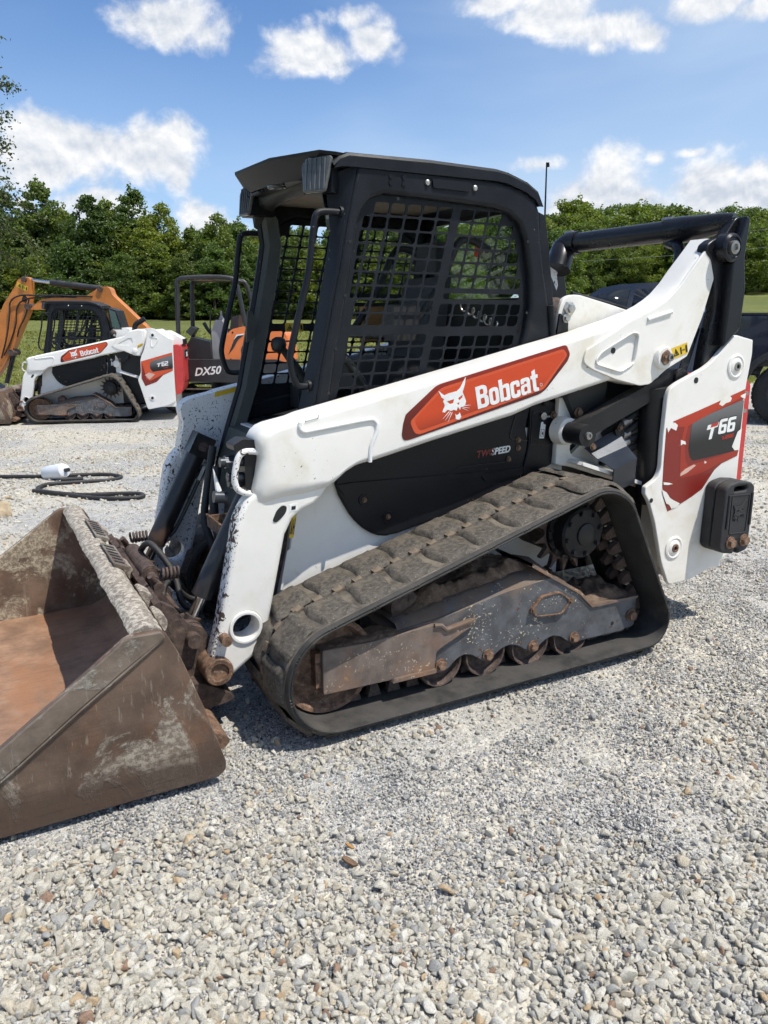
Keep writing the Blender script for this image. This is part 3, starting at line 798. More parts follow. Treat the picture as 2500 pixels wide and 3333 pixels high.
def cluster_lobes(h, w, seed, kind, cnt=120):
    """leaf clusters at branch ends, filling an uneven crown outline; flat layered clumps with gaps between them"""
    rg = np.random.default_rng(seed); out = []
    ph = rg.random(4) * 6.28; lean = rg.normal(size=2) * .03 * h
    for i in range(cnt):
        t = rg.random() ** .85; a = rg.random() * 6.28
        if kind == 'pointed': prof = (1 - t) ** .52 * min(t / .13 + .25, 1)
        else: prof = math.sin(math.pi * (.14 + .80 * t)) ** .55
        wob = 1 + .24 * math.sin(a * 2 + ph[0] + t * 5) + .20 * math.sin(a * 3 + ph[1] - t * 9) + .16 * math.sin(t * 17 + ph[2])
        rad = w * prof * wob * (.45 + .60 * rg.random() ** .5)
        q = w * (.13 + .13 * rg.random()) * (1.0 if t < .8 else .75)
        out.append((math.cos(a) * rad + lean[0] * t, math.sin(a) * rad + lean[1] * t, h * (.05 + .91 * t) - .10 * rad, q * 1.15, q * 1.15, q * .72))
    for i in range(2):        # leading shoots
        a = rg.random() * 6.28; q = w * .07
        out.append((math.cos(a) * w * .08 + lean[0], math.sin(a) * w * .08 + lean[1], h * (.93 + .07 * rg.random()), q, q, q * 2.2))
    return out
def make_tree(name, crown, trunk, loc, sc, rz, label, group, szs=1.0):
    o = bpy.data.objects.new(name, None); COL.objects.link(o)
    o.location = loc; o.rotation_euler = (0, 0, rz); o.scale = (sc * szs, sc * szs, sc)
    o['label'] = label; o['category'] = 'tree'; o['group'] = group
    for nm, me in (('trunk', trunk), ('crown', crown)):
        c = bpy.data.objects.new(nm, me); COL.objects.link(c); c.parent = o
    return o
PT = [crown_mesh('crown', cluster_lobes(10, 2.3 + .4 * (i % 3), 40 + i, 'pointed', 150), 12500, .120, (leaf_a, leaf_c, leaf_a, leaf_b, leaf_c)[i], 60 + i) for i in range(5)]
RT = [crown_mesh('crown', cluster_lobes(11, 3.7 + .6 * (i % 2), 80 + i, 'round', 160), 14000, .17, (leaf_a, leaf_c, leaf_a, leaf_b)[i], 90 + i) for i in range(4)]
TK = [trunk_mesh(9.5, .16, 5, 14, .26), trunk_mesh(10, .24, 6, 14, .34)]
rt = random.Random(5)
# woods at the left: rows of slender trees, the tall ones placed singly; (native pixel column, pixel row of the top, kind)
def col_to_s(px, D): return (px - 1250) / 2500 * D
def top_scale(py, D, base, h=10.3):
    return (CAM.z + (1030 - py) / 2500 * D * 1.03 - base) / h * .97
singles = [(-40, 640, 3), (110, 640, 3), (210, 615, 0), (320, 655, 3), (385, 670, 1), (480, 635, 0), (575, 685, 1), (655, 750, 0), (745, 715, 1), (795, 730, 4), (45, 690, 3), (265, 690, 4), (430, 735, 2), (520, 720, 1), (700, 760, 2), (860, 760, 1), (930, 770, 0), (1010, 745, 2), (1090, 760, 1), (1180, 770, 4)]
ORD = ['leftmost'] + [w + ' from the left' for w in ('second', 'third', 'fourth', 'fifth', 'sixth', 'seventh', 'eighth', 'ninth', 'tenth')]
TONE = ['mid green', 'bright green', 'plain green', 'dark green', 'fresh green']
for i, (px, py, kd) in enumerate(singles):
    D = 60 + 5 * rt.random(); p = ds(D, col_to_s(px, D), -.1)
    make_tree('woodland_tree', PT[kd], TK[0], p, top_scale(py, D, p.z), rt.random() * 6.28,
              ('%s of the tall slender trees topping the wood at the left' % ORD[i]) if i < 10 else TONE[kd] + ' slender tree of the wood behind the orange excavator',
              'trees of the wood at the left' if i >= 10 else 'tall trees of the wood at the left', 1.0 if kd != 3 else 1.15)
for row, (D0, h0) in enumerate(((57, .50), (62, .64), (68, .74))):
    px = -620
    while px < 1500:
        D = D0 + 2.5 * rt.random(); p = ds(D, col_to_s(px, D), -.1)
        kd = rt.choice([0, 1, 2, 3, 4, 0])
        make_tree('woodland_tree', PT[kd], TK[0], p, h0 * (.86 + .26 * rt.random()), rt.random() * 6.28,
                  TONE[kd] + ' slender tree of the wood behind the orange excavator', 'trees of the wood at the left', 1.35 if row == 0 else 1.15)
        px += 62 + 34 * rt.random()
# wooded hill at the right
for row, (D0, h0, st) in enumerate(((92, .80, 95), (101, .88, 88), (111, .93, 84), (123, .95, 80), (137, .95, 78))):
    px = 1480 + 30 * rt.random()
    while px < 3250:
        D = D0 + 4 * rt.random(); p = ds(D, col_to_s(px, D), -.2)
        kd = rt.choice([0, 1, 1, 2, 3])
        make_tree('hillside_tree', RT[kd], TK[1], p, h0 * (.62 + .50 * rt.random()), rt.random() * 6.28,
                  ('mid green', 'bright green', 'plain green', 'dark green')[kd] + (' tree at the foot of the wooded hill' if row < 2 else ' tree on the upper part of the wooded hill'), 'trees on the wooded hill', .95 + .25 * rt.random())
        px += st * (.75 + .5 * rt.random())
D = 62; p = ds(D, col_to_s(1822, D), -.1)
o = make_tree('lone_tree', PT[4], TK[0], p, .60, 1.0, 'single bright green tree standing before the wooded hill', '', 1.25); del o['group']
# branchy tree reaching into the frame from the left
def sparse_tree():
    rg = np.random.default_rng(3); D = 24; base = ds(D, col_to_s(-75, D), -.1)
    o = bpy.data.objects.new('overhanging_tree', None); COL.objects.link(o); o.location = base
    o['label'] = 'thinly leaved tree reaching in at the left edge of the sky'; o['category'] = 'tree'
    g = G(); tips = []
    top = 10.6
    g.tube([Vector((0, 0, 0)), Vector((.1, 0, 3)), Vector((-.05, .1, 6)), Vector((.1, 0, top))], lambda t: .17 * (1.1 - .95 * t), 8, smooth=4)
    for i in range(58):
        t = .34 + .66 * i / 58; z = top * t; a = i * 2.4; L = 2.35 * (1.25 - .78 * t) * (.75 + .5 * rg.random())
        if 0 < (i % 7) < 2: L *= .6
        drop = -.25 if t < .55 else .25
        p0 = Vector((.05, 0, z)); e = p0 + Vector((math.cos(a) * L, math.sin(a) * L, L * drop)); md = p0.lerp(e, .5) + Vector((0, 0, .18 * L))
        br = catmull([p0, md, e], 5)
        g.tube(br, lambda q, rr=.035 * (1.3 - t): rr * (1.05 - .92 * q), 5)
        for q in br[3:]: tips += [(q, .28)] * 2
        for k in range(5):
            q = br[4 + k % 6]; e2 = q + Vector(rg.normal(size=3)) * .38; e2.z -= .05
            g.tube([q, q.lerp(e2, .5) + Vector((0, 0, .04)), e2], .008, 4)
            tips += [(e2, .20), (q.lerp(e2, .6), .16)]
    g.obj('trunk', bark, o, 60)
    C = []
    for q, w in tips:
        C.append(np.array(q) + rg.normal(size=(15, 3)) * w * np.array([.6, .6, .5]))
    C = np.concatenate(C)
    V = leaf_quads(C, np.tile([0, 0, .6], (len(C), 1)), .050, rg)
    me = bpy.data.meshes.new('crown'); me.from_pydata(V.reshape(-1, 3).tolist(), [], np.arange(len(V) * 4).reshape(-1, 4).tolist()); me.update(); me.materials.append(leaf_d)
    c = bpy.data.objects.new('crown', me); COL.objects.link(c); c.parent = o
sparse_tree()
# ------------------------------------------------------------------ glyphs for lettering
def glyph_loops(ch):
    g = {
     'B': [rnd([(0, 0), (0, 1), (.50, 1), (.64, .90), (.64, .62), (.56, .53), (.67, .44), (.67, .10), (.52, 0)], [0, 0, .12, .12, .06, .0, .06, .12, .12]), rrect(.22, .61, .42, .84, .06), rrect(.22, .16, .44, .44, .06)],
     'o': [rrect(0, -.02, .56, .75, .2), rrect(.2, .14, .36, .59, .08)],
     'b': [rnd([(0, 0), (0, 1), (.21, 1), (.21, .69), (.32, .75), (.60, .75), (.60, -.02), (.32, -.02), (.21, .05), (.21, 0)], [0, 0, 0, .02, .1, .18, .18, .1, .02, 0]), rrect(.21, .14, .39, .59, .07)],
     'c': [rnd([(0, -.02), (0, .75), (.56, .75), (.56, .45), (.37, .45), (.37, .59), (.2, .59), (.2, .14), (.37, .14), (.37, .29), (.56, .29), (.56, -.02)], [.2, .2, .2, .02, .02, .08, .08, .08, .08, .02, .02, .2])],
     'a': [rnd([(.02, .5), (.02, .75), (.58, .75), (.58, 0), (.38, 0), (.38, .05), (.28, -.02), (0, -.02), (0, .44), (.38, .47), (.38, .59), (.22, .59), (.22, .5)], [.02, .18, .18, 0, 0, .02, .1, .15, .12, .02, .07, .07, .02]), rrect(.19, .12, .38, .34, .06)],
     't': [rnd([(.1, -.02), (.1, .59), (0, .59), (0, .75), (.1, .75), (.1, .95), (.31, 1.0), (.31, .75), (.44, .75), (.44, .59), (.31, .59), (.31, .14), (.44, .14), (.44, -.01), (.40, -.02)], [.14, 0, 0, 0, 0, 0, 0, 0, 0, 0, 0, .06, 0, 0, 0])],
     '6': [rnd([(0, 0), (0, 1), (.72, 1), (.72, .80), (.24, .80), (.24, .62), (.72, .62), (.72, 0)], [.14, .22, .03, .03, .08, .02, .16, .14]), rrect(.24, .19, .48, .44, .04)],
     '2': [rnd([(0, 0), (0, .44), (.10, .62), (.48, .62), (.48, .80), (0, .80), (0, 1), (.72, 1), (.72, .52), (.62, .42), (.24, .42), (.24, .2), (.72, .2), (.72, 0)], .06)],
     'T': [rnd([(.20, 0), (.20, .80), (.44, .80), (.44, 0)], .02)],
    }
    return g[ch]
ADV = {'B': .72, 'o': .61, 'b': .65, 'c': .61, 'a': .63, 't': .45, '6': .80, '2': .80, 'T': .62}
def lettering(name, word, x, z, h, ang, y, mat, parent, shear=0.0, xs=1.0, depth=.0016, grow=0.0):
    loops = []; cx = 0
    for ch in word:
        for lp in glyph_loops(ch):
            loops.append([((px + cx) * h * xs + shear * pz * h, pz * h) for px, pz in lp])
        cx += ADV[ch]
    me = flat_mesh(name, loops, depth)
    if grow:
        pass
    on_side(me, x, y, z, ang)
    return finish(bpy.data.objects.new(name, me), mat, parent, None)

def rot2(pts, x, z, ang, s=1.0):
    c, q = math.cos(ang) * s, math.sin(ang) * s
    return [(x + px * c - pz * q, z + px * q + pz * c) for px, pz in pts]

# cat's head emblem, traced in centimetres about its centre
CAT = [(-6.6, 5.3), (-4.4, 3.2), (-2.2, 3.6), (1.2, 3.7), (2.6, 4.5), (5.6, 8.0), (5.0, 5.6), (3.6, 2.9), (4.0, 1.6), (4.7, -.7), (4.2, -1.9), (3.0, -2.6), (2.2, -2.4), (1.7, -3.4), (.9, -2.0), (.2, -3.4), (-1.0, -2.8), (-2.2, -3.0), (-3.6, -2.2), (-5.0, -3.0), (-6.0, -2.6), (-4.6, -.4), (-5.2, 1.2), (-4.6, 1.9), (-5.6, 2.6)]
CAT_EYES = [[(-3.6, .9), (-2.2, .9), (-.4, 1.1), (-.9, -.3), (-2.4, -.4)], [(1.4, 1.0), (2.6, 1.6), (3.6, 1.9), (3.2, .9), (1.9, .1)]]
CAT_NOSE = [(.6, -.7), (1.9, -.5), (1.3, -1.6)]
CAT_CHIN = [(-.6, -6.4), (-.5, -4.4), (-.1, -5.0), (.9, -4.9), (1.5, -4.3), (1.9, -6.1), (.9, -6.9)]
WHISK = [((-3.0, -3.0), (-6.2, -5.2)), ((-2.4, -3.3), (-5.2, -6.0)), ((-1.8, -3.6), (-4.0, -6.6)), ((3.4, -2.2), (6.6, -2.6)), ((3.2, -2.7), (6.0, -3.6)), ((2.8, -3.0), (5.2, -4.4))]
def emblem(name, x, z, s, ang, y, mat, parent, depth=.0016):
    loops = [CAT] + CAT_EYES + [CAT_NOSE]
    def stroke(a, b, w=.16):
        a, b = Vector(a), Vector(b); d = (b - a).normalized(); q = Vector((-d.y, d.x)) * w
        return [tuple(a - q * .5), tuple(b - q * .2), tuple(b + q * .2), tuple(a + q)]
    allp = [rot2(lp, 0, 0, 0, s) for lp in loops]
    me = flat_mesh(name, allp, depth); on_side(me, x, y, z, ang)
    o = finish(bpy.data.objects.new(name, me), mat, parent, None)
    extra = [CAT_CHIN] + [stroke(a, b) for a, b in WHISK]
    me2 = flat_mesh(name, [rot2(lp, 0, 0, 0, s) for lp in extra], depth); on_side(me2, x, y, z, ang)
    bm = bmesh.new(); bm.from_mesh(o.data); bm.from_mesh(me2); bm.to_mesh(o.data); bm.free()
    bpy.data.meshes.remove(me2)
    return o

def warning_sticker(name, quad, y, parent):
    """yellow label with black pictograms; quad = corners (x, z) from bottom left round"""
    o = plate(name, quad, y - .0012, y, yellow, parent)
    a, b, c, d = [Vector(q) for q in quad]
    def uv(u, v): return tuple((a.lerp(b, u)).lerp(d.lerp(c, u), v))
    loops = [[uv(.08, .18), uv(.42, .18), uv(.25, .85)], [uv(.15, .26), uv(.35, .26), uv(.25, .66)]]
    k = plate('pictogram', loops, y - .0024, y - .0012, inkm, parent)
    plate('pictogram', [uv(.22, .30), uv(.29, .28), uv(.30, .5), uv(.24, .55)], y - .0024, y - .0012, inkm, parent)
    plate('pictogram', [uv(.52, .15), uv(.60, .15), uv(.60, .80), uv(.52, .80)], y - .0024, y - .0012, inkm, parent)
    plate('pictogram', [uv(.63, .45), uv(.70, .38), uv(.70, .43), uv(.76, .43), uv(.76, .38), uv(.82, .45), uv(.76, .55), uv(.76, .49), uv(.70, .49), uv(.70, .55)], y - .0024, y - .0012, inkm, parent)
    plate('pictogram', [uv(.86, .12), uv(.90, .12), uv(.90, .4), uv(.93, .12), uv(.97, .12), uv(.96, .7), uv(.93, .85), uv(.88, .85), uv(.85, .7)], y - .0024, y - .0012, inkm, parent)
    return o

# shared small pieces
_bolt = G().hexbolt((0, 0, 0), (0, -1, 0), .012, .012).mesh('bolt')
BOLTS = {}
def bolt(x, y, z, parent, mat=None, s=1.0, name='bolt'):
    mat = mat or boltm
    key = mat.name
    if key not in BOLTS:
        me = _bolt.copy(); me.materials.clear(); me.materials.append(mat); BOLTS[key] = me
    o = bpy.data.objects.new(name, BOLTS[key]); COL.objects.link(o); o.parent = parent
    if parent.type == 'EMPTY' and 'base' in parent: o.matrix_parent_inverse = Matrix.Translation(-Vector(parent['base']))
    o.matrix_basis = Matrix.Translation((x, y, z)) @ Matrix.Rotation(random.random() * 3, 4, 'Y') @ Matrix.Scale(s, 4)
    return o

# ------------------------------------------------------------------ crawler track
C1, C2, C3 = (1.126, .247, .215), (2.30, .59, .217), (2.621, .165, .130)
def hull_path(shrink=0.0):
    pts = []
    for cx, cz, r in (C1, C2, C3):
        for i in range(180):
            t = 2 * math.pi * i / 180; pts.append((cx + (r - shrink) * math.cos(t), cz + (r - shrink) * math.sin(t)))
    pts = sorted(set(pts))
    def half(ps):
        h = []
        for p in ps:
            while len(h) > 1 and (h[-1][0] - h[-2][0]) * (p[1] - h[-2][1]) - (h[-1][1] - h[-2][1]) * (p[0] - h[-2][0]) <= 0: h.pop()
            h.append(p)
        return h
    lo = half(pts); up = half(pts[::-1])
    return lo[:-1] + up[:-1]          # counter-clockwise
def resample(poly, k):
    P = [Vector(p) for p in poly] + [Vector(poly[0])]
    d = [0]
    for a, b in zip(P, P[1:]): d.append(d[-1] + (b - a).length)
    out = []
    j = 0
    for i in range(k):
        t = d[-1] * i / k
        while d[j + 1] < t: j += 1
        f = (t - d[j]) / (d[j + 1] - d[j]); out.append(P[j].lerp(P[j + 1], f))
    return out, d[-1]
TW = .42
_, TLEN = resample(hull_path(), 50)
NL = 26
PIT = TLEN / NL
def make_track(root):
    K = NL * 6
    pts, _ = resample(hull_path(), K)
    tang = [(pts[(i + 1) % K] - pts[i - 1]).normalized() for i in range(K)]
    nor = [Vector((t.y, -t.x)) for t in tang]         # outward for a ccw path
    ys = [0.0, .012, .19, .232, TW - .012, TW]
    def drop(j): return .010 if j in (0, 5) else 0.0
    g = G(); b = g.b
    rg = random.Random(3)
    O = [[b.verts.new((p.x - nn.x * drop(j), y, p.y - nn.y * drop(j))) for j, y in enumerate(ys)] for p, nn in zip(pts, nor)]
    I = [[b.verts.new((p.x - nn.x * (.027 - drop(j) * .3), y, p.y - nn.y * (.027 - drop(j) * .3))) for j, y in enumerate(ys)] for p, nn in zip(pts, nor)]
    for i in range(K):
        k = (i + 1) % K
        hole = (i % 3) == 1
        for j in range(5):
            if j == 2 and hole:
                b.faces.new((O[i][2], I[i][2], I[k][2], O[k][2])); b.faces.new((O[i][3], O[k][3], I[k][3], I[i][3]))
                continue
            b.faces.new((O[i][j], O[i][j + 1], O[k][j + 1], O[k][j])); b.faces.new((I[i][j], I[k][j], I[k][j + 1], I[i][j + 1]))
        if not hole:
            if ((i - 1) % 3) == 1: b.faces.new((O[i][2], O[i][3], I[i][3], I[i][2]))
            if (k % 3) == 1: b.faces.new((O[k][2], I[k][2], I[k][3], O[k][3]))
        b.faces.new((O[i][0], O[k][0], I[k][0], I[i][0])); b.faces.new((O[i][5], I[i][5], I[k][5], O[k][5]))
    belt = g.obj('track', rubber_side, root, 40)
    belt.data.materials.append(rubber_top)
    for pl in belt.data.polygons:
        c = pl.center
        if pl.normal.y > -.5 and pl.normal.y < .5 and .005 < c.y < TW - .005:
            i = min(range(0, K, 3), key=lambda q: (pts[q].x - c.x) ** 2 + (pts[q].y - c.z) ** 2)
            if nor[i].x * pl.normal.x + nor[i].y * pl.normal.z > .5: pl.material_index = 1
    # thin shared lug: a worn block with sloping flanks, origin at its base, long axis across the track
    def lug(seed, w0, w1, l0, l1, h, inset):
        rg = np.random.default_rng(seed); gg = G()
        nx, ny = 11, 11; L = []
        rows = []
        for a in range(nx):
            row = []
            for c in range(ny):
                u = a / (nx - 1) * 2 - 1; v = c / (ny - 1) * 2 - 1
                e = max(abs(u), abs(v)); k = min(max((1 - e) / .20, 0), 1)
                hh = h * (k * k * (3 - 2 * k)) + (rg.normal() * .0011 if k > 0 else 0)
                row.append((u * l0 / 2 + .006 * math.sin(v * 3 + seed), (w0 + w1) / 2 + v * (w1 - w0) / 2, hh - .001))
            rows.append(row)
        gg.quadstrip(rows)
        me = gg.mesh('lug'); me.materials.append(lugm)
        me.polygons.foreach_set('use_smooth', [True] * len(me.polygons))
        return me
    A = [lug(s, .022, .202, .146, .1, .018, 0) for s in (1, 2, 3)]; B = [lug(s, .220, .398, .146, .1, .018, 0) for s in (4, 5, 6)]
    pad = G().box(-.018, .018, .192, .230, -.002, .010, .004, 1).mesh('center_pad'); pad.materials.append(padm)
    def place(me, name, sdist):
        t = (sdist / TLEN * K) % K; i = int(t); f = t - i
        p = pts[i].lerp(pts[(i + 1) % K], f); tg = tang[i].lerp(tang[(i + 1) % K], f).normalized(); nn = Vector((tg.y, -tg.x))
        M = Matrix(((tg.x, 0, nn.x, p.x), (0, 1, 0, 0), (tg.y, 0, nn.y, p.y), (0, 0, 0, 1)))
        o = bpy.data.objects.new(name, me); COL.objects.link(o); o.parent = belt; o.matrix_basis = M
        return o
    for i in range(NL):
        place(A[i % 3], 'lug', i * PIT); place(B[i % 3], 'lug', (i + .5) * PIT)
        place(pad, 'center_pad', (i + .5 / 6 * 0 + .0) * PIT); place(pad, 'center_pad', (i + .5) * PIT)
    # guide lugs on the inside, in pairs
    gms = []
    for y0 in (.155, .232):
        gl = G().hexa([(-.028, y0, -.034), (.028, y0, -.034), (.028, y0 + .034, -.034), (-.028, y0 + .034, -.034), (-.014, y0 + .004, -.085), (.014, y0 + .004, -.085), (.014, y0 + .03, -.085), (-.014, y0 + .03, -.085)], .004, 1)
        gm = gl.mesh('guide_lug'); gm.materials.append(rust_d); gms.append(gm)
    for i in range(NL * 2):
        for gm in gms: place(gm, 'guide_lug', i * PIT / 2 + .03)
    # moulded tick marks on the outer edge, in threes
    tk = G()
    for i in range(NL):
        for q in (-1, 0, 1):
            t = ((i + .25) / NL * K + q * .42) % K; a = int(t); f = t - a
            p = pts[a].lerp(pts[(a + 1) % K], f); tg = tang[a]; nn = nor[a]
            c0 = Vector((p.x - nn.x * .010, 0, p.y - nn.y * .010)); c1 = Vector((p.x - nn.x * .024, 0, p.y - nn.y * .024)); w = Vector((tg.x, 0, tg.y)) * .0016
            tk.hexa([c0 - w + Vector((0, -.003, 0)), c0 + w + Vector((0, -.003, 0)), c0 + w + Vector((0, .003, 0)), c0 - w + Vector((0, .003, 0)), c1 - w + Vector((0, -.003, 0)), c1 + w + Vector((0, -.003, 0)), c1 + w + Vector((0, .003, 0)), c1 - w + Vector((0, .003, 0))])
    tko = tk.obj('edge_marks', rubber, belt); tko['kind'] = 'stuff'
    # moulded bead along the outer edge
    rim = G(); 
    ps2 = [Vector((p.x - nn.x * .020, -.001, p.y - nn.y * .020)) for p, nn in zip(pts, nor)]
    rim.tube(ps2 + ps2[:1], .0035, 5, cap=False); rim.obj('edge_bead', rubber_side, belt, 60)
    return belt

def mud_heap(name, x0, x1, y0, y1, z, h, parent, seed=0, slope=0.0, k=16):
    rg = np.random.default_rng(seed); g = G(); rows = []
    for i in range(k):
        row = []
        for j in range(21):
            u, v = i / (k - 1), j / 20
            e = min(u, 1 - u, 1) * 5; e2 = min(v, 1 - v) * 5
            f = min(e, 1) * min(e2 + .25, 1)
            hh = h * f * (.45 + 1.1 * float(vnoise(u * 5 + seed, v * 3, seed)) * float(vnoise(u * 17, v * 9, seed + 3)) + .16 * float(vnoise(u * 34, v * 15, seed + 4)) + .05 * rg.random())
            row.append((x0 + (x1 - x0) * u, y0 + (y1 - y0) * v, z + slope * (x1 - x0) * u + hh))
        rows.append(row)
    g.quadstrip(rows)
    return g.obj(name, mud, parent, 80)

def undercarriage(root, full=True):
    # roller frame
    main = [(1.36, .15), (1.552, .145), (1.565, .128), (1.60, .122), (1.63, .135), (1.665, .165), (1.70, .177), (1.74, .165), (1.775, .14), (1.80, .124), (1.825, .124), (1.855, .145), (1.89, .165), (1.925, .170), (1.965, .158), (2.0, .135), (2.03, .118), (2.06, .118), (2.09, .14), (2.12, .157), (2.155, .163), (2.20, .148), (2.235, .12), (2.265, .106), (2.345, .108), (2.547, .104), (2.578, .112), (2.628, .116), (2.631, .252), (2.366, .258), (2.284, .334), (2.13, .43), (1.9, .408), (1.57, .352), (1.37, .335)]
    fr = plate('track_frame', rnd(main, .012, 2), .10, .36, uframe, root, .004)
    g = G()       # sloping top of the frame, folding inwards
    edge = [(1.40, .335), (1.57, .350), (1.72, .375), (1.9, .406), (2.04, .422), (2.125, .430)]
    top = [(1.40, .36), (1.57, .415), (1.70, .452), (1.86, .458), (1.99, .475), (2.10, .49)]
    g.quadstrip([[(x, .104, z - .004) for x, z in edge], [(x, .125, z + .022) for x, z in edge], [(x, .22, z) for x, z in top], [(x, .33, z - .02) for x, z in top], [(x, .345, z - .09) for x, z in edge]])
    g.obj('frame_top', uframe, fr, 50)
    g = G()       # guard edge running down to the rear shelf
    pts = [(2.02, .502), (2.125, .436), (2.284, .340), (2.366, .262), (2.633, .257)]
    g.quadstrip([[(x - .006, .092, z - .006) for x, z in pts], [(x, .092, z + .006) for x, z in pts], [(x, .34, z + .006) for x, z in pts], [(x - .006, .34, z - .006) for x, z in pts]], True)
    g.obj('guard_plate', uframe_f, fr, 30)
    fin = rnd([(1.083, .160), (1.083, .334), (1.275, .327), (1.545, .342), (1.575, .336), (1.60, .312), (1.728, .330), (1.738, .318), (1.735, .302), (1.60, .245), (1.56, .225), (1.552, .150)], .008, 2)
    fa = plate('idler_arm', fin, .082, .20, uframe_f, fr, .004)
    G().box(1.063, 1.085, .10, .18, .185, .318, .004).obj('end_plate', rust, fr)
    G().prism(rnd([(1.36, .146), (1.552, .145), (1.556, .160), (1.37, .162)], .004), .070, .11, .003).obj('skid_strip', uframe_f, fr)
    rib = [(1.545, .338), (1.578, .333), (1.602, .309), (1.73, .328)]
    G().tube([(x, .080, z) for x, z in rib], .009, 6).obj('weld_rib', uframe_f, fr)
    cov = rnd([(2.02, .31), (2.072, .358), (2.165, .362), (2.232, .314), (2.18, .264), (2.048, .276)], .012)
    cp = plate('cover_plate', cov, .088, .10, uframe, fr, .002)
    cw = Vector((2.126, .313)); ring = [[tuple(cw.lerp(Vector(p), 1.05)) for p in cov], [tuple(cw.lerp(Vector(p), .93)) for p in cov]]
    plate('cover_rim', ring, .083, .0995, rust, fr, .001)
    for x, z in ((2.228, .314), (2.028, .306)): bolt(x, .086, z, fr, boltm, .9)
    for x, z in ((1.589, .160), (1.813, .152), (2.044, .142), (2.268, .135)): bolt(x, .098, z, fr, rust, 1.6)
    bolt(2.598, .098, .175, fr, boltm, 1.8)
    G().cyl((2.492, .0985, .154), (2.492, .102, .154), .009, seg=12).obj('hole', inkm, fr)
    if full:
        mud_heap('mud', 2.30, 2.62, .11, .34, .254, .060, fr, 2, 0, 40)
        mud_heap('mud', 1.45, 2.08, .13, .33, .380, .060, fr, 5, .15, 60)
        mud_heap('mud', 1.10, 1.46, .085, .20, .328, .016, fr, 8, 0, 40)
        mud_heap('mud', 2.02, 2.30, .12, .33, .43, .05, fr, 11, -.40, 36)
    # wheels
    def wheel(name, c, r, y0, y1, mat, hub=.35):
        w = G().lathe((c[0], 0, c[1]), [(r * .18, y0 + .012), (r * hub, y0 + .012), (r * hub, y0 + .022), (r * .80, y0 + .030), (r * .90, y0 + .002), (r * .97, y0), (r, y0 + .008), (r, y0 + .045), (r * .88, y0 + .055), (r * .88, y1 - .055), (r, y1 - .045), (r, y1)], 40).obj(name, mat, root, 30)
        return w
    wheel('idler_wheel', C1[:2], .183, .12, .31, rust)
    wheel('idler_wheel', (C3[0] - .03, C3[1]), .090, .20, .33, blackm)
    for x, z in ((1.598, .158), (1.812, .155), (2.04, .148), (2.262, .142)): wheel('roller', (x, z), .098, .108, .31, rust_d)
    cr = G().lathe((1.47, 0, .40), [(.02, .16), (.05, .165), (.062, .17), (.062, .30), (.05, .305)], 24).obj('carrier_roller', rust_d, root, 40)
    # sprocket
    teeth = []
    for i in range(15):
        a = 2 * math.pi * i / 15
        for r, da in ((.134, -.205), (.137, -.12), (.160, -.060), (.186, -.020), (.186, .020), (.160, .060), (.137, .12)):
            teeth.append((C2[0] + r * math.cos(a + da), C2[1] + r * math.sin(a + da)))
    sp = plate('sprocket', [teeth, circ(C2[0], C2[1], .07, 24)], .200, .225, rust_d, root, .002)
    G().lathe((C2[0], 0, C2[1]), [(.128, .203), (.128, .182), (.112, .178), (.110, .122), (.102, .112), (.02, .108)], 40).obj('hub', blackp, sp, 30)
    G().lathe((C2[0] + .012, 0, C2[1] - .004), [(.050, .112), (.049, .103), (.040, .099)], 28).obj('hub_cap', blackm, sp, 30)
    for i in range(15):
        a = 2 * math.pi * i / 15 + .1; bolt(C2[0] + .120 * math.cos(a), .180, C2[1] + .120 * math.sin(a), sp, blackm, .8)
    for i in range(8):
        a = 2 * math.pi * i / 8 + .2; bolt(C2[0] + .090 * math.cos(a), .110, C2[1] + .090 * math.sin(a), sp, blackp, .8)
    G().cyl((C2[0], .2, C2[1]), (C2[0], .46, C2[1]), .12, seg=28).obj('drive_motor', rust_d, root)
    return fr
# ------------------------------------------------------------------ loader, parts shared by both machines
ARM_TOP = [(.942, 1.04), (.939, 1.067), (.952, 1.088), (.972, 1.104), (.997, 1.113), (1.084, 1.130), (1.121, 1.142), (1.425, 1.205), (1.829, 1.291), (2.164, 1.364), (2.39, 1.412), (2.585, 1.462)]
ARM_BOT = [(2.547, 1.204), (2.141, 1.118), (2.027, 1.083), (1.642, 1.007), (1.40, .955), (1.35, .948), (1.314, .940), (1.269, .918), (1.224, .882)]
NOSE = [(1.187, .868), (1.10, .855), (1.018, .850), (.976, .838), (.950, .832), (.930, .840), (.924, .889), (.938, .941), (.950, 1.002)]
NOSE_IN = [(1.205, .906), (1.13, .905), (1.07, .906), (1.035, .912), (1.012, .922), (1.0, .935), (.994, .957), (.990, .980), (.985, 1.012)]
TOP_IN = [(.985, 1.040), (.986, 1.062), (.992, 1.074), (1.004, 1.083), (1.022, 1.090), (1.092, 1.106)]
BOT_IN = [(1.318, .966), (1.278, .946), (1.240, .922)]
LEG = [(1.224, .90), (1.187, .842), (1.151, .812), (1.103, .796), (1.067, .769), (1.036, .713), (1.011, .603), (.985, .490), (.955, .36), (.925, .29), (.87, .25), (.82, .215), (.797, .203), (.768, .200), (.745, .212), (.732, .24), (.733, .272), (.752, .330), (.776, .415), (.796, .500), (.827, .640), (.848, .745), (.862, .800), (.892, .850), (.944, .90), (1.05, .95), (1.2, .95)]
def inset(poly, d):
    out = []; m = len(poly)
    for i, p in enumerate(poly):
        a = Vector(poly[i]) - Vector(poly[i - 1]); c = Vector(poly[(i + 1) % m]) - Vector(p)
        t = (a.normalized() + c.normalized()).normalized(); out.append((p[0] + t.y * d, p[1] - t.x * d))   # outline runs clockwise seen from -y
    return out
HOLE = circ(.872, .392, .050, 24)
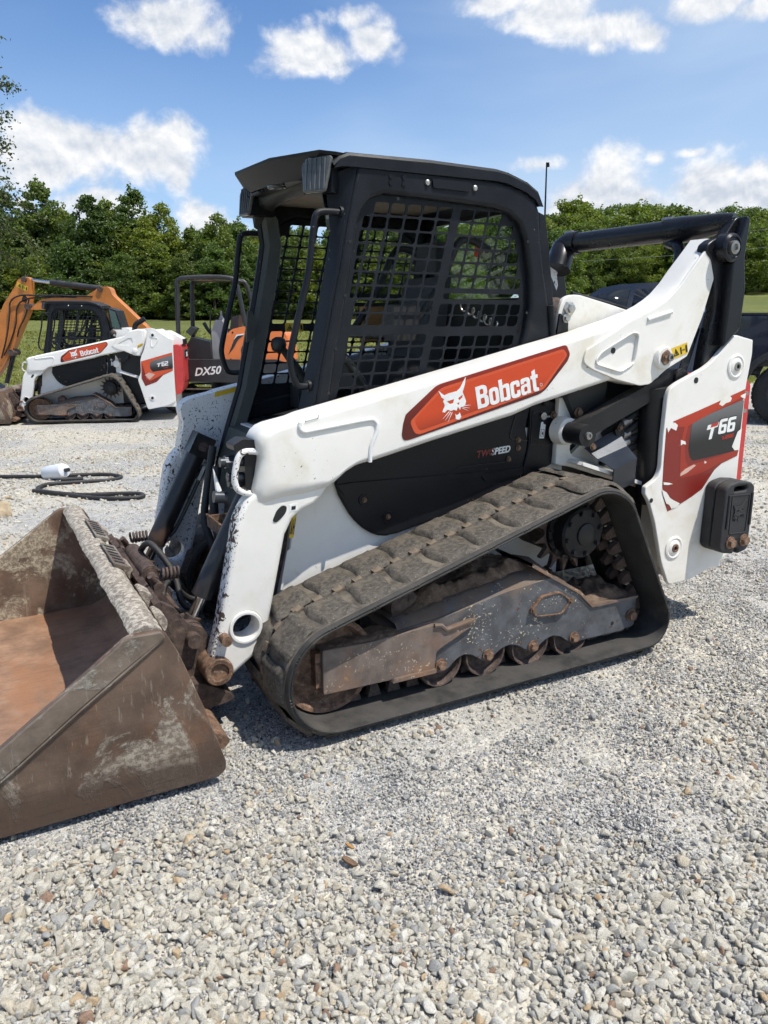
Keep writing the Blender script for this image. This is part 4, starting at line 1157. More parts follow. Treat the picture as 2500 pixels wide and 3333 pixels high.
def lift_arm(root, tail, mats, name='lift_arm', legm=None):
    g = G()
    full = ARM_TOP + tail + ARM_BOT + NOSE
    inn = inset(full, .026); nt, nb, nn = len(ARM_TOP), len(ARM_BOT), len(NOSE)
    inn[:len(TOP_IN)] = TOP_IN; inn[-nn:] = NOSE_IN; inn[-nn - 3:-nn] = BOT_IN
    def ring(f, y, src=None):       # f: how far in towards the flat outer face
        return [(p[0] + (q[0] - p[0]) * f, y, p[1] + (q[1] - p[1]) * f) for p, q in zip(full, inn)]
    rings = [ring(0, .385), ring(0, .296), ring(.12, .280), ring(.40, .267), ring(.80, .2605), ring(1.0, .260)]
    g.quadstrip([r + [r[0]] for r in rings]); bmv = g.b
    bmesh.ops.remove_doubles(bmv, verts=bmv.verts[:], dist=1e-5)
    bmv.faces.new([bmv.verts.new(p) for p in rings[-1]]); bmv.faces.new([bmv.verts.new(p) for p in rings[0][::-1]])
    bmesh.ops.remove_doubles(bmv, verts=bmv.verts[:], dist=1e-5)
    arm = g.obj(name, mats, root, 52)
    leg = plate('arm_leg', [LEG, HOLE], .282, .362, legm or mats, arm, .018, res=3)
    ring_ = [circ(.872, .392, .062, 24), circ(.872, .392, .049, 24)]
    plate('hole_collar', ring_, .274, .370, mats, arm, .003)
    boss = G().lathe((.762, 0, .250), [(.052, .40), (.052, .262), (.048, .256), (.034, .256), (.033, .264), (.01, .268)], 28).obj('pivot_boss', rust, arm, 30)
    G().cyl((.790, .24, .368), (.790, .31, .368), .019, seg=16, bev=.003).obj('lock_pin', rust, arm)
    return arm

def tilt_cylinder(root, y, name='tilt_cylinder'):
    a, b, c = Vector((1.00, y, .905)), Vector((.768, y, .470)), Vector((.706, y, .352))
    d = (b - a).normalized()
    cyl = G().cyl(a - d * .02, b, .043, seg=28, bev=.004).obj(name, cylm, root)
    G().box(-.045, .045, -.047, .047, -.05, .05, .006).obj('end_block', cylm, cyl, 35, Matrix.Translation(a) @ d.to_track_quat('Z', 'Y').to_matrix().to_4x4())
    G().cyl((a.x, y - .06, a.z), (a.x, y + .06, a.z), .022, seg=20, bev=.003).obj('pin', rust_d, cyl)
    G().cyl(b, c, .022, seg=20).obj('rod', chrome, cyl)
    G().cyl(c - d * .055, c - d * .04, .032, seg=20).obj('gland', rust_d, cyl)
    eye = G().cyl((c.x, y - .05, c.z), (c.x, y + .05, c.z), .047, seg=28, bev=.004).obj('rod_eye', rust_d, cyl)
    G().cyl((c.x, y - .075, c.z), (c.x, y + .06, c.z), .024, seg=20, bev=.004).obj('pin', rust_d, cyl)
    n_ = Vector((d.z, 0, -d.x))
    G().tube([a + d * .10 - n_ * .05, a + d * .16 - n_ * .062, b - d * .12 - n_ * .06, b - d * .05 - n_ * .045], .009, 8, smooth=4).obj('oil_pipe', cylm, cyl)
    G().cyl(a + d * .08 - n_ * .060, a + d * .15 - n_ * .060, .014, seg=6).obj('fitting', steel, cyl)
    return cyl

def recess_front(z):
    P = [(1.10, 1.265), (1.325, 1.300), (1.444, 1.329), (1.748, 1.386), (1.80, 1.397), (1.87, 1.44), (1.90, 1.47), (2.0, 1.5)]
    return float(np.interp(z, [p[0] for p in P], [p[1] for p in P]))
def recess_rear(z):
    P = [(1.10, 2.05), (1.25, 2.12), (1.396, 2.172), (1.523, 2.197), (1.655, 2.185), (1.783, 2.154), (1.841, 2.12), (1.875, 2.065), (1.9, 1.99)]
    return float(np.interp(z, [p[0] for p in P], [p[1] for p in P]))
def screen_holes():
    H = []
    def row(x0, z, stepx, nmax, direc, w=.0605, h=.0425):
        for k in range(nmax):
            cx = x0 + direc * k * stepx
            lo, hi = cx - w / 2, cx + w / 2
            a, b = recess_front(z) + .026, recess_rear(z) - .032
            lo2, hi2 = max(lo, a), min(hi, b)
            if hi2 - lo2 < .018: continue
            sh = .246 * h / 2
            H.append(rnd([(lo2 - sh, z - h / 2), (hi2 - sh, z - h / 2), (hi2 + sh, z + h / 2), (lo2 + sh, z + h / 2)], .010, 3))
    for j in range(9): row(1.787 - .0122 * j, 1.860 - .0495 * j, .0695, 6, -1)
    for j in range(5): row(1.673 - .0122 * j, 1.387 - .0497 * j, .0695, 6, -1)
    for j in range(6): row(1.885 - .0125 * j, 1.857 - .0505 * j, .0683, 6, 1)
    H.append(rrect(1.783, 1.541, 2.158, 1.564, .011))
    for j, z in enumerate((1.502, 1.457)): row(1.794 - .012 * j, z, .0700, 6, 1)
    for j in range(4): row(1.765 - .012 * j, 1.378 - .050 * j, .0700, 6, 1)
    return H
CAB_OUT = [(1.396, 1.997), (1.38, 1.926), (1.351, 1.799), (1.323, 1.658), (1.275, 1.453), (1.237, 1.286), (1.214, 1.166), (1.17, 1.0), (1.26, 1.0), (2.31, 1.19), (2.315, 1.399), (2.30, 1.5), (2.261, 1.657), (2.232, 1.808), (2.222, 1.888), (2.203, 1.925), (2.156, 1.955), (2.072, 1.977), (1.937, 1.992), (1.735, 1.996), (1.445, 2.0)]
RECESS = [(1.386, 1.748), (1.396, 1.800), (1.414, 1.847), (1.452, 1.887), (1.508, 1.907), (1.737, 1.900), (1.994, 1.889), (2.071, 1.873), (2.123, 1.839), (2.154, 1.783), (2.185, 1.655), (2.196, 1.523), (2.172, 1.396), (2.13, 1.27), (2.09, 1.235), (1.262, 1.08), (1.30, 1.325), (1.329, 1.444)]
RIDGE = [(1.396, 1.997), (1.38, 1.926), (1.351, 1.799), (1.323, 1.658), (1.275, 1.453), (1.237, 1.286), (1.214, 1.166), (1.155, .98), (1.09, .76)]
PILIN = [(1.270, 1.935), (1.305, 1.895), (1.318, 1.78), (1.296, 1.665), (1.250, 1.455), (1.209, 1.285), (1.182, 1.166), (1.115, .98), (1.045, .76)]
HOLES = screen_holes()

def cab_side(cab, mirror=False):
    """one side of the cab: pressed frame, punched steel screen, front pillar"""
    f = plate('side_frame', [CAB_OUT, RECESS], .40, .446, cabm, cab, .016, res=3)
    wide = [(x + (.012 if x > 1.7 else -.012), z + (.012 if z > 1.5 else 0)) for x, z in RECESS]
    s = plate('screen', [wide] + HOLES, .430, .4345, cabm, cab)
    g = G()
    L = [[(x, .402, z) for x, z in RIDGE], [(x - .012, .410, z - .002) for x, z in RIDGE],
         [(x, .470, z) for x, z in PILIN], [(x + .012, .485, z) for x, z in PILIN], [(x + .055, .48, z) for x, z in PILIN], [(x + .03, .43, z) for x, z in RIDGE]]
    g.quadstrip(L, True)
    p = g.obj('front_pillar', cabm, cab, 32)
    h = [(1.345, .435, 1.836), (1.275, .432, 1.835), (1.248, .43, 1.825), (1.239, .43, 1.800), (1.229, .43, 1.742), (1.212, .43, 1.629), (1.186, .43, 1.534), (1.160, .43, 1.445), (1.134, .43, 1.345), (1.133, .43, 1.300), (1.148, .43, 1.245), (1.168, .43, 1.226), (1.212, .44, 1.226)]
    gr = G().tube(h, .0125, 10, smooth=4).obj('grab_handle', cabm, cab, 60)
    G().cyl((1.338, .435, 1.836), (1.352, .435, 1.836), .021, seg=14).cyl((1.200, .44, 1.226), (1.214, .44, 1.226), .021, seg=14).obj('handle_foot', cabm, cab)
    G().prism(rnd([(1.703, 1.972), (1.878, 1.971), (1.870, 1.938), (1.709, 1.940)], .006), .3935, .401, .002).obj('name_recess', blackp, cab)
    for x, z in ((1.684, 1.957), (1.898, 1.953)): G().lathe((x, 0, z), [(.011, .400), (.010, .394), (.005, .390)], 14).obj('rivet', zincm, cab)
    for x in (1.529, 1.583):
        for dz in (.011, -.011): G().cyl((x, .396, 1.955 + dz), (x, .402, 1.955 + dz), .008, seg=10).obj('weld_dot', cabm, cab)
    for x, z in ((1.362, 1.735), (1.340, 1.55), (1.30, 1.36), (1.268, 1.20), (1.56, 1.893), (2.165, 1.77), (2.175, 1.49)): G().cyl((x, .3985, z), (x, .4005, z), .006, seg=10).obj('rivet_hole', inkm, cab)
    return [f, s, p, gr]

def mirror_tree(o, parent):
    """mirrored copy of a part and of its sub-parts on the far side"""
    c = bpy.data.objects.new(o.name.split('.')[0], o.data); COL.objects.link(c); c.parent = parent
    if parent.type == 'EMPTY' and 'base' in parent: c.matrix_parent_inverse = Matrix.Translation(-Vector(parent['base']))
    c.matrix_basis = MIR @ o.matrix_basis
    for k in list(o.children):
        d = bpy.data.objects.new(k.name.split('.')[0], k.data); COL.objects.link(d); d.parent = c; d.matrix_basis = k.matrix_basis.copy()
    return c

def cab_build(root, detail=True):
    g = G()            # roof shell: side section swept across
    sec = [(1.30, 1.992), (1.325, 2.016), (1.36, 2.030), (1.7, 2.034), (2.00, 2.028), (2.055, 2.020), (2.150, 1.992), (2.205, 1.962), (2.232, 1.915)]
    inn = [(1.30, 1.975), (1.34, 1.985), (1.7, 1.985), (2.0, 1.985), (2.05, 1.98), (2.14, 1.955), (2.19, 1.93), (2.212, 1.905)]
    ysec = [(.392, .0, .010), (.398, 0, .0), (.42, .006, 0), (.60, .012, 0), (1.10, .012, 0), (1.28, .006, 0), (1.302, 0, 0), (1.308, 0, .010)]
    lines = []
    for y, up, dn in ysec:
        lines.append([(x, y, z + up * (1 if x < 2.1 else .4) - dn) for x, z in sec])
    g.quadstrip(lines)
    g.quadstrip([[(x, y, z) for x, z in inn] for y in (.392, .85, 1.308)])
    for y in (.392, 1.308):
        g.quadstrip([[(x, y, z - .010) for x, z in sec[1:]], [(x, y, z) for x, z in inn]])
    cab = g.obj('cab', cabm, root, 38)
    parts = cab_side(cab)
    for p in parts:
        c = bpy.data.objects.new(p.name.split('.')[0], p.data); COL.objects.link(c); c.parent = cab; c.matrix_basis = MIR
    # visor over the door opening
    g = G()
    top = [(1.37, .400, 2.026), (1.315, .402, 2.030), (1.262, .43, 2.036), (1.172, .68, 2.042), (1.142, 1.00, 2.038), (1.262, 1.27, 2.036), (1.315, 1.298, 2.030), (1.37, 1.30, 2.026)]
    mid = [(1.37, .402, 2.014), (1.316, .404, 2.019), (1.264, .434, 2.026), (1.173, .682, 2.031), (1.143, 1.00, 2.027), (1.264, 1.266, 2.026), (1.316, 1.296, 2.019), (1.37, 1.298, 2.014)]
    low = [(1.37, .60, 1.972), (1.330, .605, 1.966), (1.262, .62, 1.962), (1.206, .74, 1.962), (1.195, .97, 1.962), (1.262, 1.08, 1.962), (1.330, 1.095, 1.966), (1.37, 1.10, 1.972)]
    g.quadstrip([top, mid, low]); b = g.b
    b.faces.new([b.verts.new(p) for p in top]); b.faces.new([b.verts.new(p) for p in low[::-1]])
    vis = g.obj('visor', blackp, cab, 25)
    if detail:
        G().lathe((1.235, .78, 0), [(.036, 1.963), (.036, 1.955), (.030, 1.952), (.020, 1.956), (.012, 1.951)], 24, 'z').obj('dome_lamp', lens, cab)
        G().box(1.205, 1.222, .90, 1.0, 1.954, 1.960).obj('slot', inkm, cab)
        for x, y in ((1.23, .70), (1.215, .88), (1.215, 1.06)): G().cyl((x, y, 1.954), (x, y, 1.961), .007, seg=10).obj('screw', blackm, cab)
    # work lamps under the visor corners
    for y0, sgn in ((.445, 1), (1.255, -1)):
        M = Matrix.Translation((1.312, y0 + sgn * .045, 1.950)) @ Matrix.Rotation(R(30 if sgn > 0 else 6), 4, 'Z') @ Matrix.Rotation(R(10), 4, 'Y') @ Matrix.Scale(1.18, 4)
        body = G().hexa([(-.035, -.052, -.05), (.05, -.045, -.035), (.05, .045, -.035), (-.035, .052, -.05), (-.045, -.052, .048), (.05, -.045, .04), (.05, .045, .04), (-.045, .052, .048)], .008).obj('work_lamp', blackp, cab, 35, M)
        ln = rnd([(-.056, -.050), (-.040, .052), (.040, .052), (.056, -.030), (.030, -.055)], .010)
        me = flat_mesh('lens', [ln], .014, .004); me.transform(Matrix.Translation((-.048, 0, 0)) @ Matrix.Rotation(R(-90), 4, 'Y') @ Matrix.Rotation(R(90), 4, 'Z'))
        finish(bpy.data.objects.new('lamp_lens', me), lens, cab).matrix_basis = M
        rb = G()
        for yy in (-.034, -.017, 0, .017, .034): rb.tube([(-.056, yy - .004, -.045), (-.057, yy, .045)], .0028, 5)
        rbo = rb.obj('lens_ribs', lens, cab, 60, M); rbo['kind'] = 'stuff'
    # header and far-pillar trim round the door opening
    g = G()
    hd = [(.47, 1.845), (.50, 1.90), (.56, 1.93), (.70, 1.942), (1.0, 1.942), (1.14, 1.93), (1.20, 1.90), (1.23, 1.845)]
    g.quadstrip([[(1.318, y, z) for y, z in hd], [(1.295, y, z + .012) for y, z in hd], [(1.29, y, min(z + .05, 1.975)) for y, z in hd], [(1.36, y, min(z + .06, 1.98)) for y, z in hd], [(1.36, y, z) for y, z in hd]], True)
    g.obj('door_header', cab_in, cab, 30)
    g = G()
    tr = [(x + .055, z) for x, z in PILIN]
    g.quadstrip([[(x - .045, 1.226, z) for x, z in tr], [(x - .02, 1.195, z) for x, z in tr], [(x + .03, 1.185, z) for x, z in tr], [(x + .05, 1.23, z) for x, z in tr]])
    t1 = g.obj('pillar_trim', trim, cab, 30)
    G().prism(rnd([(1.252, 1.50), (1.268, 1.46), (1.26, 1.385), (1.22, 1.36), (1.232, 1.50)], .008), 1.176, 1.19, .003).obj('trim_cover', trim, cab)
    # rear wall and window
    g = G()
    def rw(z): return float(np.interp(z, [.8, 1.40, 1.6, 1.7, 1.83, 1.92], [2.33, 2.32, 2.29, 2.265, 2.24, 2.225]))
    fr = []
    for (y0, y1, z0, z1) in ((.44, .50, .85, 1.95), (1.20, 1.26, .85, 1.95), (.50, 1.20, 1.90, 1.96), (.50, 1.20, .85, 1.555)):
        g.hexa([(rw(z0) - .03, y0, z0), (rw(z0), y0, z0), (rw(z0), y1, z0), (rw(z0) - .03, y1, z0), (rw(z1) - .03, y0, z1), (rw(z1), y0, z1), (rw(z1), y1, z1), (rw(z1) - .03, y1, z1)], .004)
    g.obj('rear_wall', cabm, cab)
    G().hexa([(rw(1.55) - .02, .50, 1.55), (rw(1.55) - .015, .50, 1.55), (rw(1.55) - .015, 1.20, 1.55), (rw(1.55) - .02, 1.20, 1.55), (rw(1.91) - .02, .50, 1.91), (rw(1.91) - .015, .50, 1.91), (rw(1.91) - .015, 1.20, 1.91), (rw(1.91) - .02, 1.20, 1.91)]).obj('rear_window', glass, cab)
    g = G(); g.box(1.40, 2.20, .46, 1.24, 1.955, 1.972, .004); hl = g.obj('headliner', headl, cab)
    # floor, seat and controls
    G().prism([(1.05, .72), (1.13, .98), (1.30, 1.02), (2.30, 1.05), (2.30, .72)], .46, 1.24, .01).obj('cab_floor', cab_in, cab)
    st = G().box(1.50, 1.92, .66, 1.04, 1.18, 1.30, .04, 3).obj('seat', seatm, cab)
    G().hexa([(1.84, .68, 1.26), (1.94, .68, 1.26), (1.94, 1.02, 1.26), (1.84, 1.02, 1.26), (1.93, .71, 1.64), (2.00, .71, 1.64), (2.00, .99, 1.64), (1.93, .99, 1.64)], .035, 3).obj('seat_back', seatm, cab)
    G().hexa([(1.95, .76, 1.66), (2.00, .76, 1.66), (2.00, .94, 1.66), (1.95, .94, 1.66), (1.96, .77, 1.79), (2.01, .77, 1.79), (2.01, .93, 1.79), (1.96, .93, 1.79)], .02, 3).obj('headrest', seatm, cab)
    if detail:
        for y in (.53, 1.17):
            j = G().tube([(1.50, y, 1.16), (1.47, y, 1.22), (1.42, y, 1.29), (1.385, y, 1.335)], lambda t: .024 - .008 * t, 10, smooth=4).obj('joystick', cab_in, cab, 60)
            G().lathe((1.37, y, 0), [(.012, 1.315), (.03, 1.325), (.036, 1.35), (.030, 1.375), (.012, 1.385)], 16, 'z').obj('grip', cab_in, cab, 60)
            G().box(1.44, 1.90, y - .055, y + .055, 1.06, 1.165, .02, 2).obj('armrest', seatm, cab)
        lb = G().tube([(2.10, .58, 1.75), (1.96, .58, 1.78), (1.86, .58, 1.60), (1.72, .60, 1.42), (1.66, .66, 1.40), (1.66, 1.04, 1.40), (1.72, 1.10, 1.42), (1.86, 1.12, 1.60), (1.96, 1.12, 1.78), (2.10, 1.12, 1.75)], .017, 10, smooth=5).obj('lap_bar', cab_in, cab, 60)
        G().tube([(1.80 + .012 * math.cos(t), .52 + .012 * math.sin(t), 0) and (1.93 + .0048 * t, .52 + .017 * math.sin(t), 1.520 - .0022 * t + .017 * math.cos(t)) for t in [i * .45 for i in range(0, 84)]], .0035, 5).obj('lap_bar_spring', zincm, cab, 60)
        G().hexa([(1.40, .56, 1.80), (1.44, .56, 1.79), (1.44, .68, 1.79), (1.40, .68, 1.80), (1.385, .56, 1.90), (1.44, .56, 1.905), (1.44, .68, 1.905), (1.385, .68, 1.90)], .008).obj('display', blackp, cab)
        G().hexa([(1.398, .57, 1.815), (1.400, .57, 1.815), (1.400, .67, 1.815), (1.398, .67, 1.815), (1.386, .57, 1.89), (1.388, .57, 1.89), (1.388, .67, 1.89), (1.386, .67, 1.89)]).obj('display_screen', screenm, cab)
        G().box(1.60, 1.72, .50, .58, 1.38, 1.52, .01).obj('side_console', seatm, cab)
        G().box(1.78, 1.90, 1.10, 1.16, 1.36, 1.52, .004).obj('plywood_piece', woodc, cab)
        tg = plate('orange_tag', [(2.118, 1.80), (2.150, 1.79), (2.158, 1.745), (2.138, 1.748), (2.130, 1.725), (2.112, 1.735)], .70, .703, orangetag, cab)
        warning_sticker('warning_label', [(1.44, 1.405), (1.53, 1.405), (1.53, 1.445), (1.44, 1.445)], 1.262, cab)
        G().tube([(2.345, .50, 1.42), (2.338, .50, 1.75), (2.330, .50, 1.90), (2.326, .50, 2.097)], lambda t: .0055 - .0025 * t, 8).obj('antenna', blackm, cab, 60)
        G().tube([(2.335, .50, 2.08), (2.3325, .50, 2.097)], .006, 8).obj('antenna_tip', blackm, cab)
        G().tube([(2.30, .40, 1.10), (2.318, .40, 1.40), (2.30, .40, 1.52)], .016, 8).obj('rear_flange', cabm, cab, 60)
    return cab
# ------------------------------------------------------------------ the big loader
LB = (1.9, .85, 0)
big = thing('track_loader', 'white compact track loader with black cab, nearest the viewer on the gravel', 'loader', LB)

trk = make_track(big)
ucar = undercarriage(big)
for p in [o for o in list(big.children)]:
    if p.name.startswith(('track', 'idler', 'roller', 'sprocket', 'carrier')): mirror_tree(p, big)

# chassis
ch = G().prism([(1.055, .40), (1.11, .61), (1.13, .76), (1.18, 1.0), (2.42, 1.0), (2.45, .80), (2.45, .30), (1.20, .26)], .44, 1.26, .012, 2).obj('lower_body', white, big)
plate('side_seam', [(1.128, .735), (1.112, .612), (1.098, .604), (1.064, .450), (1.074, .448), (1.112, .590), (1.124, .602), (1.142, .735)], .434, .441, white, ch, .002)
warning_sticker('warning_label', [(1.106, .655), (1.124, .655), (1.140, .745), (1.122, .745)], .432, ch)
G().box(1.25, 2.35, .47, 1.23, .22, .30, .01).obj('belly_plate', rust_d, big)
sp_out = [(1.300, .846), (1.314, .800), (1.334, .764), (1.356, .725), (1.382, .690), (1.415, .657), (1.450, .632), (1.484, .616), (1.520, .609), (1.576, .613), (2.0, .70), (2.21, .76), (2.20, .79), (2.205, .83), (2.225, .905), (2.228, .95), (2.215, 1.0), (2.24, 1.13), (1.34, 1.06)]
spn = plate('side_panel', sp_out, .418, .440, blackp, big, .008, res=3)
up = rnd([(1.350, .862), (1.365, .834), (1.98, .818), (2.0, .852), (2.215, .868), (2.222, .905), (2.225, .95), (2.212, 1.0), (2.235, 1.12), (1.38, 1.05)], .012)
G().prism([(1.30, .845), (1.335, .800), (1.38, .829), (1.985, .812), (2.0, .79), (2.20, .80), (2.205, .83), (2.0, .822), (1.99, .832), (1.375, .848)], .410, .42, .004).obj('panel_ridge', blackp, spn)
for x, z in ((1.420, .773), (1.527, .692)):
    G().lathe((x, 0, z), [(.024, .418), (.022, .412), (.014, .412), (.013, .417), (.006, .417)], 20).obj('bolt_recess', blackp, spn)
    bolt(x, .412, z, spn, boltm, .7)
for x, z in ((2.173, .956), (2.175, .920), (2.125, .875)): bolt(x, .416, z, spn, boltm, .8)
G().box(1.86, 2.13, .414, .419, .862, .865).obj('panel_groove', inkm, spn)
plate('panel_groove', [(2.150, 1.06), (2.127, .985), (2.129, .968), (2.143, .958), (2.226, .946), (2.226, .951), (2.146, .963), (2.134, .972), (2.132, .985), (2.155, 1.06)], .414, .419, inkm, spn)
plate('access_door', rnd([(2.234, 1.13), (2.238, 1.0), (2.236, .92), (2.212, .80), (2.22, .77), (2.372, .83), (2.392, 1.11)], .008), .420, .440, blackp, big, .005)
plate('door_frame', [rnd([(2.245, 1.075), (2.243, .928), (2.36, .915), (2.378, 1.068)], .008), rnd([(2.249, 1.071), (2.247, .932), (2.357, .919), (2.374, 1.064)], .008)], .416, .421, blackm, spn)
sk = plate('fluid_label', rnd([(2.292, .953), (2.318, .951), (2.324, 1.012), (2.311, 1.016), (2.309, 1.026), (2.298, 1.024), (2.296, 1.0)], .003), .4175, .4195, printw, spn)
plate('fluid_symbol', [[(2.297, .962), (2.314, .960), (2.317, .992), (2.299, .994)], [(2.2985, .9635), (2.3125, .9615), (2.3155, .9905), (2.3005, .9925)]], .4165, .4175, inkm, spn)
plate('fluid_symbol', rnd([(2.303, .972), (2.308, .967), (2.312, .972), (2.308, .984)], .003), .4165, .4175, inkm, spn)
G().cyl((2.303, .422, 1.052), (2.303, .406, 1.052), .016, seg=18).obj('door_latch', zincm, spn); G().box(2.305, 2.335, .404, .410, 1.046, 1.052, .001).obj('latch_handle', zincm, spn)
bolt(2.363, .416, 1.052, spn, boltm, 1.0)
def side_text(body, size, x, z, ang, y, mat, parent, shear=0.0, bold=0.0, xs=1.0, name='lettering'):
    me = text_loops_mesh(name, body, size, shear, bold, .0012, xs); on_side(me, x, y, z, ang)
    return finish(bpy.data.objects.new(name, me), mat, parent, None)
side_text('TWO', .040, 1.955, .895, R(4), .4165, printr2, spn, .25, .0012, .95)
side_text('SPEED', .040, 2.032, .900, R(4), .4165, printw, spn, .25, .0012, .92)

# white upright and ledge between side panel and tail
ur = plate('side_upright', rnd([(2.375, 1.13), (2.372, .835), (2.40, .825), (2.455, .815), (2.93, .660), (2.945, .70), (2.475, .862), (2.452, .885), (2.462, 1.02), (2.50, 1.06), (2.50, 1.12)], [.0, .0, .01, .01, 0, 0, .02, .02, .03, .01, 0]), .395, .425, white, big, .004)
G().prism([(2.44, .838), (2.92, .676), (2.93, .690), (2.45, .852)], .30, .42, .003).obj('ledge', white, ur)
G().lathe((2.395, 0, .985), [(.066, .40), (.060, .345), (.050, .335), (.02, .335)], 28).obj('pivot_tube', white, ur)
# dark engine bay behind the links
G().box(2.45, 3.33, .44, 1.26, .30, 1.12, .01).obj('engine_bay', blackm, big)
G().prism([(2.47, .86), (2.70, 1.03), (2.95, 1.02), (2.95, .70)], .415, .438, .003).obj('inner_plate', white, big)

# control link, lift cylinder, shield, hoses
cl = G().prism(rnd([(2.36, .985), (2.385, .945), (2.43, .955), (2.985, 1.172), (3.01, 1.21), (2.985, 1.245), (2.95, 1.245), (2.375, 1.022)], .03), .275, .335, .006).obj('control_link', blackm, big)
G().cyl((2.393, .225, .983), (2.393, .36, .983), .047, seg=28, bev=.004).obj('link_boss', blackm, cl)
G().lathe((2.393, 0, .983), [(.017, .226), (.016, .214), (.009, .212), (.008, .218), (.002, .218)], 20).obj('link_pin', steel, cl)
G().cyl((2.975, .26, 1.205), (2.975, .345, 1.205), .04, seg=24, bev=.004).obj('link_boss', blackm, cl)
bolt(2.460, .262, .925, cl, boltm, 1.0)
lc = G().cyl((2.885, .31, .62), (2.855, .31, 1.155), .062, seg=30, bev=.005).obj('lift_cylinder', blackm, big)
G().cyl((2.857, .31, 1.12), (2.853, .31, 1.162), .068, seg=30, bev=.004).obj('gland', blackm, lc)
G().cyl((2.855, .31, 1.15), (2.835, .31, 1.29), .026, seg=24).obj('rod', steel, lc)
A_, B_, C_, D_ = (2.505, .36, .900), (2.694, .36, .976), (2.702, .30, .903), (2.529, .30, .856)
E_, F_ = (2.742, .275, .850), (2.606, .275, .808)
g2 = G(); b2 = g2.b
vs = [b2.verts.new(p) for p in (A_, B_, C_, D_, E_, F_, (2.750, .285, .730), (2.612, .285, .70))]
for q in ((0, 1, 2, 3), (3, 2, 4, 5), (5, 4, 6, 7)): b2.faces.new([vs[i] for i in q])
shield = g2.obj('hose_shield', greysteel, big, None)
md = shield.modifiers.new('thickness', 'SOLIDIFY'); md.thickness = .006
G().prism(rnd([(2.66, .975), (2.687, 1.008), (2.71, .995), (2.722, .95), (2.712, .905), (2.69, .90)], .006), .335, .345, .002).obj('shield_tab', blackm, shield)
bolt(2.684, .332, .985, shield, boltm, .9)
for i, (z0, z1) in enumerate(((1.00, 1.04), (.94, .99), (.90, .93), (.86, .885))):
    h = G().tube([(2.66, .42, z0 - .06), (2.74, .37, z0), (2.82, .36, z1), (2.90, .37, z1 + .02)], .018, 8, smooth=5).obj('hydraulic_hose', hosem, big, 60)
    G().cyl((2.735, .372, z0 - .003), (2.775, .365, z0 + .012), .022, seg=12).obj('hose_crimp', steel, h)
G().prism([(2.385, 1.14), (2.47, 1.0), (2.52, 1.01), (2.60, 1.07), (2.62, 1.22), (2.5, 1.2)], .36, .395, .004).obj('pivot_bracket', blackm, big)
bolt(2.452, .357, 1.065, big, boltm, 1.4, 'bracket_bolt'); bolt(2.448, .357, 1.022, big, boltm, 1.3, 'bracket_bolt')

# rear hood bracket behind the cab
hb = plate('hood_bracket', rnd([(2.345, 1.36), (2.358, 1.485), (2.377, 1.546), (2.418, 1.566), (2.473, 1.566), (2.66, 1.526), (2.95, 1.46), (2.95, 1.25), (2.42, 1.25)], [0, .02, .03, .03, .02, .02, 0, 0, 0]), .415, .44, white, big, .004)
G().lathe((2.414, 0, 1.508), [(.032, .418), (.030, .405), (.020, .400), (.019, .39), (.005, .388)], 6).obj('hinge_bolt', zincm, hb, 20)
G().box(2.46, 3.0, .44, 1.26, 1.12, 1.49, .01).obj('rear_hood', blackm, big)
G().tube([(2.44, .43, 1.572), (2.66, .43, 1.532), (2.95, .43, 1.466)], .009, 6).obj('hood_seal', blackm, hb)
plate('hinge_plate', rnd([(2.335, 1.30), (2.36, 1.49), (2.385, 1.475), (2.41, 1.45), (2.415, 1.35)], .008), .405, .416, blackm, big, .002)
bolt(2.393, .403, 1.468, big, zincm, 1.2, 'hinge_plate_bolt')
G().lathe((2.365, 0, 1.50), [(.055, .46), (.055, .44), (.04, .43)], 24).obj('grommet', rust_d, big)
plate('rear_bracket', rnd([(2.30, 1.40), (2.285, 1.74), (2.318, 1.72), (2.345, 1.66), (2.37, 1.62), (2.40, 1.565), (2.39, 1.45)], .012), .47, .48, blackm, big, .001)

# lift arm of the vertical-lift kind
TAIL = [(2.70, 1.495), (2.767, 1.521), (2.82, 1.548), (2.862, 1.575), (2.915, 1.622), (2.962, 1.676), (3.031, 1.748), (3.092, 1.814), (3.125, 1.80), (3.118, 1.74), (3.110, 1.70), (3.122, 1.648), (3.069, 1.472), (2.991, 1.296), (2.86, 1.242), (2.764, 1.186), (2.704, 1.178), (2.60, 1.20)]
arm = lift_arm(big, TAIL, white, legm=white_leg)
farm = mirror_tree(arm, big)
plate('notice_label', [(1.10, 1.112), (1.24, 1.140), (1.244, 1.162), (1.104, 1.134)], 1.3125, 1.3145, yellow, farm).matrix_basis = MIR.inverted()
farm.data = farm.data.copy(); farm.data.materials.clear(); farm.data.materials.append(white_chip)
for k in farm.children:
    if k.name.startswith('arm_leg'): k.data = k.data.copy(); k.data.materials.clear(); k.data.materials.append(white_chip)
for k in list(farm.children):
    if k.name.startswith('hole_collar'): bpy.data.objects.remove(k)
tagp(farm, 'chipped far lift arm seen from inside')
dbl = rnd([(2.367, 1.300), (2.380, 1.340), (2.40, 1.350), (2.562, 1.428), (2.605, 1.452), (2.70, 1.488), (2.76, 1.510), (2.815, 1.538), (2.856, 1.566), (2.908, 1.613), (2.955, 1.668), (3.02, 1.738), (3.07, 1.79), (3.10, 1.76), (3.098, 1.70), (3.112, 1.645), (3.060, 1.474), (2.985, 1.300), (2.86, 1.246), (2.764, 1.184), (2.704, 1.179), (2.552, 1.213), (2.421, 1.258), (2.376, 1.283)], .010, 2)
trin = rnd([(2.436, 1.300), (2.466, 1.332), (2.632, 1.408), (2.668, 1.402), (2.655, 1.282), (2.578, 1.245), (2.440, 1.281)], .022, 4)
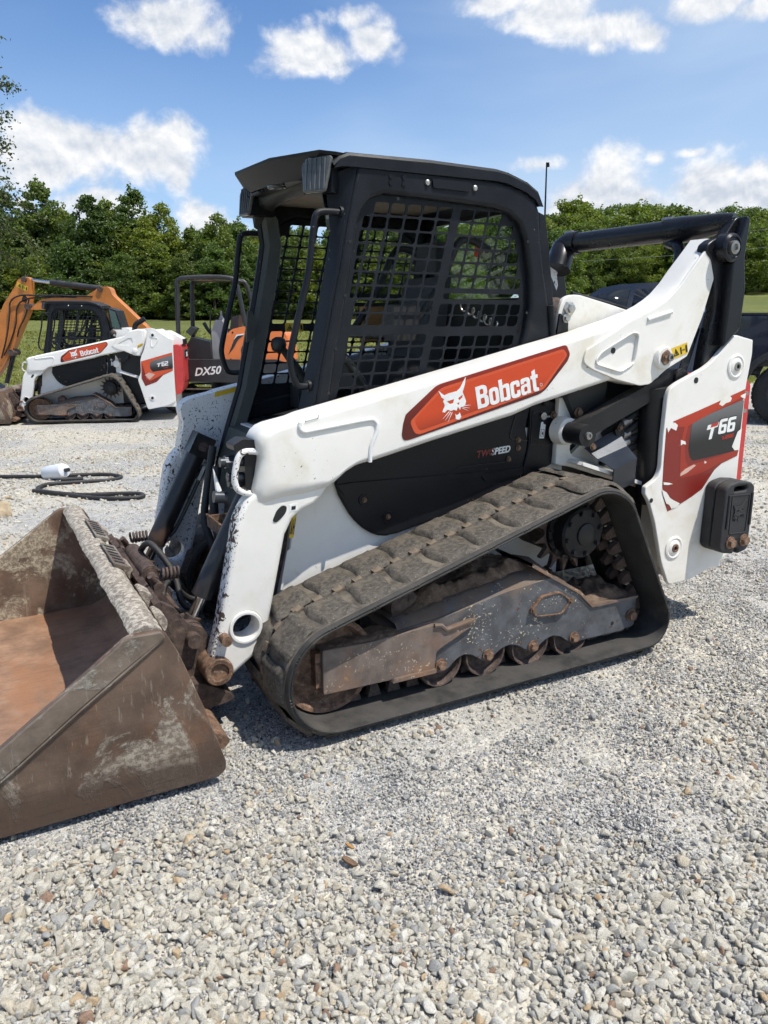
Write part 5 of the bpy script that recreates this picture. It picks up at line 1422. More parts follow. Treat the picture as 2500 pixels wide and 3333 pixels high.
plate('tail_plate', [dbl, trin], .250, .262, white, arm, .003)
plate('triangle_rim', [[tuple(Vector((2.56, 1.33)).lerp(Vector(p), 1.05)) for p in trin], trin], .243, .252, white, arm, .003)
G().cyl((2.538, .2585, 1.334), (2.538, .262, 1.334), .013, seg=16).obj('hole', inkm, arm)
G().tube([(2.716, .250, 1.462), (2.80, .248, 1.483), (2.856, .248, 1.495)], .010, 8).obj('weld_rib', weldw, arm, 60)
G().lathe((2.822, 0, 1.298), [(.050, .252), (.049, .232), (.044, .226), (.020, .226)], 28).obj('pin_boss', white, arm)
plate('keeper', rnd([(2.795, 1.315), (2.792, 1.285), (2.815, 1.265), (2.84, 1.275), (2.832, 1.30), (2.845, 1.32), (2.825, 1.335)], .006), .220, .228, rust, arm, .002)
G().lathe((2.842, 0, 1.300), [(.018, .228), (.017, .212), (.009, .210), (.008, .218), (.001, .218)], 18).obj('pin', steel, arm)
bolt(2.806, .218, 1.306, arm, rust, .8)
warning_sticker('warning_label', [(2.893, 1.290), (2.985, 1.316), (2.974, 1.362), (2.874, 1.336)], .2485, arm)
w_ = [(1.095, 1.118), (1.092, 1.10), (1.108, 1.086), (1.15, 1.089), (1.25, 1.100), (1.36, 1.112), (1.385, 1.108), (1.396, 1.092), (1.392, 1.062), (1.378, 1.03), (1.369, 1.0), (1.366, .955)]
G().tube([(x, .259, z) for x, z in w_], .0085, 7, smooth=4).obj('weld_seam', weldw, arm, 60)
plate('slot_hole', rnd([(.988, .772), (1.004, .808), (1.026, .826), (1.044, .821), (1.040, .798), (1.018, .776), (1.0, .765)], .012), .2795, .2830, inkm, arm)
plate('small_label', [(1.052, .798), (1.084, .800), (1.086, .826), (1.055, .824)], .2805, .2822, printw, arm)
plate('label_print', [(1.060, .804), (1.076, .805), (1.078, .818), (1.062, .818)], .2798, .2805, inkm, arm)
hpts = [(.972, .30, 1.014), (.935, .30, 1.024), (.900, .30, 1.024), (.880, .30, 1.005), (.868, .30, .965), (.864, .30, .925), (.872, .30, .898), (.895, .30, .882), (.945, .30, .872)]
G().tube(hpts, .0115, 10, smooth=4).obj('guard_handle', white_chip, arm, 60)
for x, z in ((1.12, 1.146), (1.17, 1.150)):
    pass
g = G()    # printed notice on the arm's top
lb1 = plate('notice_frame', [[(1.112, 1.118), (1.162, 1.128), (1.166, 1.141), (1.116, 1.131)], [(1.1135, 1.1195), (1.160, 1.1288), (1.1638, 1.1395), (1.1175, 1.1298)]], .2572, .2582, inkm, arm)
# auxiliary couplers at the arm's nose
man = G().box(.905, .955, .31, .38, .885, 1.055, .01).obj('coupler_block', blackm, big)
G().prism(rnd([(.868, 1.028), (.945, 1.036), (.95, 1.062), (.90, 1.068), (.865, 1.05)], .006), .30, .385, .004).obj('coupler_cover', blackm, man)
for (y, z, L) in ((.335, .985, .085), (.365, .985, .06), (.34, .930, .06), (.365, .905, .05)):
    G().cyl((.91, y, z), (.91 - L, y, z + .004), .017, seg=14, bev=.002).cyl((.91 - L * .45, y, z), (.91 - L * .8, y, z), .021, seg=6).obj('quick_coupler', greysteel, man)
cp = G().cyl((.845, .345, .862), (.80, .345, .868), .021, seg=18, bev=.003).obj('quick_coupler', greysteel, man)
G().tube([(.82, .35, .885), (.812, .352, .93), (.806, .355, .965)], lambda t: .010 * (1.1 - t), 6).obj('strap', printw, man)

# decals of the arm
DEC = rnd([(1.501, 1.046), (1.506, 1.085), (1.517, 1.121), (1.648, 1.221), (1.672, 1.229), (2.262, 1.361), (2.278, 1.360), (2.298, 1.326), (2.290, 1.300), (2.176, 1.182), (2.145, 1.167), (1.530, 1.024), (1.508, 1.024)], [.004, .002, .006, .02, .01, .012, .012, .008, .012, .02, .012, .015, .015])
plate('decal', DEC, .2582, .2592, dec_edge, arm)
ci = Vector((1.90, 1.185))
DIN = rnd([(1.555, 1.100), (1.678, 1.205), (2.258, 1.336), (2.272, 1.318), (2.160, 1.198), (1.585, 1.058), (1.570, 1.066)], [.015, .02, .012, .012, .02, .012, .015])
DRM = rnd([(1.535, 1.093), (1.670, 1.213), (2.262, 1.347), (2.284, 1.322), (2.168, 1.186), (1.575, 1.042), (1.555, 1.050)], [.015, .02, .012, .012, .02, .012, .015])
plate('decal_rim', [DRM, DIN], .2575, .2582, dec_rim, arm)
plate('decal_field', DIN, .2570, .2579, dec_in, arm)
ANG = R(11.6)
lettering('lettering', 'Bobcat', 1.843, 1.123, .088, ANG, .2566, printw, arm, 0.0, .95)
emblem('emblem', 1.735, 1.158, .0105, ANG * .75, .2566, printw, arm)
plate('registered_mark', [circ(2.152, 1.206, .0065, 14), circ(2.152, 1.206, .0052, 14)], .256, .257, printw, arm)

# rear link with cross tube
LNK = rnd([(3.075, 1.805), (3.038, 1.782), (3.034, 1.752), (3.075, 1.720), (3.106, 1.646), (3.129, 1.503), (3.108, 1.405), (3.09, 1.30), (3.075, 1.15), (3.20, 1.12), (3.262, 1.385), (3.268, 1.602), (3.240, 1.727), (3.25, 1.864), (3.252, 1.895), (3.232, 1.912), (3.205, 1.90), (3.15, 1.83)], .014, 3)
lk = plate('rear_link', LNK, .245, .30, linkm, big, .008)
plate('link_flange', rnd([(3.165, 1.70), (3.165, 1.50), (3.158, 1.34), (3.262, 1.42), (3.268, 1.602), (3.240, 1.727), (3.25, 1.864), (3.252, 1.895), (3.232, 1.912), (3.19, 1.80)], .012, 3), .200, .25, linkm, lk, .008)
G().lathe((3.149, 0, 1.771), [(.066, .25), (.062, .20), (.052, .192), (.046, .192), (.044, .198), (.02, .198)], 32).obj('link_boss', linkm, lk)
G().lathe((3.149, 0, 1.771), [(.030, .20), (.029, .184), (.016, .182), (.014, .192), (.002, .192)], 22).obj('link_pin', steel, lk)
lk2 = mirror_tree(lk, big)
ct = G()
ct.tube([(3.235, .27, 1.892), (3.215, .34, 1.888), (3.19, .44, 1.878), (3.19, .56, 1.876), (3.19, .60, 1.876)], lambda t: .036 + .026 * min(t * 1.6, 1), 20, smooth=5)
ct.cyl((3.19, .58, 1.876), (3.19, 1.34, 1.876), .052, seg=28)
ct.tube([(3.19, 1.24, 1.876), (3.185, 1.30, 1.872), (3.165, 1.335, 1.845), (3.13, 1.315, 1.79), (3.10, 1.30, 1.73)], lambda t: .060 + .012 * t, 20, smooth=5)
xt = ct.obj('cross_tube', linkm, big, 60)
G().tube([(3.19, .60, 1.828), (3.15, .50, 1.79), (3.11, .46, 1.72)], lambda t: .03 - .006 * t, 10, smooth=4).obj('gusset', linkm, xt, 60)
for y in (.60, 1.30): G().cyl((3.19 - .02, y - .03, 1.93), (3.19 - .02, y + .03, 1.93), .012, seg=10).obj('weld_mark', steel, xt)
G().prism(rnd([(3.0, 1.20), (3.05, 1.19), (3.125, 1.42), (3.075, 1.44)], .006), .31, .316, .001).obj('rear_plate', greysteel, big)

# tail panel with decal, weights, tailgate
TP = rnd([(3.262, 1.392), (3.384, 1.368), (3.390, 1.30), (3.372, 1.15), (3.382, .70), (3.384, .312), (3.268, .26), (3.12, .22), (2.968, .217), (2.905, .34), (2.838, .545), (2.79, .648), (2.757, .690), (2.757, .722), (2.825, .755), (2.845, .80), (2.840, .936), (2.846, 1.135), (2.862, 1.166), (2.904, 1.188), (3.067, 1.247), (3.119, 1.276), (3.240, 1.384)], [.01, .005, .01, .01, .01, .01, .02, .03, .02, .02, .02, .01, .008, .008, .02, .02, .02, .03, .02, .02, .02, .02, .012])
tp = plate('tail_panel', TP, .218, .243, white, big, .004)
G().prism([(2.985, .70), (2.985, .30), (3.02, .24), (3.37, .33), (3.37, 1.13), (2.985, 1.13)], .245, .44, .01).obj('tail_box', white, big)
G().box(3.0, 3.37, .25, 1.45, .24, 1.15, .02).obj('rear_body', white, big)
for x, z, r in ((3.281, 1.248, 1.0), (2.978, .403, 1.0)):
    G().lathe((x, 0, z), [(.058 * r, .219), (.056 * r, .213), (.048 * r, .210), (.040 * r, .214), (.030 * r, .208), (.018 * r, .208)], 30).obj('pin_ring', white, tp)
    G().lathe((x, 0, z), [(.021, .210), (.020, .203), (.011, .202), (.010, .208), (.001, .208)], 20).obj('pin', steel if z > 1 else rust, tp)
G().cyl((3.020, .2165, 1.193), (3.020, .22, 1.193), .014, seg=18).obj('hole', inkm, tp)
G().cyl((2.80, .2165, .655), (2.80, .22, .655), .011, seg=14).obj('hole', inkm, tp)
TD = [(2.896, 1.013), (3.05, 1.052), (3.20, 1.092), (3.366, 1.138), (3.372, 1.106), (3.356, 1.085), (3.368, .843), (3.362, .816), (3.30, .80), (3.254, .788), (3.209, .761), (3.17, .715), (3.135, .675), (3.07, .645), (3.009, .622), (2.95, .600), (2.914, .590), (2.894, .625), (2.878, .66), (2.864, .715), (2.858, .832), (2.856, .986), (2.90, .992), (2.922, .990)]
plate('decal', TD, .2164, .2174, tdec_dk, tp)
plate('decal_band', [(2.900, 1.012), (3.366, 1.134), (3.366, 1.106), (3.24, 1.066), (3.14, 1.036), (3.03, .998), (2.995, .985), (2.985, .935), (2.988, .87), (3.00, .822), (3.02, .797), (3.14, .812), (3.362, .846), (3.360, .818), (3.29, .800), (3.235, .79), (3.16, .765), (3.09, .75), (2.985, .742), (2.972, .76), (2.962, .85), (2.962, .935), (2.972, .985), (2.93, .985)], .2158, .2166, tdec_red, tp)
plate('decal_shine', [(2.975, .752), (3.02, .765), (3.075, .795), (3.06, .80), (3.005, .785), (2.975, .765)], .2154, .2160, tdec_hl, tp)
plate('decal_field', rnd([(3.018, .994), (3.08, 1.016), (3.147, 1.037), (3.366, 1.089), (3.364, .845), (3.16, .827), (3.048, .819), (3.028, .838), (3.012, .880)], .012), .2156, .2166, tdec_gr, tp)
for poly in ([(3.19, 1.075), (3.205, 1.10), (3.26, 1.112), (3.275, 1.10), (3.268, 1.085), (3.235, 1.078), (3.215, 1.066)], [(2.858, .985), (2.905, 1.008), (2.925, .995), (2.918, .97), (2.882, .985), (2.868, .965)],
             [(3.315, .865), (3.33, .90), (3.345, .935), (3.372, .95), (3.372, .845), (3.338, .845)], [(2.862, .70), (2.895, .682), (2.918, .655), (2.945, .64), (2.99, .620), (2.965, .604), (2.935, .60), (2.918, .622), (2.898, .63), (2.874, .67)],
             [(2.955, .925), (2.985, .915), (2.992, .90), (2.97, .905), (2.958, .898)], [(2.866, .735), (2.905, .728), (2.93, .72), (2.90, .718), (2.870, .722)], [(3.335, 1.108), (3.372, 1.12), (3.372, 1.094), (3.35, 1.098)]):
    plate('peeled_patch', poly, .2146, .2156, white, tp)
lettering('lettering', '66', 3.203, .932, .070, R(5), .2150, printw, tp, .16, 1.08)
lettering('lettering_shadow', '66', 3.198, .928, .078, R(5), .2155, inkm, tp, .16, 1.02)
plate('lettering', [(3.143, .912), (3.163, .914), (3.174, .966), (3.198, .970), (3.203, .992), (3.128, .980), (3.123, .958), (3.152, .962)], .2146, .2152, printw, tp)
plate('lettering', [(3.147, .968), (3.194, .975), (3.200, .993), (3.151, .985)], .2142, .2147, printr, tp)
side_text('R-SERIES', .023, 3.236, .905, R(6), .2148, printr, tp, .25, .0006, .95)
for i, (y0, y1) in enumerate(((.160, .217), (.098, .157))):
    out = rnd([(3.152, .40), (3.156, .690), (3.18, .712), (3.245, .722), (3.33, .712), (3.362, .690), (3.362, .372), (3.29, .358), (3.285, .388), (3.262, .392), (3.256, .362), (3.18, .376)], [.02, .03, .02, .01, .02, .03, .02, .008, .006, .006, .008, .02])
    hol = rrect(3.215, .672, 3.305, .697, .012)
    wgt = plate('counterweight', [out, hol], y0, y1, castm, big, .010, res=3)
for x in (3.183, 3.345):
    G().tube([(x, .097, .66), (x, .095, .50)], .007, 8).obj('weight_rib', castm, wgt, 60)
plate('weight_recess', [rnd([(3.20, .66), (3.33, .655), (3.325, .46), (3.205, .468)], .01), rnd([(3.205, .655), (3.325, .65), (3.32, .466), (3.21, .473)], .01)], .0945, .099, castm, wgt, .001)
emblem('cast_emblem', 3.262, .575, .0070, 0.0, .0955, castm, wgt, .004)
for x in (3.222, 3.318): bolt(x, .097, .425, wgt, rust, 1.9, 'weight_bolt')
G().cyl((3.272, .0945, .428), (3.272, .099, .428), .015, seg=16).obj('hole', inkm, wgt)
tg = G().prism(rnd([(3.388, .655), (3.388, 1.185), (3.405, 1.195), (3.448, 1.150), (3.455, .68), (3.425, .655)], .012), .25, 1.45, .012).obj('tailgate', redp, big)
for z in (1.115, 1.03): G().box(3.375, 3.42, .235, .255, z - .008, z + .008, .002).obj('hinge_pin', steel, tg)

cabo = cab_build(big)
plate('rear_edge', rnd([(2.222, 1.888), (2.257, 1.876), (2.273, 1.812), (2.294, 1.703), (2.325, 1.524), (2.337, 1.425), (2.33, 1.40), (2.31, 1.40), (2.29, 1.52), (2.255, 1.66), (2.228, 1.81)], .006), .408, .440, cabm, cabo, .004)

# front of the machine between the arms: bulkhead, foot step, tilt cylinders, hoses
G().prism([(1.04, .30), (1.02, .50), (1.06, .74), (1.20, .78), (1.24, .30)], .47, 1.23, .01).obj('front_bulkhead', rust_d, big)
G().prism(rnd([(.985, .42), (.99, .60), (1.03, .70), (1.07, .60), (1.06, .40)], .02), .60, .64, .006).obj('front_lug', white_chip, big)
for z in (.52, .585): bolt(1.01, .597, z, big, rust, 1.5, 'lug_bolt')
G().prism(rnd([(.985, .42), (.99, .60), (1.03, .70), (1.07, .60), (1.06, .40)], .02), 1.06, 1.10, .006).obj('front_lug', white_chip, big)
st = G()
for (x0, x1, y0, y1) in ((.90, 1.05, .58, .588), (.90, 1.05, .80, .808), (.895, .903, .58, .808), (1.0, 1.008, .58, .808)): st.box(x0, x1, y0, y1, .64, .685)
for i in range(14): st.cyl((.897, .585 + i * .017, .684), (.897, .585 + i * .017, .692), .005, seg=6); st.cyl((.90 + i * .011, .583, .684), (.90 + i * .011, .583, .692), .005, seg=6)
st.obj('foot_step', rust, big, 30)
G().prism([(1.02, .70), (1.13, .985), (1.32, 1.02), (1.32, .99), (1.15, .95), (1.05, .69)], .49, 1.21, .004).obj('kick_panel', trim, big)
tc1 = tilt_cylinder(big, .46); tc2 = tilt_cylinder(big, 1.24)
for i, (pts, r) in enumerate((([(.70, .52, .36), (.66, .62, .42), (.70, .70, .46), (.80, .74, .36), (.95, .72, .40)], .013), ([(.74, .50, .30), (.82, .52, .27), (.93, .55, .34), (1.0, .56, .46)], .012),
                              ([(.64, .95, .52), (.66, .80, .60), (.72, .70, .50), (.73, .62, .40), (.78, .58, .36)], .013), ([(1.0, .98, .85), (.97, .96, .70), (.98, .95, .55), (1.02, .92, .45)], .020), ([(1.02, 1.1, .92), (.98, 1.08, .75), (.95, 1.05, .60), (.97, 1.0, .48)], .018))):
    G().tube(pts, r, 8, smooth=6).obj('hydraulic_hose', hosem, big, 60)

# quick coupler that carries the bucket
qc = G()
fac = [(.572, .505), (.595, .515), (.672, .135), (.650, .125)]
qc.prism(fac, .36, 1.34, .004)
for y in (.37, .52, 1.14, 1.29):
    qc.prism(rnd([(.600, .505), (.645, .475), (.690, .405), (.742, .385), (.765, .335), (.80, .27), (.805, .225), (.77, .195), (.72, .185), (.69, .150), (.645, .14), (.60, .40)], .015), y, y + .035, .004)
qco = qc.obj('bucket_coupler', rust_d, big)
G().cyl((.700, .33, .352), (.700, .60, .352), .026, seg=20, bev=.003).cyl((.700, 1.1, .352), (.700, 1.37, .352), .026, seg=20, bev=.003).obj('coupler_pin', rust_d, qco)
G().cyl((.762, .28, .250), (.762, 1.42, .250), .026, seg=20, bev=.003).obj('coupler_pin', rust_d, qco)
G().cyl((.628, .66, .512), (.628, 1.02, .512), .034, seg=24, bev=.006).obj('coupler_cylinder', rust_d, qco)
G().cyl((.628, .52, .505), (.628, .68, .510), .020, seg=18).obj('coupler_rod', rust_d, qco)
G().cyl((.628, .665, .512), (.628, .69, .512), .038, seg=24).obj('coupler_collar', rust_d, qco)
for y in (.56, 1.12):
    G().tube([(.640 + .0035 * t, y + .020 * math.sin(t * 1.6), .545 + .020 * math.cos(t * 1.6)) for t in [i * .3 for i in range(0, 70)]], .0055, 5).obj('coil_spring', rust_d, qco, 60)
    G().tube([(.60, y - .03, .555), (.615, y - .02, .53), (.63, y, .49), (.645, y, .42)], .012, 8, smooth=4).obj('latch_lever', rust_d, qco, 60)
G().prism(rnd([(.625, .14), (.64, .20), (.70, .205), (.775, .165), (.83, .118), (.79, .105), (.70, .10)], .015), .30, .50, .008).obj('wedge_foot', rust_d, qco)
G().prism(rnd([(.63, .08), (.65, .125), (.72, .10), (.745, .072), (.72, .045), (.66, .05)], .015), .10, .36, .008).obj('wedge_block', rust, qco)

# ------------------------------------------------------------------ bucket of the big loader
bkt = thing('loader_bucket', 'wide rusty steel bucket caked with dried concrete on the big loader', 'bucket', (.2, .85, 0))
def bucket_parts(root, mats, detail=True):
    m_out, m_lip, m_edge, m_in, m_wall = mats
    g = G()
    prof_in = [(-.295, .046), (.30, .050), (.52, .058), (.585, .085), (.618, .135), (.622, .20), (.600, .30), (.560, .42), (.520, .52), (.505, .545)]
    prof_out = [(-.30, .030), (.30, .030), (.56, .034), (.62, .048), (.660, .060), (.672, .12), (.640, .25), (.595, .39), (.550, .51), (.525, .56)]
    g.quadstrip([[(x, y, z) for x, z in prof_in] for y in np.linspace(-.012, 1.712, 9)])
    fl = g.obj('bucket_floor', m_in, root, 50)
    g = G(); g.quadstrip([[(x, y, z) for x, z in prof_out] for y in (-.012, 1.712)]); g.quadstrip([[(x, y, prof_in[0][1]) if 0 else (prof_in[0][0], y, prof_in[0][1]) for y in (-.012, 1.712)], [(prof_out[0][0], y, prof_out[0][1]) for y in (-.012, 1.712)]])
    g.obj('bucket_back', m_out, root, 50)
    side = rnd([(-.33, .028), (-.325, .044), (-.28, .070), (.05, .305), (.225, .428), (.405, .560), (.425, .568), (.512, .568), (.528, .555), (.56, .49), (.63, .28), (.688, .078), (.685, .050), (.660, .030)], .008, 2)
    for y0, y1 in ((-.032, -.010), (1.710, 1.732)):
        s = plate('side_plate', side, y0, y1, m_out if y0 < 0 else m_wall, root, .003)
        # doubled edge along the sloping front
        band = [(-.325, .044), (-.28, .070), (.05, .305), (.225, .428), (.405, .560), (.425, .568), (.512, .568), (.524, .548), (.50, .535), (.40, .470), (.27, .380), (.10, .255), (-.20, .048)]
        d = -.010 if y0 < 0 else .010
        plate('side_cutter', rnd(band, .006, 2), (y0 + d) if y0 < 0 else y1, y0 if y0 < 0 else (y1 + d), m_edge, root, .003)
        if y0 < 0:
            G().tube([(.518, -.034, .545), (.40, -.036, .462), (.27, -.036, .372), (.10, -.036, .247), (-.2, -.036, .04)], .0065, 6).obj('weld_bead', m_edge, root, 60)
    # heavy upper lip, crusted
    g = G(); rg = np.random.default_rng(4); rows = []
    sec = [(.420, .562), (.432, .578), (.470, .590), (.505, .585), (.530, .560), (.545, .525), (.555, .488), (.528, .50), (.512, .54), (.47, .552), (.425, .550)]
    ys = np.linspace(-.008, 1.708, 70)
    for y in ys:
        k = .86 + .07 * (float(vnoise(y * 14, 1, 8)) - .5); dx = .005 * (float(vnoise(y * 6, 2, 9)) - .5); rows.append([(.485 + (x - .485) * k + dx + rg.normal() * .0015, y, .535 + (z - .535) * k + rg.normal() * .0015) for x, z in sec] )
    for r_ in rows: r_.append(r_[0])
    g.quadstrip(rows); bl = g.b
    for r_ in (rows[0], rows[-1]): bl.faces.new([bl.verts.new(p) for p in r_[:-1]])
    lip = g.obj('upper_lip', m_lip, root, 80)
    if detail:
        # slotted step treads on the lip
        for y0 in (.62, 1.05):
            tr_ = G()
            tr_.hexa([(.492, y0, .580), (.540, y0, .560), (.540, y0 + .32, .560), (.492, y0 + .32, .580), (.490, y0, .594), (.545, y0, .570), (.545, y0 + .32, .570), (.490, y0 + .32, .594)], .003)
            tr_.obj('step_tread', m_edge, root)
            for i in range(6):
                yy = y0 + .04 + i * .045
                G().hexa([(.500, yy, .586), (.534, yy, .570), (.534, yy + .014, .570), (.500, yy + .014, .586), (.500, yy, .5925), (.536, yy, .5765), (.536, yy + .014, .5765), (.500, yy + .014, .5925)], .002, 1).obj('tread_slot', inkm, root)
        # crusts of concrete hanging over the back edge
        for i, yy in enumerate((.22, .46, .82, 1.40)):
            w = .03 + .025 * rg.random()
            poly = rnd([(.535, .540), (.548, .545), (.575 + .012 * rg.random(), .520), (.580, .495), (.57, .475), (.555, .475)], .012)
            G().prism(poly, yy - w, yy + w, .012, 2).obj('concrete_crust', m_lip, root, 60)
    return fl
bucket_parts(bkt, (bk_out, bk_lip, bk_edge, bk_in, bk_wall))
# ------------------------------------------------------------------ the second loader, farther off
TM = Matrix.Translation((1.763, 11.754, -.304)) @ Matrix.Rotation(-.3424, 4, 'Z') @ Matrix.Translation((-1.8, 0, 0))
small = thing('track_loader', 'distant white track loader with red tailgate parked in front of the orange excavator', 'loader', LB, TM)
def clone(o, parent, material=None):
    c = bpy.data.objects.new(o.name.split('.')[0], o.data); COL.objects.link(c); c.parent = parent
    if parent.type == 'EMPTY' and 'base' in parent: c.matrix_parent_inverse = Matrix.Translation(-Vector(parent['base']))
    c.matrix_basis = o.matrix_basis.copy()
    if material is not None:
        c.data = o.data.copy(); c.data.materials.clear(); c.data.materials.append(material)
    return c
SKIP = ('lift_arm', 'rear_link', 'cross_tube', 'tail_panel', 'tailgate', 'counterweight', 'control_link', 'hood_bracket', 'hydraulic_hose', 'rear_plate', 'hose_shield', 'lift_cylinder', 'rear_hood', 'rear_bracket', 'inner_plate', 'coupler_block', 'front_lug', 'lug_bolt')
NOSUB = ('mud', 'center_pad', 'guide_lug', 'lap_bar_spring', 'orange_tag', 'antenna', 'antenna_tip', 'plywood_piece', 'rivet_hole', 'weld_dot', 'fluid_symbol', 'display', 'display_screen', 'lettering', 'warning_label', 'pictogram')
for p in list(big.children):
    nm = p.name.split('.')[0]
    if nm in SKIP: continue
    far = p.matrix_basis.determinant() < 0
    if far and nm != 'track': continue
    repl = white_far if p.data.materials and p.data.materials[0] == white else None
    c = clone(p, small, repl)
    for k in p.children:
        kn = k.name.split('.')[0]
        if kn in NOSUB or (far and kn != 'lug'): continue
        clone(k, c)
T62 = [(2.668, 1.54), (2.799, 1.572), (2.90, 1.57), (2.938, 1.53), (2.925, 1.40), (2.898, 1.312), (2.86, 1.20), (2.819, 1.115), (2.723, 1.127), (2.64, 1.16)]
a2 = lift_arm(small, T62, white_far)
mirror_tree(a2, small)
plate('tail_plate', [rnd([(2.36, 1.30), (2.39, 1.35), (2.55, 1.42), (2.668, 1.525), (2.80, 1.555), (2.88, 1.55), (2.89, 1.32), (2.81, 1.13), (2.72, 1.135), (2.58, 1.20), (2.42, 1.25)], .02), rnd([(2.46, 1.31), (2.50, 1.35), (2.66, 1.43), (2.70, 1.42), (2.71, 1.35), (2.66, 1.30)], .025)], .250, .262, white_far, a2, .003)
G().lathe((2.735, 0, 1.205), [(.045, .252), (.044, .232), (.030, .226)], 20).obj('pin_boss', white_far, a2)
warning_sticker('warning_label', [(2.78, 1.25), (2.87, 1.29), (2.875, 1.34), (2.785, 1.30)], .2485, a2)
for nm in ('decal', 'decal_rim', 'decal_field', 'emblem', 'weld_seam', 'guard_handle', 'slot_hole'):
    for k in arm.children:
        if k.name.split('.')[0] == nm: clone(k, a2)
for k in arm.children:
    if k.name.split('.')[0] == 'lettering': clone(k, a2)
TP2 = rnd([(2.82, 1.05), (2.85, 1.14), (2.887, 1.205), (2.94, 1.36), (2.985, 1.53), (3.03, 1.578), (3.08, 1.583), (3.31, 1.421), (3.385, 1.399), (3.37, .80), (3.352, .325), (3.235, .267), (2.90, .205), (2.88, .23), (2.795, .565), (2.755, .72), (2.79, .787), (2.815, .85)], .02)
tp2 = plate('tail_panel', TP2, .205, .235, white_far, small, .005)
G().prism([(2.92, .24), (3.35, .33), (3.37, 1.38), (3.08, 1.56), (2.96, 1.36), (2.84, 1.05)], .235, 1.46, .01).obj('rear_body', white_far, small)
for x, z in ((3.055, 1.47), (2.978, .403)):
    G().lathe((x, 0, z), [(.052, .207), (.048, .198), (.036, .198)], 24).obj('pin_ring', white_far, tp2)
    G().lathe((x, 0, z), [(.024, .200), (.022, .190), (.006, .190)], 16).obj('pin', blackm, tp2)
G().tube([(3.02, .203, 1.40), (3.02, .203, 1.29), (3.05, .203, 1.27), (3.13, .203, 1.37), (3.135, .203, 1.42), (3.10, .203, 1.43)], .007, 6).obj('weld_rib', white_far, tp2, 60)
plate('decal', rnd([(2.829, 1.03), (3.36, 1.178), (3.355, .868), (3.21, .82), (3.07, .68), (2.874, .609), (2.82, .743)], .01), .203, .2045, dec_rim, tp2)
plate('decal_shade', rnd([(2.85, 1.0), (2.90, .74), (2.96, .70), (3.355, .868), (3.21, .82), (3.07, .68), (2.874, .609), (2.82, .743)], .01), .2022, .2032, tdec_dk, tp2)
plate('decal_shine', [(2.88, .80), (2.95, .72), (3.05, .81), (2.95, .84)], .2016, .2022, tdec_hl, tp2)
plate('decal_field', rnd([(2.979, 1.007), (3.01, 1.035), (3.362, 1.138), (3.358, .905), (3.011, .852), (2.973, .918)], .02), .2012, .2018, tdec_gr, tp2)
lettering('lettering', '62', 3.170, .942, .075, R(9), .2005, printw, tp2, .15, 1.0)
plate('lettering', [(3.105, .935), (3.125, .938), (3.140, .985), (3.160, .990), (3.164, 1.008), (3.095, .992), (3.092, .978), (3.120, .982)], .2001, .2008, printw, tp2)
side_text('R-SERIES', .022, 3.20, .905, R(9), .2005, printr, tp2, .25, .0006, .95)
# red tailgate with grille, lamp clusters and emblem plate
tg2 = G().prism(rnd([(3.375, .45), (3.375, 1.30), (3.43, 1.31), (3.50, 1.29), (3.53, 1.18), (3.51, .60), (3.47, .47)], .03), .25, 1.45, .03, 3).obj('tailgate', redp, small)
for i in range(12):
    z = .66 + i * .038
    G().box(3.508, 3.530, .55, 1.15, z, z + .020, .005).obj('grille_slat', redp, tg2)
G().box(3.500, 3.515, .52, 1.18, .64, 1.13, .004).obj('grille_opening', blackp, tg2)
G().box(3.515, 3.545, .70, 1.0, 1.05, 1.20, .015).obj('emblem_plate', blackm, tg2)
G().box(3.545, 3.549, .76, .94, 1.08, 1.16).obj('emblem_print', printw, tg2)
for y in (.50, 1.12): G().box(3.50, 3.545, y, y + .12, 1.10, 1.22, .02).obj('tail_lamp', lens, tg2)
hd2 = G().prism(rnd([(2.36, 1.30), (2.36, 1.57), (2.40, 1.60), (2.62, 1.58), (2.70, 1.45), (2.70, 1.30)], .03), .46, 1.24, .02).obj('hood_bracket', white_far, small)
G().prism(rnd([(2.95, 1.40), (3.05, 1.53), (3.27, 1.535), (3.52, 1.39), (3.52, 1.30), (2.95, 1.30)], .03), .50, 1.20, .02).obj('rear_hood', white_far, small)
G().box(3.40, 3.53, .52, 1.18, 1.29, 1.39, .01).obj('hood_vent', blackm, small)
G().tube([(2.68, .75, 1.50), (2.69, .75, 1.60), (2.73, .75, 1.66), (2.80, .75, 1.70), (2.87, .75, 1.745)], .045, 14, smooth=4).obj('exhaust_stack', blackm, small, 50)
G().hexa([(2.34, .46, 1.56), (2.52, .46, 1.56), (2.52, 1.24, 1.56), (2.34, 1.24, 1.56), (2.30, .46, 1.93), (2.44, .46, 1.88), (2.44, 1.24, 1.88), (2.30, 1.24, 1.93)], .02).obj('rear_cab_frame', cabm, small)
G().hexa([(2.36, .452, 1.60), (2.49, .452, 1.60), (2.49, .458, 1.60), (2.36, .458, 1.60), (2.325, .452, 1.90), (2.425, .452, 1.86), (2.425, .458, 1.86), (2.325, .458, 1.90)]).obj('quarter_window', simple('dark_glass', (.05, .09, .085), .08), small)
bk2 = thing('loader_bucket', 'brown steel bucket on the ground at the nose of the farther loader', 'bucket', (.2, .85, 0), TM)
bucket_parts(bk2, (bk_out, bk_edge, bk_edge, bk_in, bk_wall), False)

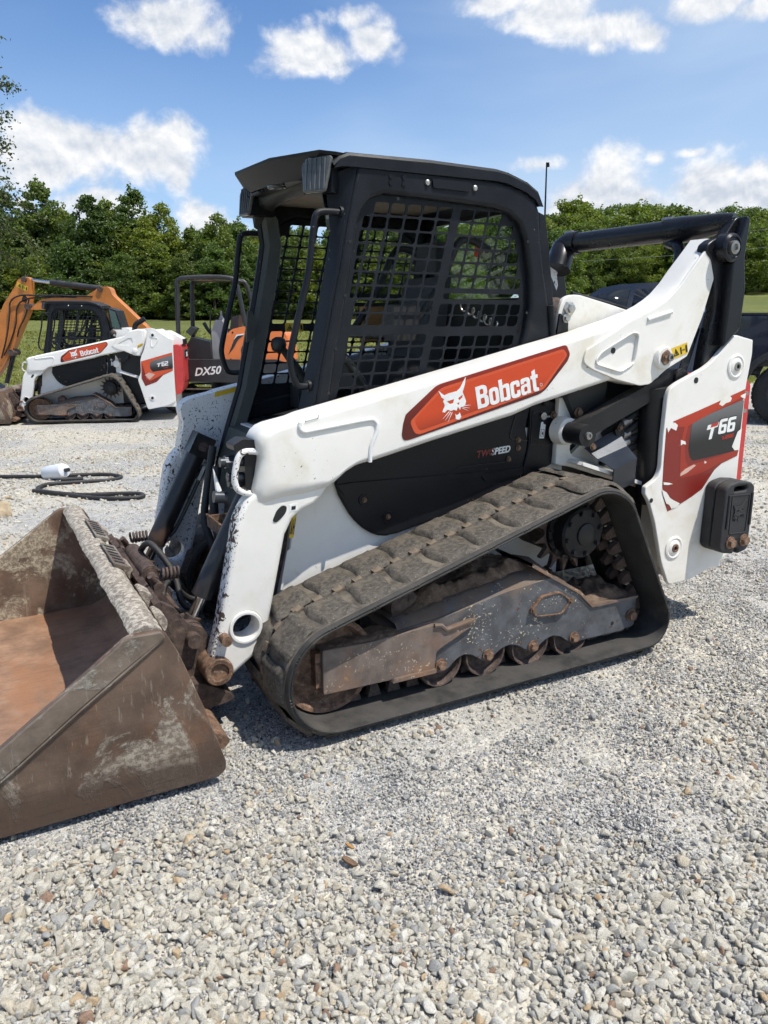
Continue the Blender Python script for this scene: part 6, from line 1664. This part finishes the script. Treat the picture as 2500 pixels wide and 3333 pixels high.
# ------------------------------------------------------------------ mini excavator behind it
EXM = Matrix.Translation(ds(15.0, 0.0) - Vector((0, 0, float(ds(15.0, 0).z)))) @ Matrix(((RH.x, FH.x, 0, 0), (RH.y, FH.y, 0, 0), (0, 0, 1, 0), (0, 0, 0, 1)))
exc = thing('mini_excavator', 'orange and black mini excavator with open canopy, its boom bent over the farther loader', 'excavator', (-3.2, .2, -.31), EXM)
orange = grime('orange_paint', (.58, .20, .040), .45, var=.12, vs=4, layers=[((.36, .13, .04), 5, .60, .80, 6), ((.10, .06, .04), 9, .70, .80, 5)])
orange2 = grime('orange_plastic', (.74, .20, .052), .45, var=.04, vs=4)
greyp = grime('grey_plastic', (.30, .30, .30), .6, var=.08, vs=6)
charc = grime('charcoal_paint', (.022, .023, .025), .4, var=.2, vs=6, dust=((.12, .11, .10), .3))
BOOM = [(-6.72, 1.60), (-6.49, 1.79), (-6.09, 1.835), (-5.62, 1.85), (-5.36, 2.01), (-5.24, 2.03), (-5.16, 1.99), (-5.13, 1.87), (-4.9, 1.65), (-4.49, 1.24), (-4.1, .86), (-4.28, .70), (-4.71, 1.15), (-4.88, 1.25), (-5.08, 1.47), (-5.33, 1.64), (-5.7, 1.67), (-6.49, 1.60)]
bm_ = G().prism(rnd(BOOM, .04), .05, .30, .02).obj('boom', orange, exc)
STICK = [(-6.90, 2.14), (-6.77, 2.21), (-6.66, 2.17), (-6.69, 1.86), (-6.75, 1.58), (-6.95, 1.22), (-7.15, .84), (-7.22, .74), (-7.50, .35), (-7.62, .40), (-7.42, 1.33), (-7.2, 1.72), (-6.96, 2.02)]
sk_ = G().prism(rnd(STICK, .03), .08, .27, .015).obj('dipper_arm', orange, exc)
plate('rib_slot', rnd([(-6.86, 1.78), (-6.80, 1.90), (-6.74, 1.80), (-6.78, 1.72)], .02), .074, .081, inkm, sk_)
warning_sticker('warning_label', [(-6.93, 2.02), (-6.74, 1.93), (-6.71, 2.02), (-6.90, 2.11)], .077, sk_)
bc = G().cyl((-6.31, .17, 2.10), (-5.34, .17, 1.98), .060, seg=20).obj('boom_cylinder', charc, exc)
G().cyl((-6.76, .17, 2.155), (-6.31, .17, 2.10), .030, seg=16).obj('rod', chrome, bc)
for x, z, r in ((-6.76, 2.155, .05), (-5.34, 1.975, .05), (-6.74, 1.66, .06), (-7.16, .80, .06)): G().cyl((x, .02, z), (x, .33, z), r, seg=18, bev=.008).obj('pivot_pin', rust_d, exc)
dc = G().cyl((-7.16, .17, .80), (-7.37, .17, .22), .045, seg=16).obj('bucket_cylinder', charc, exc); G().cyl((-7.37, .17, .22), (-7.45, .17, .0), .022, seg=12).obj('rod', chrome, dc)
plate('digging_bucket', rnd([(-7.75, .30), (-7.40, .05), (-7.35, -.10), (-7.55, -.28), (-7.95, -.30), (-8.05, 0)], .05), -.05, .42, charc, exc, .01)
for i, pts in enumerate(([(-5.5, .04, 1.84), (-6.1, .03, 1.86), (-6.5, .03, 1.86), (-6.85, .03, 1.86), (-7.05, .03, 1.75), (-7.1, .03, 1.5), (-7.2, .03, 1.1), (-7.35, .03, .7)], [(-5.8, .05, 1.83), (-6.4, .04, 1.83), (-6.8, .04, 1.78), (-6.95, .04, 1.62), (-7.0, .04, 1.35), (-7.15, .04, 1.0), (-7.3, .04, .75)], [(-6.7, .04, 1.8), (-6.8, .04, 1.5), (-6.95, .04, 1.25), (-7.0, .04, 1.1)])):
    G().tube(pts, .014, 6, smooth=5).obj('hydraulic_hose', hosem, exc, 60)
house = G().prism(rnd([(-4.15, .30), (-4.10, .66), (-3.9, .70), (-2.0, .70), (-1.75, .62), (-1.75, .32), (-2.0, .26)], .05), -.45, 1.05, .03).obj('house', charc, exc)
side_text('DX50', .20, -3.545, .40, R(5), -.455, printw, house, .35, .005, 1.0)
G().prism(rnd([(-3.03, .88), (-2.90, 1.17), (-2.81, 1.25), (-2.6, 1.30), (-2.0, 1.30), (-1.8, 1.15), (-1.75, .62), (-2.96, .62)], .06), -.42, .95, .05, 3).obj('engine_cover', orange2, exc)
plate('cover_stripe', [(-2.90, .78), (-2.78, 1.05), (-2.72, 1.13), (-2.60, 1.14), (-2.70, 1.06), (-2.80, .90)], -.426, -.421, charc, exc)
plate('cover_stripe', [(-2.78, 1.06), (-2.73, 1.15), (-2.58, 1.17), (-2.60, 1.145), (-2.71, 1.13)], -.428, -.422, printw, exc)
G().cyl((-2.50, -.425, .85), (-2.50, -.40, .85), .16, seg=24).obj('filler_cap', charc, exc)
for x, z in ((-2.80, 1.19), (-2.86, .70)): G().cyl((x, -.424, z), (x, -.415, z), .018, seg=10).obj('cover_screw', charc, exc)
can = G()
def post(a, b, r=.04): can.tube([a, b], r, 10)
for y in (-.38, .75):
    can.tube([(-3.83, y, .66), (-3.82, y, 1.05), (-3.78, y, 2.02), (-3.74, y, 2.12), (-3.66, y, 2.155), (-3.2, y, 2.175), (-2.82, y, 2.155), (-2.71, y, 2.08), (-2.64, y, 1.80), (-2.55, y, 1.25)], .042, 10, smooth=3)
canopy = can.obj('canopy_frame', charc, exc, 60)
G().prism(rnd([(-3.80, 2.15), (-3.68, 2.19), (-3.2, 2.205), (-2.84, 2.185), (-2.74, 2.13), (-2.84, 2.14), (-3.2, 2.155), (-3.7, 2.14)], .01), -.40, .77, .008).obj('canopy_roof', charc, canopy)
G().box(-3.55, -3.25, -.10, .45, 2.135, 2.15).obj('canopy_panel', headl, canopy)
cons = G().prism(rnd([(-3.66, .70), (-3.70, .95), (-3.60, 1.10), (-3.42, 1.06), (-3.25, 1.02), (-3.23, .70)], .03), -.30, .10, .02).obj('console', charc, exc)
G().prism(rnd([(-3.70, 1.20), (-3.60, 1.30), (-3.50, 1.26), (-3.60, 1.12)], .015), -.30, .0, .01).obj('monitor', charc, cons)
G().prism(rnd([(-3.24, .70), (-3.24, 1.20), (-3.16, 1.42), (-3.02, 1.40), (-2.98, 1.10), (-3.05, .70)], .04), -.20, .35, .03).obj('console_side', greyp, cons)
G().tube([(-3.24, -.15, 1.0), (-3.27, -.15, 1.30), (-3.24, -.15, 1.58)], .012, 8).obj('lever', charc, cons); G().lathe((-3.08, 0, 0), [(.06, 1.38), (.05, 1.44), (.02, 1.5), (.02, 1.58)], 10, 'z').obj('lever_boot', greyp, cons)
G().tube([(-3.30, .1, 1.15), (-3.38, .1, 1.25), (-3.44, .1, 1.36)], .035, 8).obj('joystick', charc, cons)
seat_e = G().hexa([(-2.98, .05, 1.05), (-2.80, .05, 1.05), (-2.80, .55, 1.05), (-2.98, .55, 1.05), (-2.90, .08, 1.48), (-2.76, .08, 1.50), (-2.76, .52, 1.50), (-2.90, .52, 1.48)], .05, 3).obj('seat', seatm, exc)
G().box(-3.30, -2.85, .03, .57, .95, 1.07, .04).obj('seat_cushion', seatm, seat_e)
for y0 in (-.45, .70):
    c1, c2 = (-3.9, 0), (-2.0, 0)
    loop = [(-3.95, -.29), (-2.05, -.29), (-1.86, -.20), (-1.82, -.06), (-1.90, .10), (-2.05, .16), (-3.95, .16), (-4.10, .10), (-4.18, -.06), (-4.14, -.20)]
    cw_ = rnd(loop, .08); inner_ = [tuple(Vector((-3.0, -.06)).lerp(Vector(p), .90)) for p in cw_]
    tb = plate('crawler_track', [cw_, inner_], y0, y0 + .36, rubber, exc, .01)
    G().box(-3.9, -2.1, y0 + .06, y0 + .30, -.14, .06, .03).obj('crawler_frame', charc, tb)
    for x in (-3.95, -2.05): G().cyl((x, y0 + .05, -.06), (x, y0 + .31, -.06), .17, seg=24).obj('crawler_wheel', rust_d, tb)
G().cyl((-3.0, .30, .05), (-3.0, .30, .30), .40, seg=28).obj('turntable', charc, exc)
G().prism(rnd([(-4.9, -.30), (-4.95, -.05), (-4.9, .15), (-4.85, .15), (-4.87, -.30)], .02), -.5, 1.1, .01).obj('dozer_blade', charc, exc)
plate('blade_arm', [(-4.88, -.2), (-4.88, -.05), (-4.0, .02), (-4.0, -.10)], .0, .12, charc, exc)
# ------------------------------------------------------------------ pickup truck at the right
_u = Vector((-.50, .866, 0)).normalized()             # heading
_l = Vector((-_u.y, _u.x, 0))                        # its left side, towards the viewer
TR = Matrix(((-_u.x, -_l.x, 0, 10.0), (-_u.y, -_l.y, 0, 4.50), (0, 0, 1, float(hgt(10.0, 4.5))), (0, 0, 0, 1)))
# truck frame: x runs to the rear, y away from the near side, z up; origin under the rear axle at the near wheel's face
truck = thing('pickup_truck', 'dark blue crew cab pickup truck parked behind the loader at the right', 'truck', (-1.5, 1.0, 0), TR)
navy = bpy.data.materials.new('navy_car_paint'); navy.use_nodes = True
_p = navy.node_tree.nodes['Principled BSDF']; _p.inputs['Base Color'].default_value = (.006, .010, .030, 1); _p.inputs['Roughness'].default_value = .22; _p.inputs['Coat Weight'].default_value = 1.0; _p.inputs['Coat Roughness'].default_value = .03
dglass = simple('privacy_glass', (.008, .010, .012), .05)
tyrem = grime('tyre_rubber', (.022, .022, .022), .85, var=.3, vs=10, dust=((.10, .09, .08), .4), bump=(80, .3))
arch = circ(0, .43, .56, 28)
bed = [(-1.05, .55), (-1.05, 1.50), (1.15, 1.50), (1.18, 1.30), (1.15, .60), (.62, .60)] + [(.56 * math.cos(t), .46 + .56 * math.sin(t)) for t in [math.pi * i / 12 for i in range(0, 13)]] + [(-.62, .55)]
bd = plate('bed_side', rnd(bed, .02, 2), .0, .07, navy, truck, .02, res=3)
c2_ = bpy.data.objects.new('bed_side', bd.data); COL.objects.link(c2_); c2_.parent = truck; c2_.matrix_parent_inverse = Matrix.Translation(-Vector(truck['base'])); c2_.matrix_basis = Matrix.Translation((0, 1.95, 0)) @ Matrix.Diagonal((1, -1, 1, 1))
G().box(-1.05, 1.15, -.012, .10, 1.50, 1.525, .008).obj('bed_rail', charc, truck)
G().box(-1.05, 1.15, 1.85, 1.962, 1.50, 1.525, .008).obj('bed_rail', charc, truck)
G().box(1.10, 1.17, .07, 1.88, .75, 1.49, .02).obj('tailgate', navy, truck)
G().box(-1.05, 1.10, .07, 1.88, .80, .90).obj('bed_floor', charc, truck)
G().box(-1.10, -1.05, .07, 1.88, .60, 1.49, .01).obj('bed_bulkhead', navy, truck)
flr = [(.62 * math.cos(t), .46 + .62 * math.sin(t)) for t in [math.pi * i / 16 for i in range(-2, 19)]]; fin_ = [(.53 * math.cos(t), .46 + .53 * math.sin(t)) for t in [math.pi * i / 16 for i in range(18, -3, -1)]]
G().prism(flr + fin_, -.05, .06, .01).obj('fender_flare', charc, truck)
for ax in (0.0, -3.70):
    for y0, sg in ((.0, 1), (1.95, -1)):
        y1 = y0 + sg * .28
        w = G().lathe((ax, 0, .43), [(.24, y0 + sg * .02), (.36, y0), (.41, y0 + sg * .02), (.43, y0 + sg * .05), (.43, y1 - sg * .05), (.41, y1 - sg * .02), (.24, y1)], 44).obj('wheel', tyrem, truck, 30)
        if ax == 0 and sg == 1:
            for i in range(44):
                a = 2 * math.pi * i / 44
                for yy in (.03, .11, .19):
                    aa = a + (.07 if yy == .11 else 0)
                    G().box(-.022, .022, -.03, .03, 0, .016, .003, 1).obj('tread_block', tyrem, w, 35, Matrix.Translation((ax + .428 * math.cos(aa), yy + .03, .43 + .428 * math.sin(aa))) @ Matrix.Rotation(math.pi / 2 - aa, 4, 'Y'))
        G().lathe((ax, 0, .43), [(.25, y0 + sg * .01), (.24, y0 + sg * .06), (.10, y0 + sg * .05), (.07, y0 + sg * .02), (.02, y0 + sg * .015)], 24).obj('rim', charc, w)
cabp = [(-1.14, .50), (-1.14, 1.47), (-1.22, 1.62), (-1.36, 1.86), (-1.50, 1.93), (-1.90, 1.965), (-2.45, 1.95), (-2.72, 1.90), (-3.20, 1.58), (-3.45, 1.44), (-3.48, .50)]
g = G()
def cabsec(y, ins):
    return [(x, y + ins * max(0, (z - 1.40)) / .55, z) for x, z in cabp]
rows = [cabsec(.03, .22), cabsec(.97, 0), cabsec(1.92, -.22)]
rows[1] = [(x, .97, z + (.015 if z > 1.8 else 0)) for x, z in cabp]
g.quadstrip([r + [r[0]] for r in rows])
bb = g.b
bb.faces.new([bb.verts.new(p) for p in rows[0]]); bb.faces.new([bb.verts.new(p) for p in rows[2]])
cabt = g.obj('cab_body', navy, truck, 25)
def win(poly, name):
    pts = [(x, .03 + .22 * max(0, z - 1.40) / .55 - .006, z) for x, z in poly]
    w = G(); w.b.faces.new([w.b.verts.new(p) for p in pts]); o = w.obj(name, dglass, truck); md = o.modifiers.new('thickness', 'SOLIDIFY'); md.thickness = .006
win([(-1.32, 1.48), (-1.46, 1.83), (-1.62, 1.87), (-2.20, 1.87), (-2.22, 1.47)], 'side_window')
win([(-2.30, 1.47), (-2.28, 1.87), (-2.50, 1.86), (-2.74, 1.80), (-3.10, 1.56), (-3.12, 1.47)], 'side_window')
G().hexa([(-3.15, .22, 1.59), (-2.76, .30, 1.875), (-2.76, 1.65, 1.875), (-3.15, 1.73, 1.59), (-3.17, .22, 1.61), (-2.78, .30, 1.895), (-2.78, 1.65, 1.895), (-3.17, 1.73, 1.61)]).obj('windscreen', dglass, truck)
G().prism(rnd([(-3.45, .50), (-3.45, 1.44), (-3.9, 1.36), (-4.55, 1.25), (-4.68, 1.10), (-4.70, .50), (-4.2, .50), (-4.15, .85), (-3.7, 1.0), (-3.25, .85), (-3.2, .5)], .06), .03, 1.92, .05, 3).obj('front_body', navy, truck)
G().box(-3.30, -3.15, -.20, .04, 1.42, 1.60, .03).obj('door_mirror', charc, truck)
G().box(-3.2, -.7, -.02, .08, .40, .46, .02).obj('step_bar', charc, truck)
for x in (-1.5, -2.6): G().box(x, x + .16, -.0, .035, 1.28, 1.31, .008).obj('door_handle', navy, truck)
G().tube([(-2.25, .026, 1.42), (-2.25, .03, .55)], .004, 4).obj('door_seam', inkm, truck)

# ------------------------------------------------------------------ small things lying about
def on_ground(x, y, dz=0.0):
    return Vector((x, y, float(hgt(x, y)) + dz))
def stretch_to(x, y):
    """follow the sloping ground"""
    return on_ground(x, y, .018)
HP = [(-.5, 6.75), (.3, 6.35), (.73, 6.15), (1.06, 6.09), (1.27, 6.0), (1.37, 5.75), (1.25, 5.57), (1.0, 5.58), (.7, 5.58), (.58, 5.42), (.57, 5.22), (.68, 5.02), (.89, 4.80), (1.16, 4.71), (1.31, 4.62), (1.34, 4.50), (1.27, 4.42), (1.08, 4.48), (.90, 4.65), (.74, 4.93), (.52, 5.24)]
hz = G().tube([stretch_to(x, y) for x, y in HP], .020, 8, smooth=6).obj('rubber_hose', hosem, None, 60)
hz['label'] = 'black rubber hose lying in loops on the gravel behind the bucket'; hz['category'] = 'hose'
fl_ = thing('plastic_bottle', 'white plastic jug end lying on the black hose', 'bottle', (0, 0, 0), Matrix.Translation(on_ground(.79, 6.02, .075)) @ Matrix.Rotation(R(-62), 4, 'Z') @ Matrix.Rotation(R(78), 4, 'Y'))
whitepl = simple('white_plastic', (.72, .74, .76), .35)
G().lathe((0, 0, 0), [(.03, -.17), (.065, -.165), (.075, -.14), (.075, .12), (.065, .15), (.03, .165)], 22, 'z').obj('jug_body', whitepl, fl_, 40)
G().cyl((0, 0, .16), (0, 0, .22), .02, seg=12).obj('spout', hosem, fl_)
hf = G().cyl(on_ground(.80, 5.70, .035), on_ground(1.0, 5.66, .035), .024, seg=12, bev=.003).obj('hose_nozzle', hosem, None)
hf['label'] = 'short black nozzle beside the white jug on the hose'; hf['category'] = 'nozzle'
def chip(name, lab, cat, x, y, l, w, h, rz, mat, seed):
    rg = np.random.default_rng(seed)
    g = G(); top = rnd([(-l, -w * .7), (-l * .8, w), (l * .3, w * .9), (l, w * .4), (l * .85, -w * .8), (0, -w)], .25 * w)
    me_p = [(px, py) for px, py in top]
    b = g.b; a = [b.verts.new((px * .92, py * .92, 0)) for px, py in me_p]; c = [b.verts.new((px + rg.normal() * .0006, py + rg.normal() * .0006, h * (.8 + .4 * rg.random()))) for px, py in me_p]
    b.faces.new(a[::-1]); b.faces.new(c)
    for i in range(len(a)): b.faces.new((a[i], a[(i + 1) % len(a)], c[(i + 1) % len(a)], c[i]))
    o = g.obj(name, mat, None, 40)
    o.location = on_ground(x, y, .012); o.rotation_euler = (.12, -.1, rz); o['label'] = lab; o['category'] = cat
barkp = grime('bark_piece', (.17, .105, .065), .9, var=.35, vs=40, bump=(120, .6), stretch=(1, 6, 1))
chip('bark_piece', 'brown piece of bark lying on the gravel below the loader', 'bark', .865, -.575, .026, .011, .007, R(118), barkp, 1)
chip('wood_splinter', 'small orange brown wood splinter above the bark piece', 'wood', .895, -.515, .017, .005, .004, R(112), grime('wood_splinter', (.42, .22, .07), .8, var=.2, vs=60), 2)
def rock(x, y, r, lab, seed, zs=.6, col=None):
    o = bpy.data.objects.new('rock', STONES[seed % 8].copy()); COL.objects.link(o)
    if col is not None: o.data.materials.clear(); o.data.materials.append(col)
    o.location = on_ground(x, y, r * .25); o.scale = (r, r, r * zs); o.rotation_euler = (0, 0, seed)
    o['label'] = lab; o['category'] = 'rock'
tanr = grime('tan_rock', (.46, .36, .235), .9, var=.2, vs=2, bump=(6, .5))
rock(.22, 4.30, .15, 'large tan rock at the left edge beyond the bucket', 3, .55, tanr)
rock(.50, -.02 - .25, .033, 'tan fist sized stone lying below the bucket corner', 5, .8, tanr)
# overhead wires before the hill
for i, (z0, z1) in enumerate(((7.5, 9.4), (5.8, 8.0))):
    a = ds(70, 8); b = ds(70, 40)
    pts = [Vector((a.x + (b.x - a.x) * t, a.y + (b.y - a.y) * t, z0 + (z1 - z0) * t - 1.2 * 4 * t * (1 - t) * .3)) for t in [k / 12 for k in range(13)]]
    o = G().tube(pts, .012, 4).obj('power_line', greyp, None, 60)
    o['label'] = ('upper' if i == 0 else 'lower') + ' thin power line crossing in front of the wooded hill'; o['category'] = 'wire'
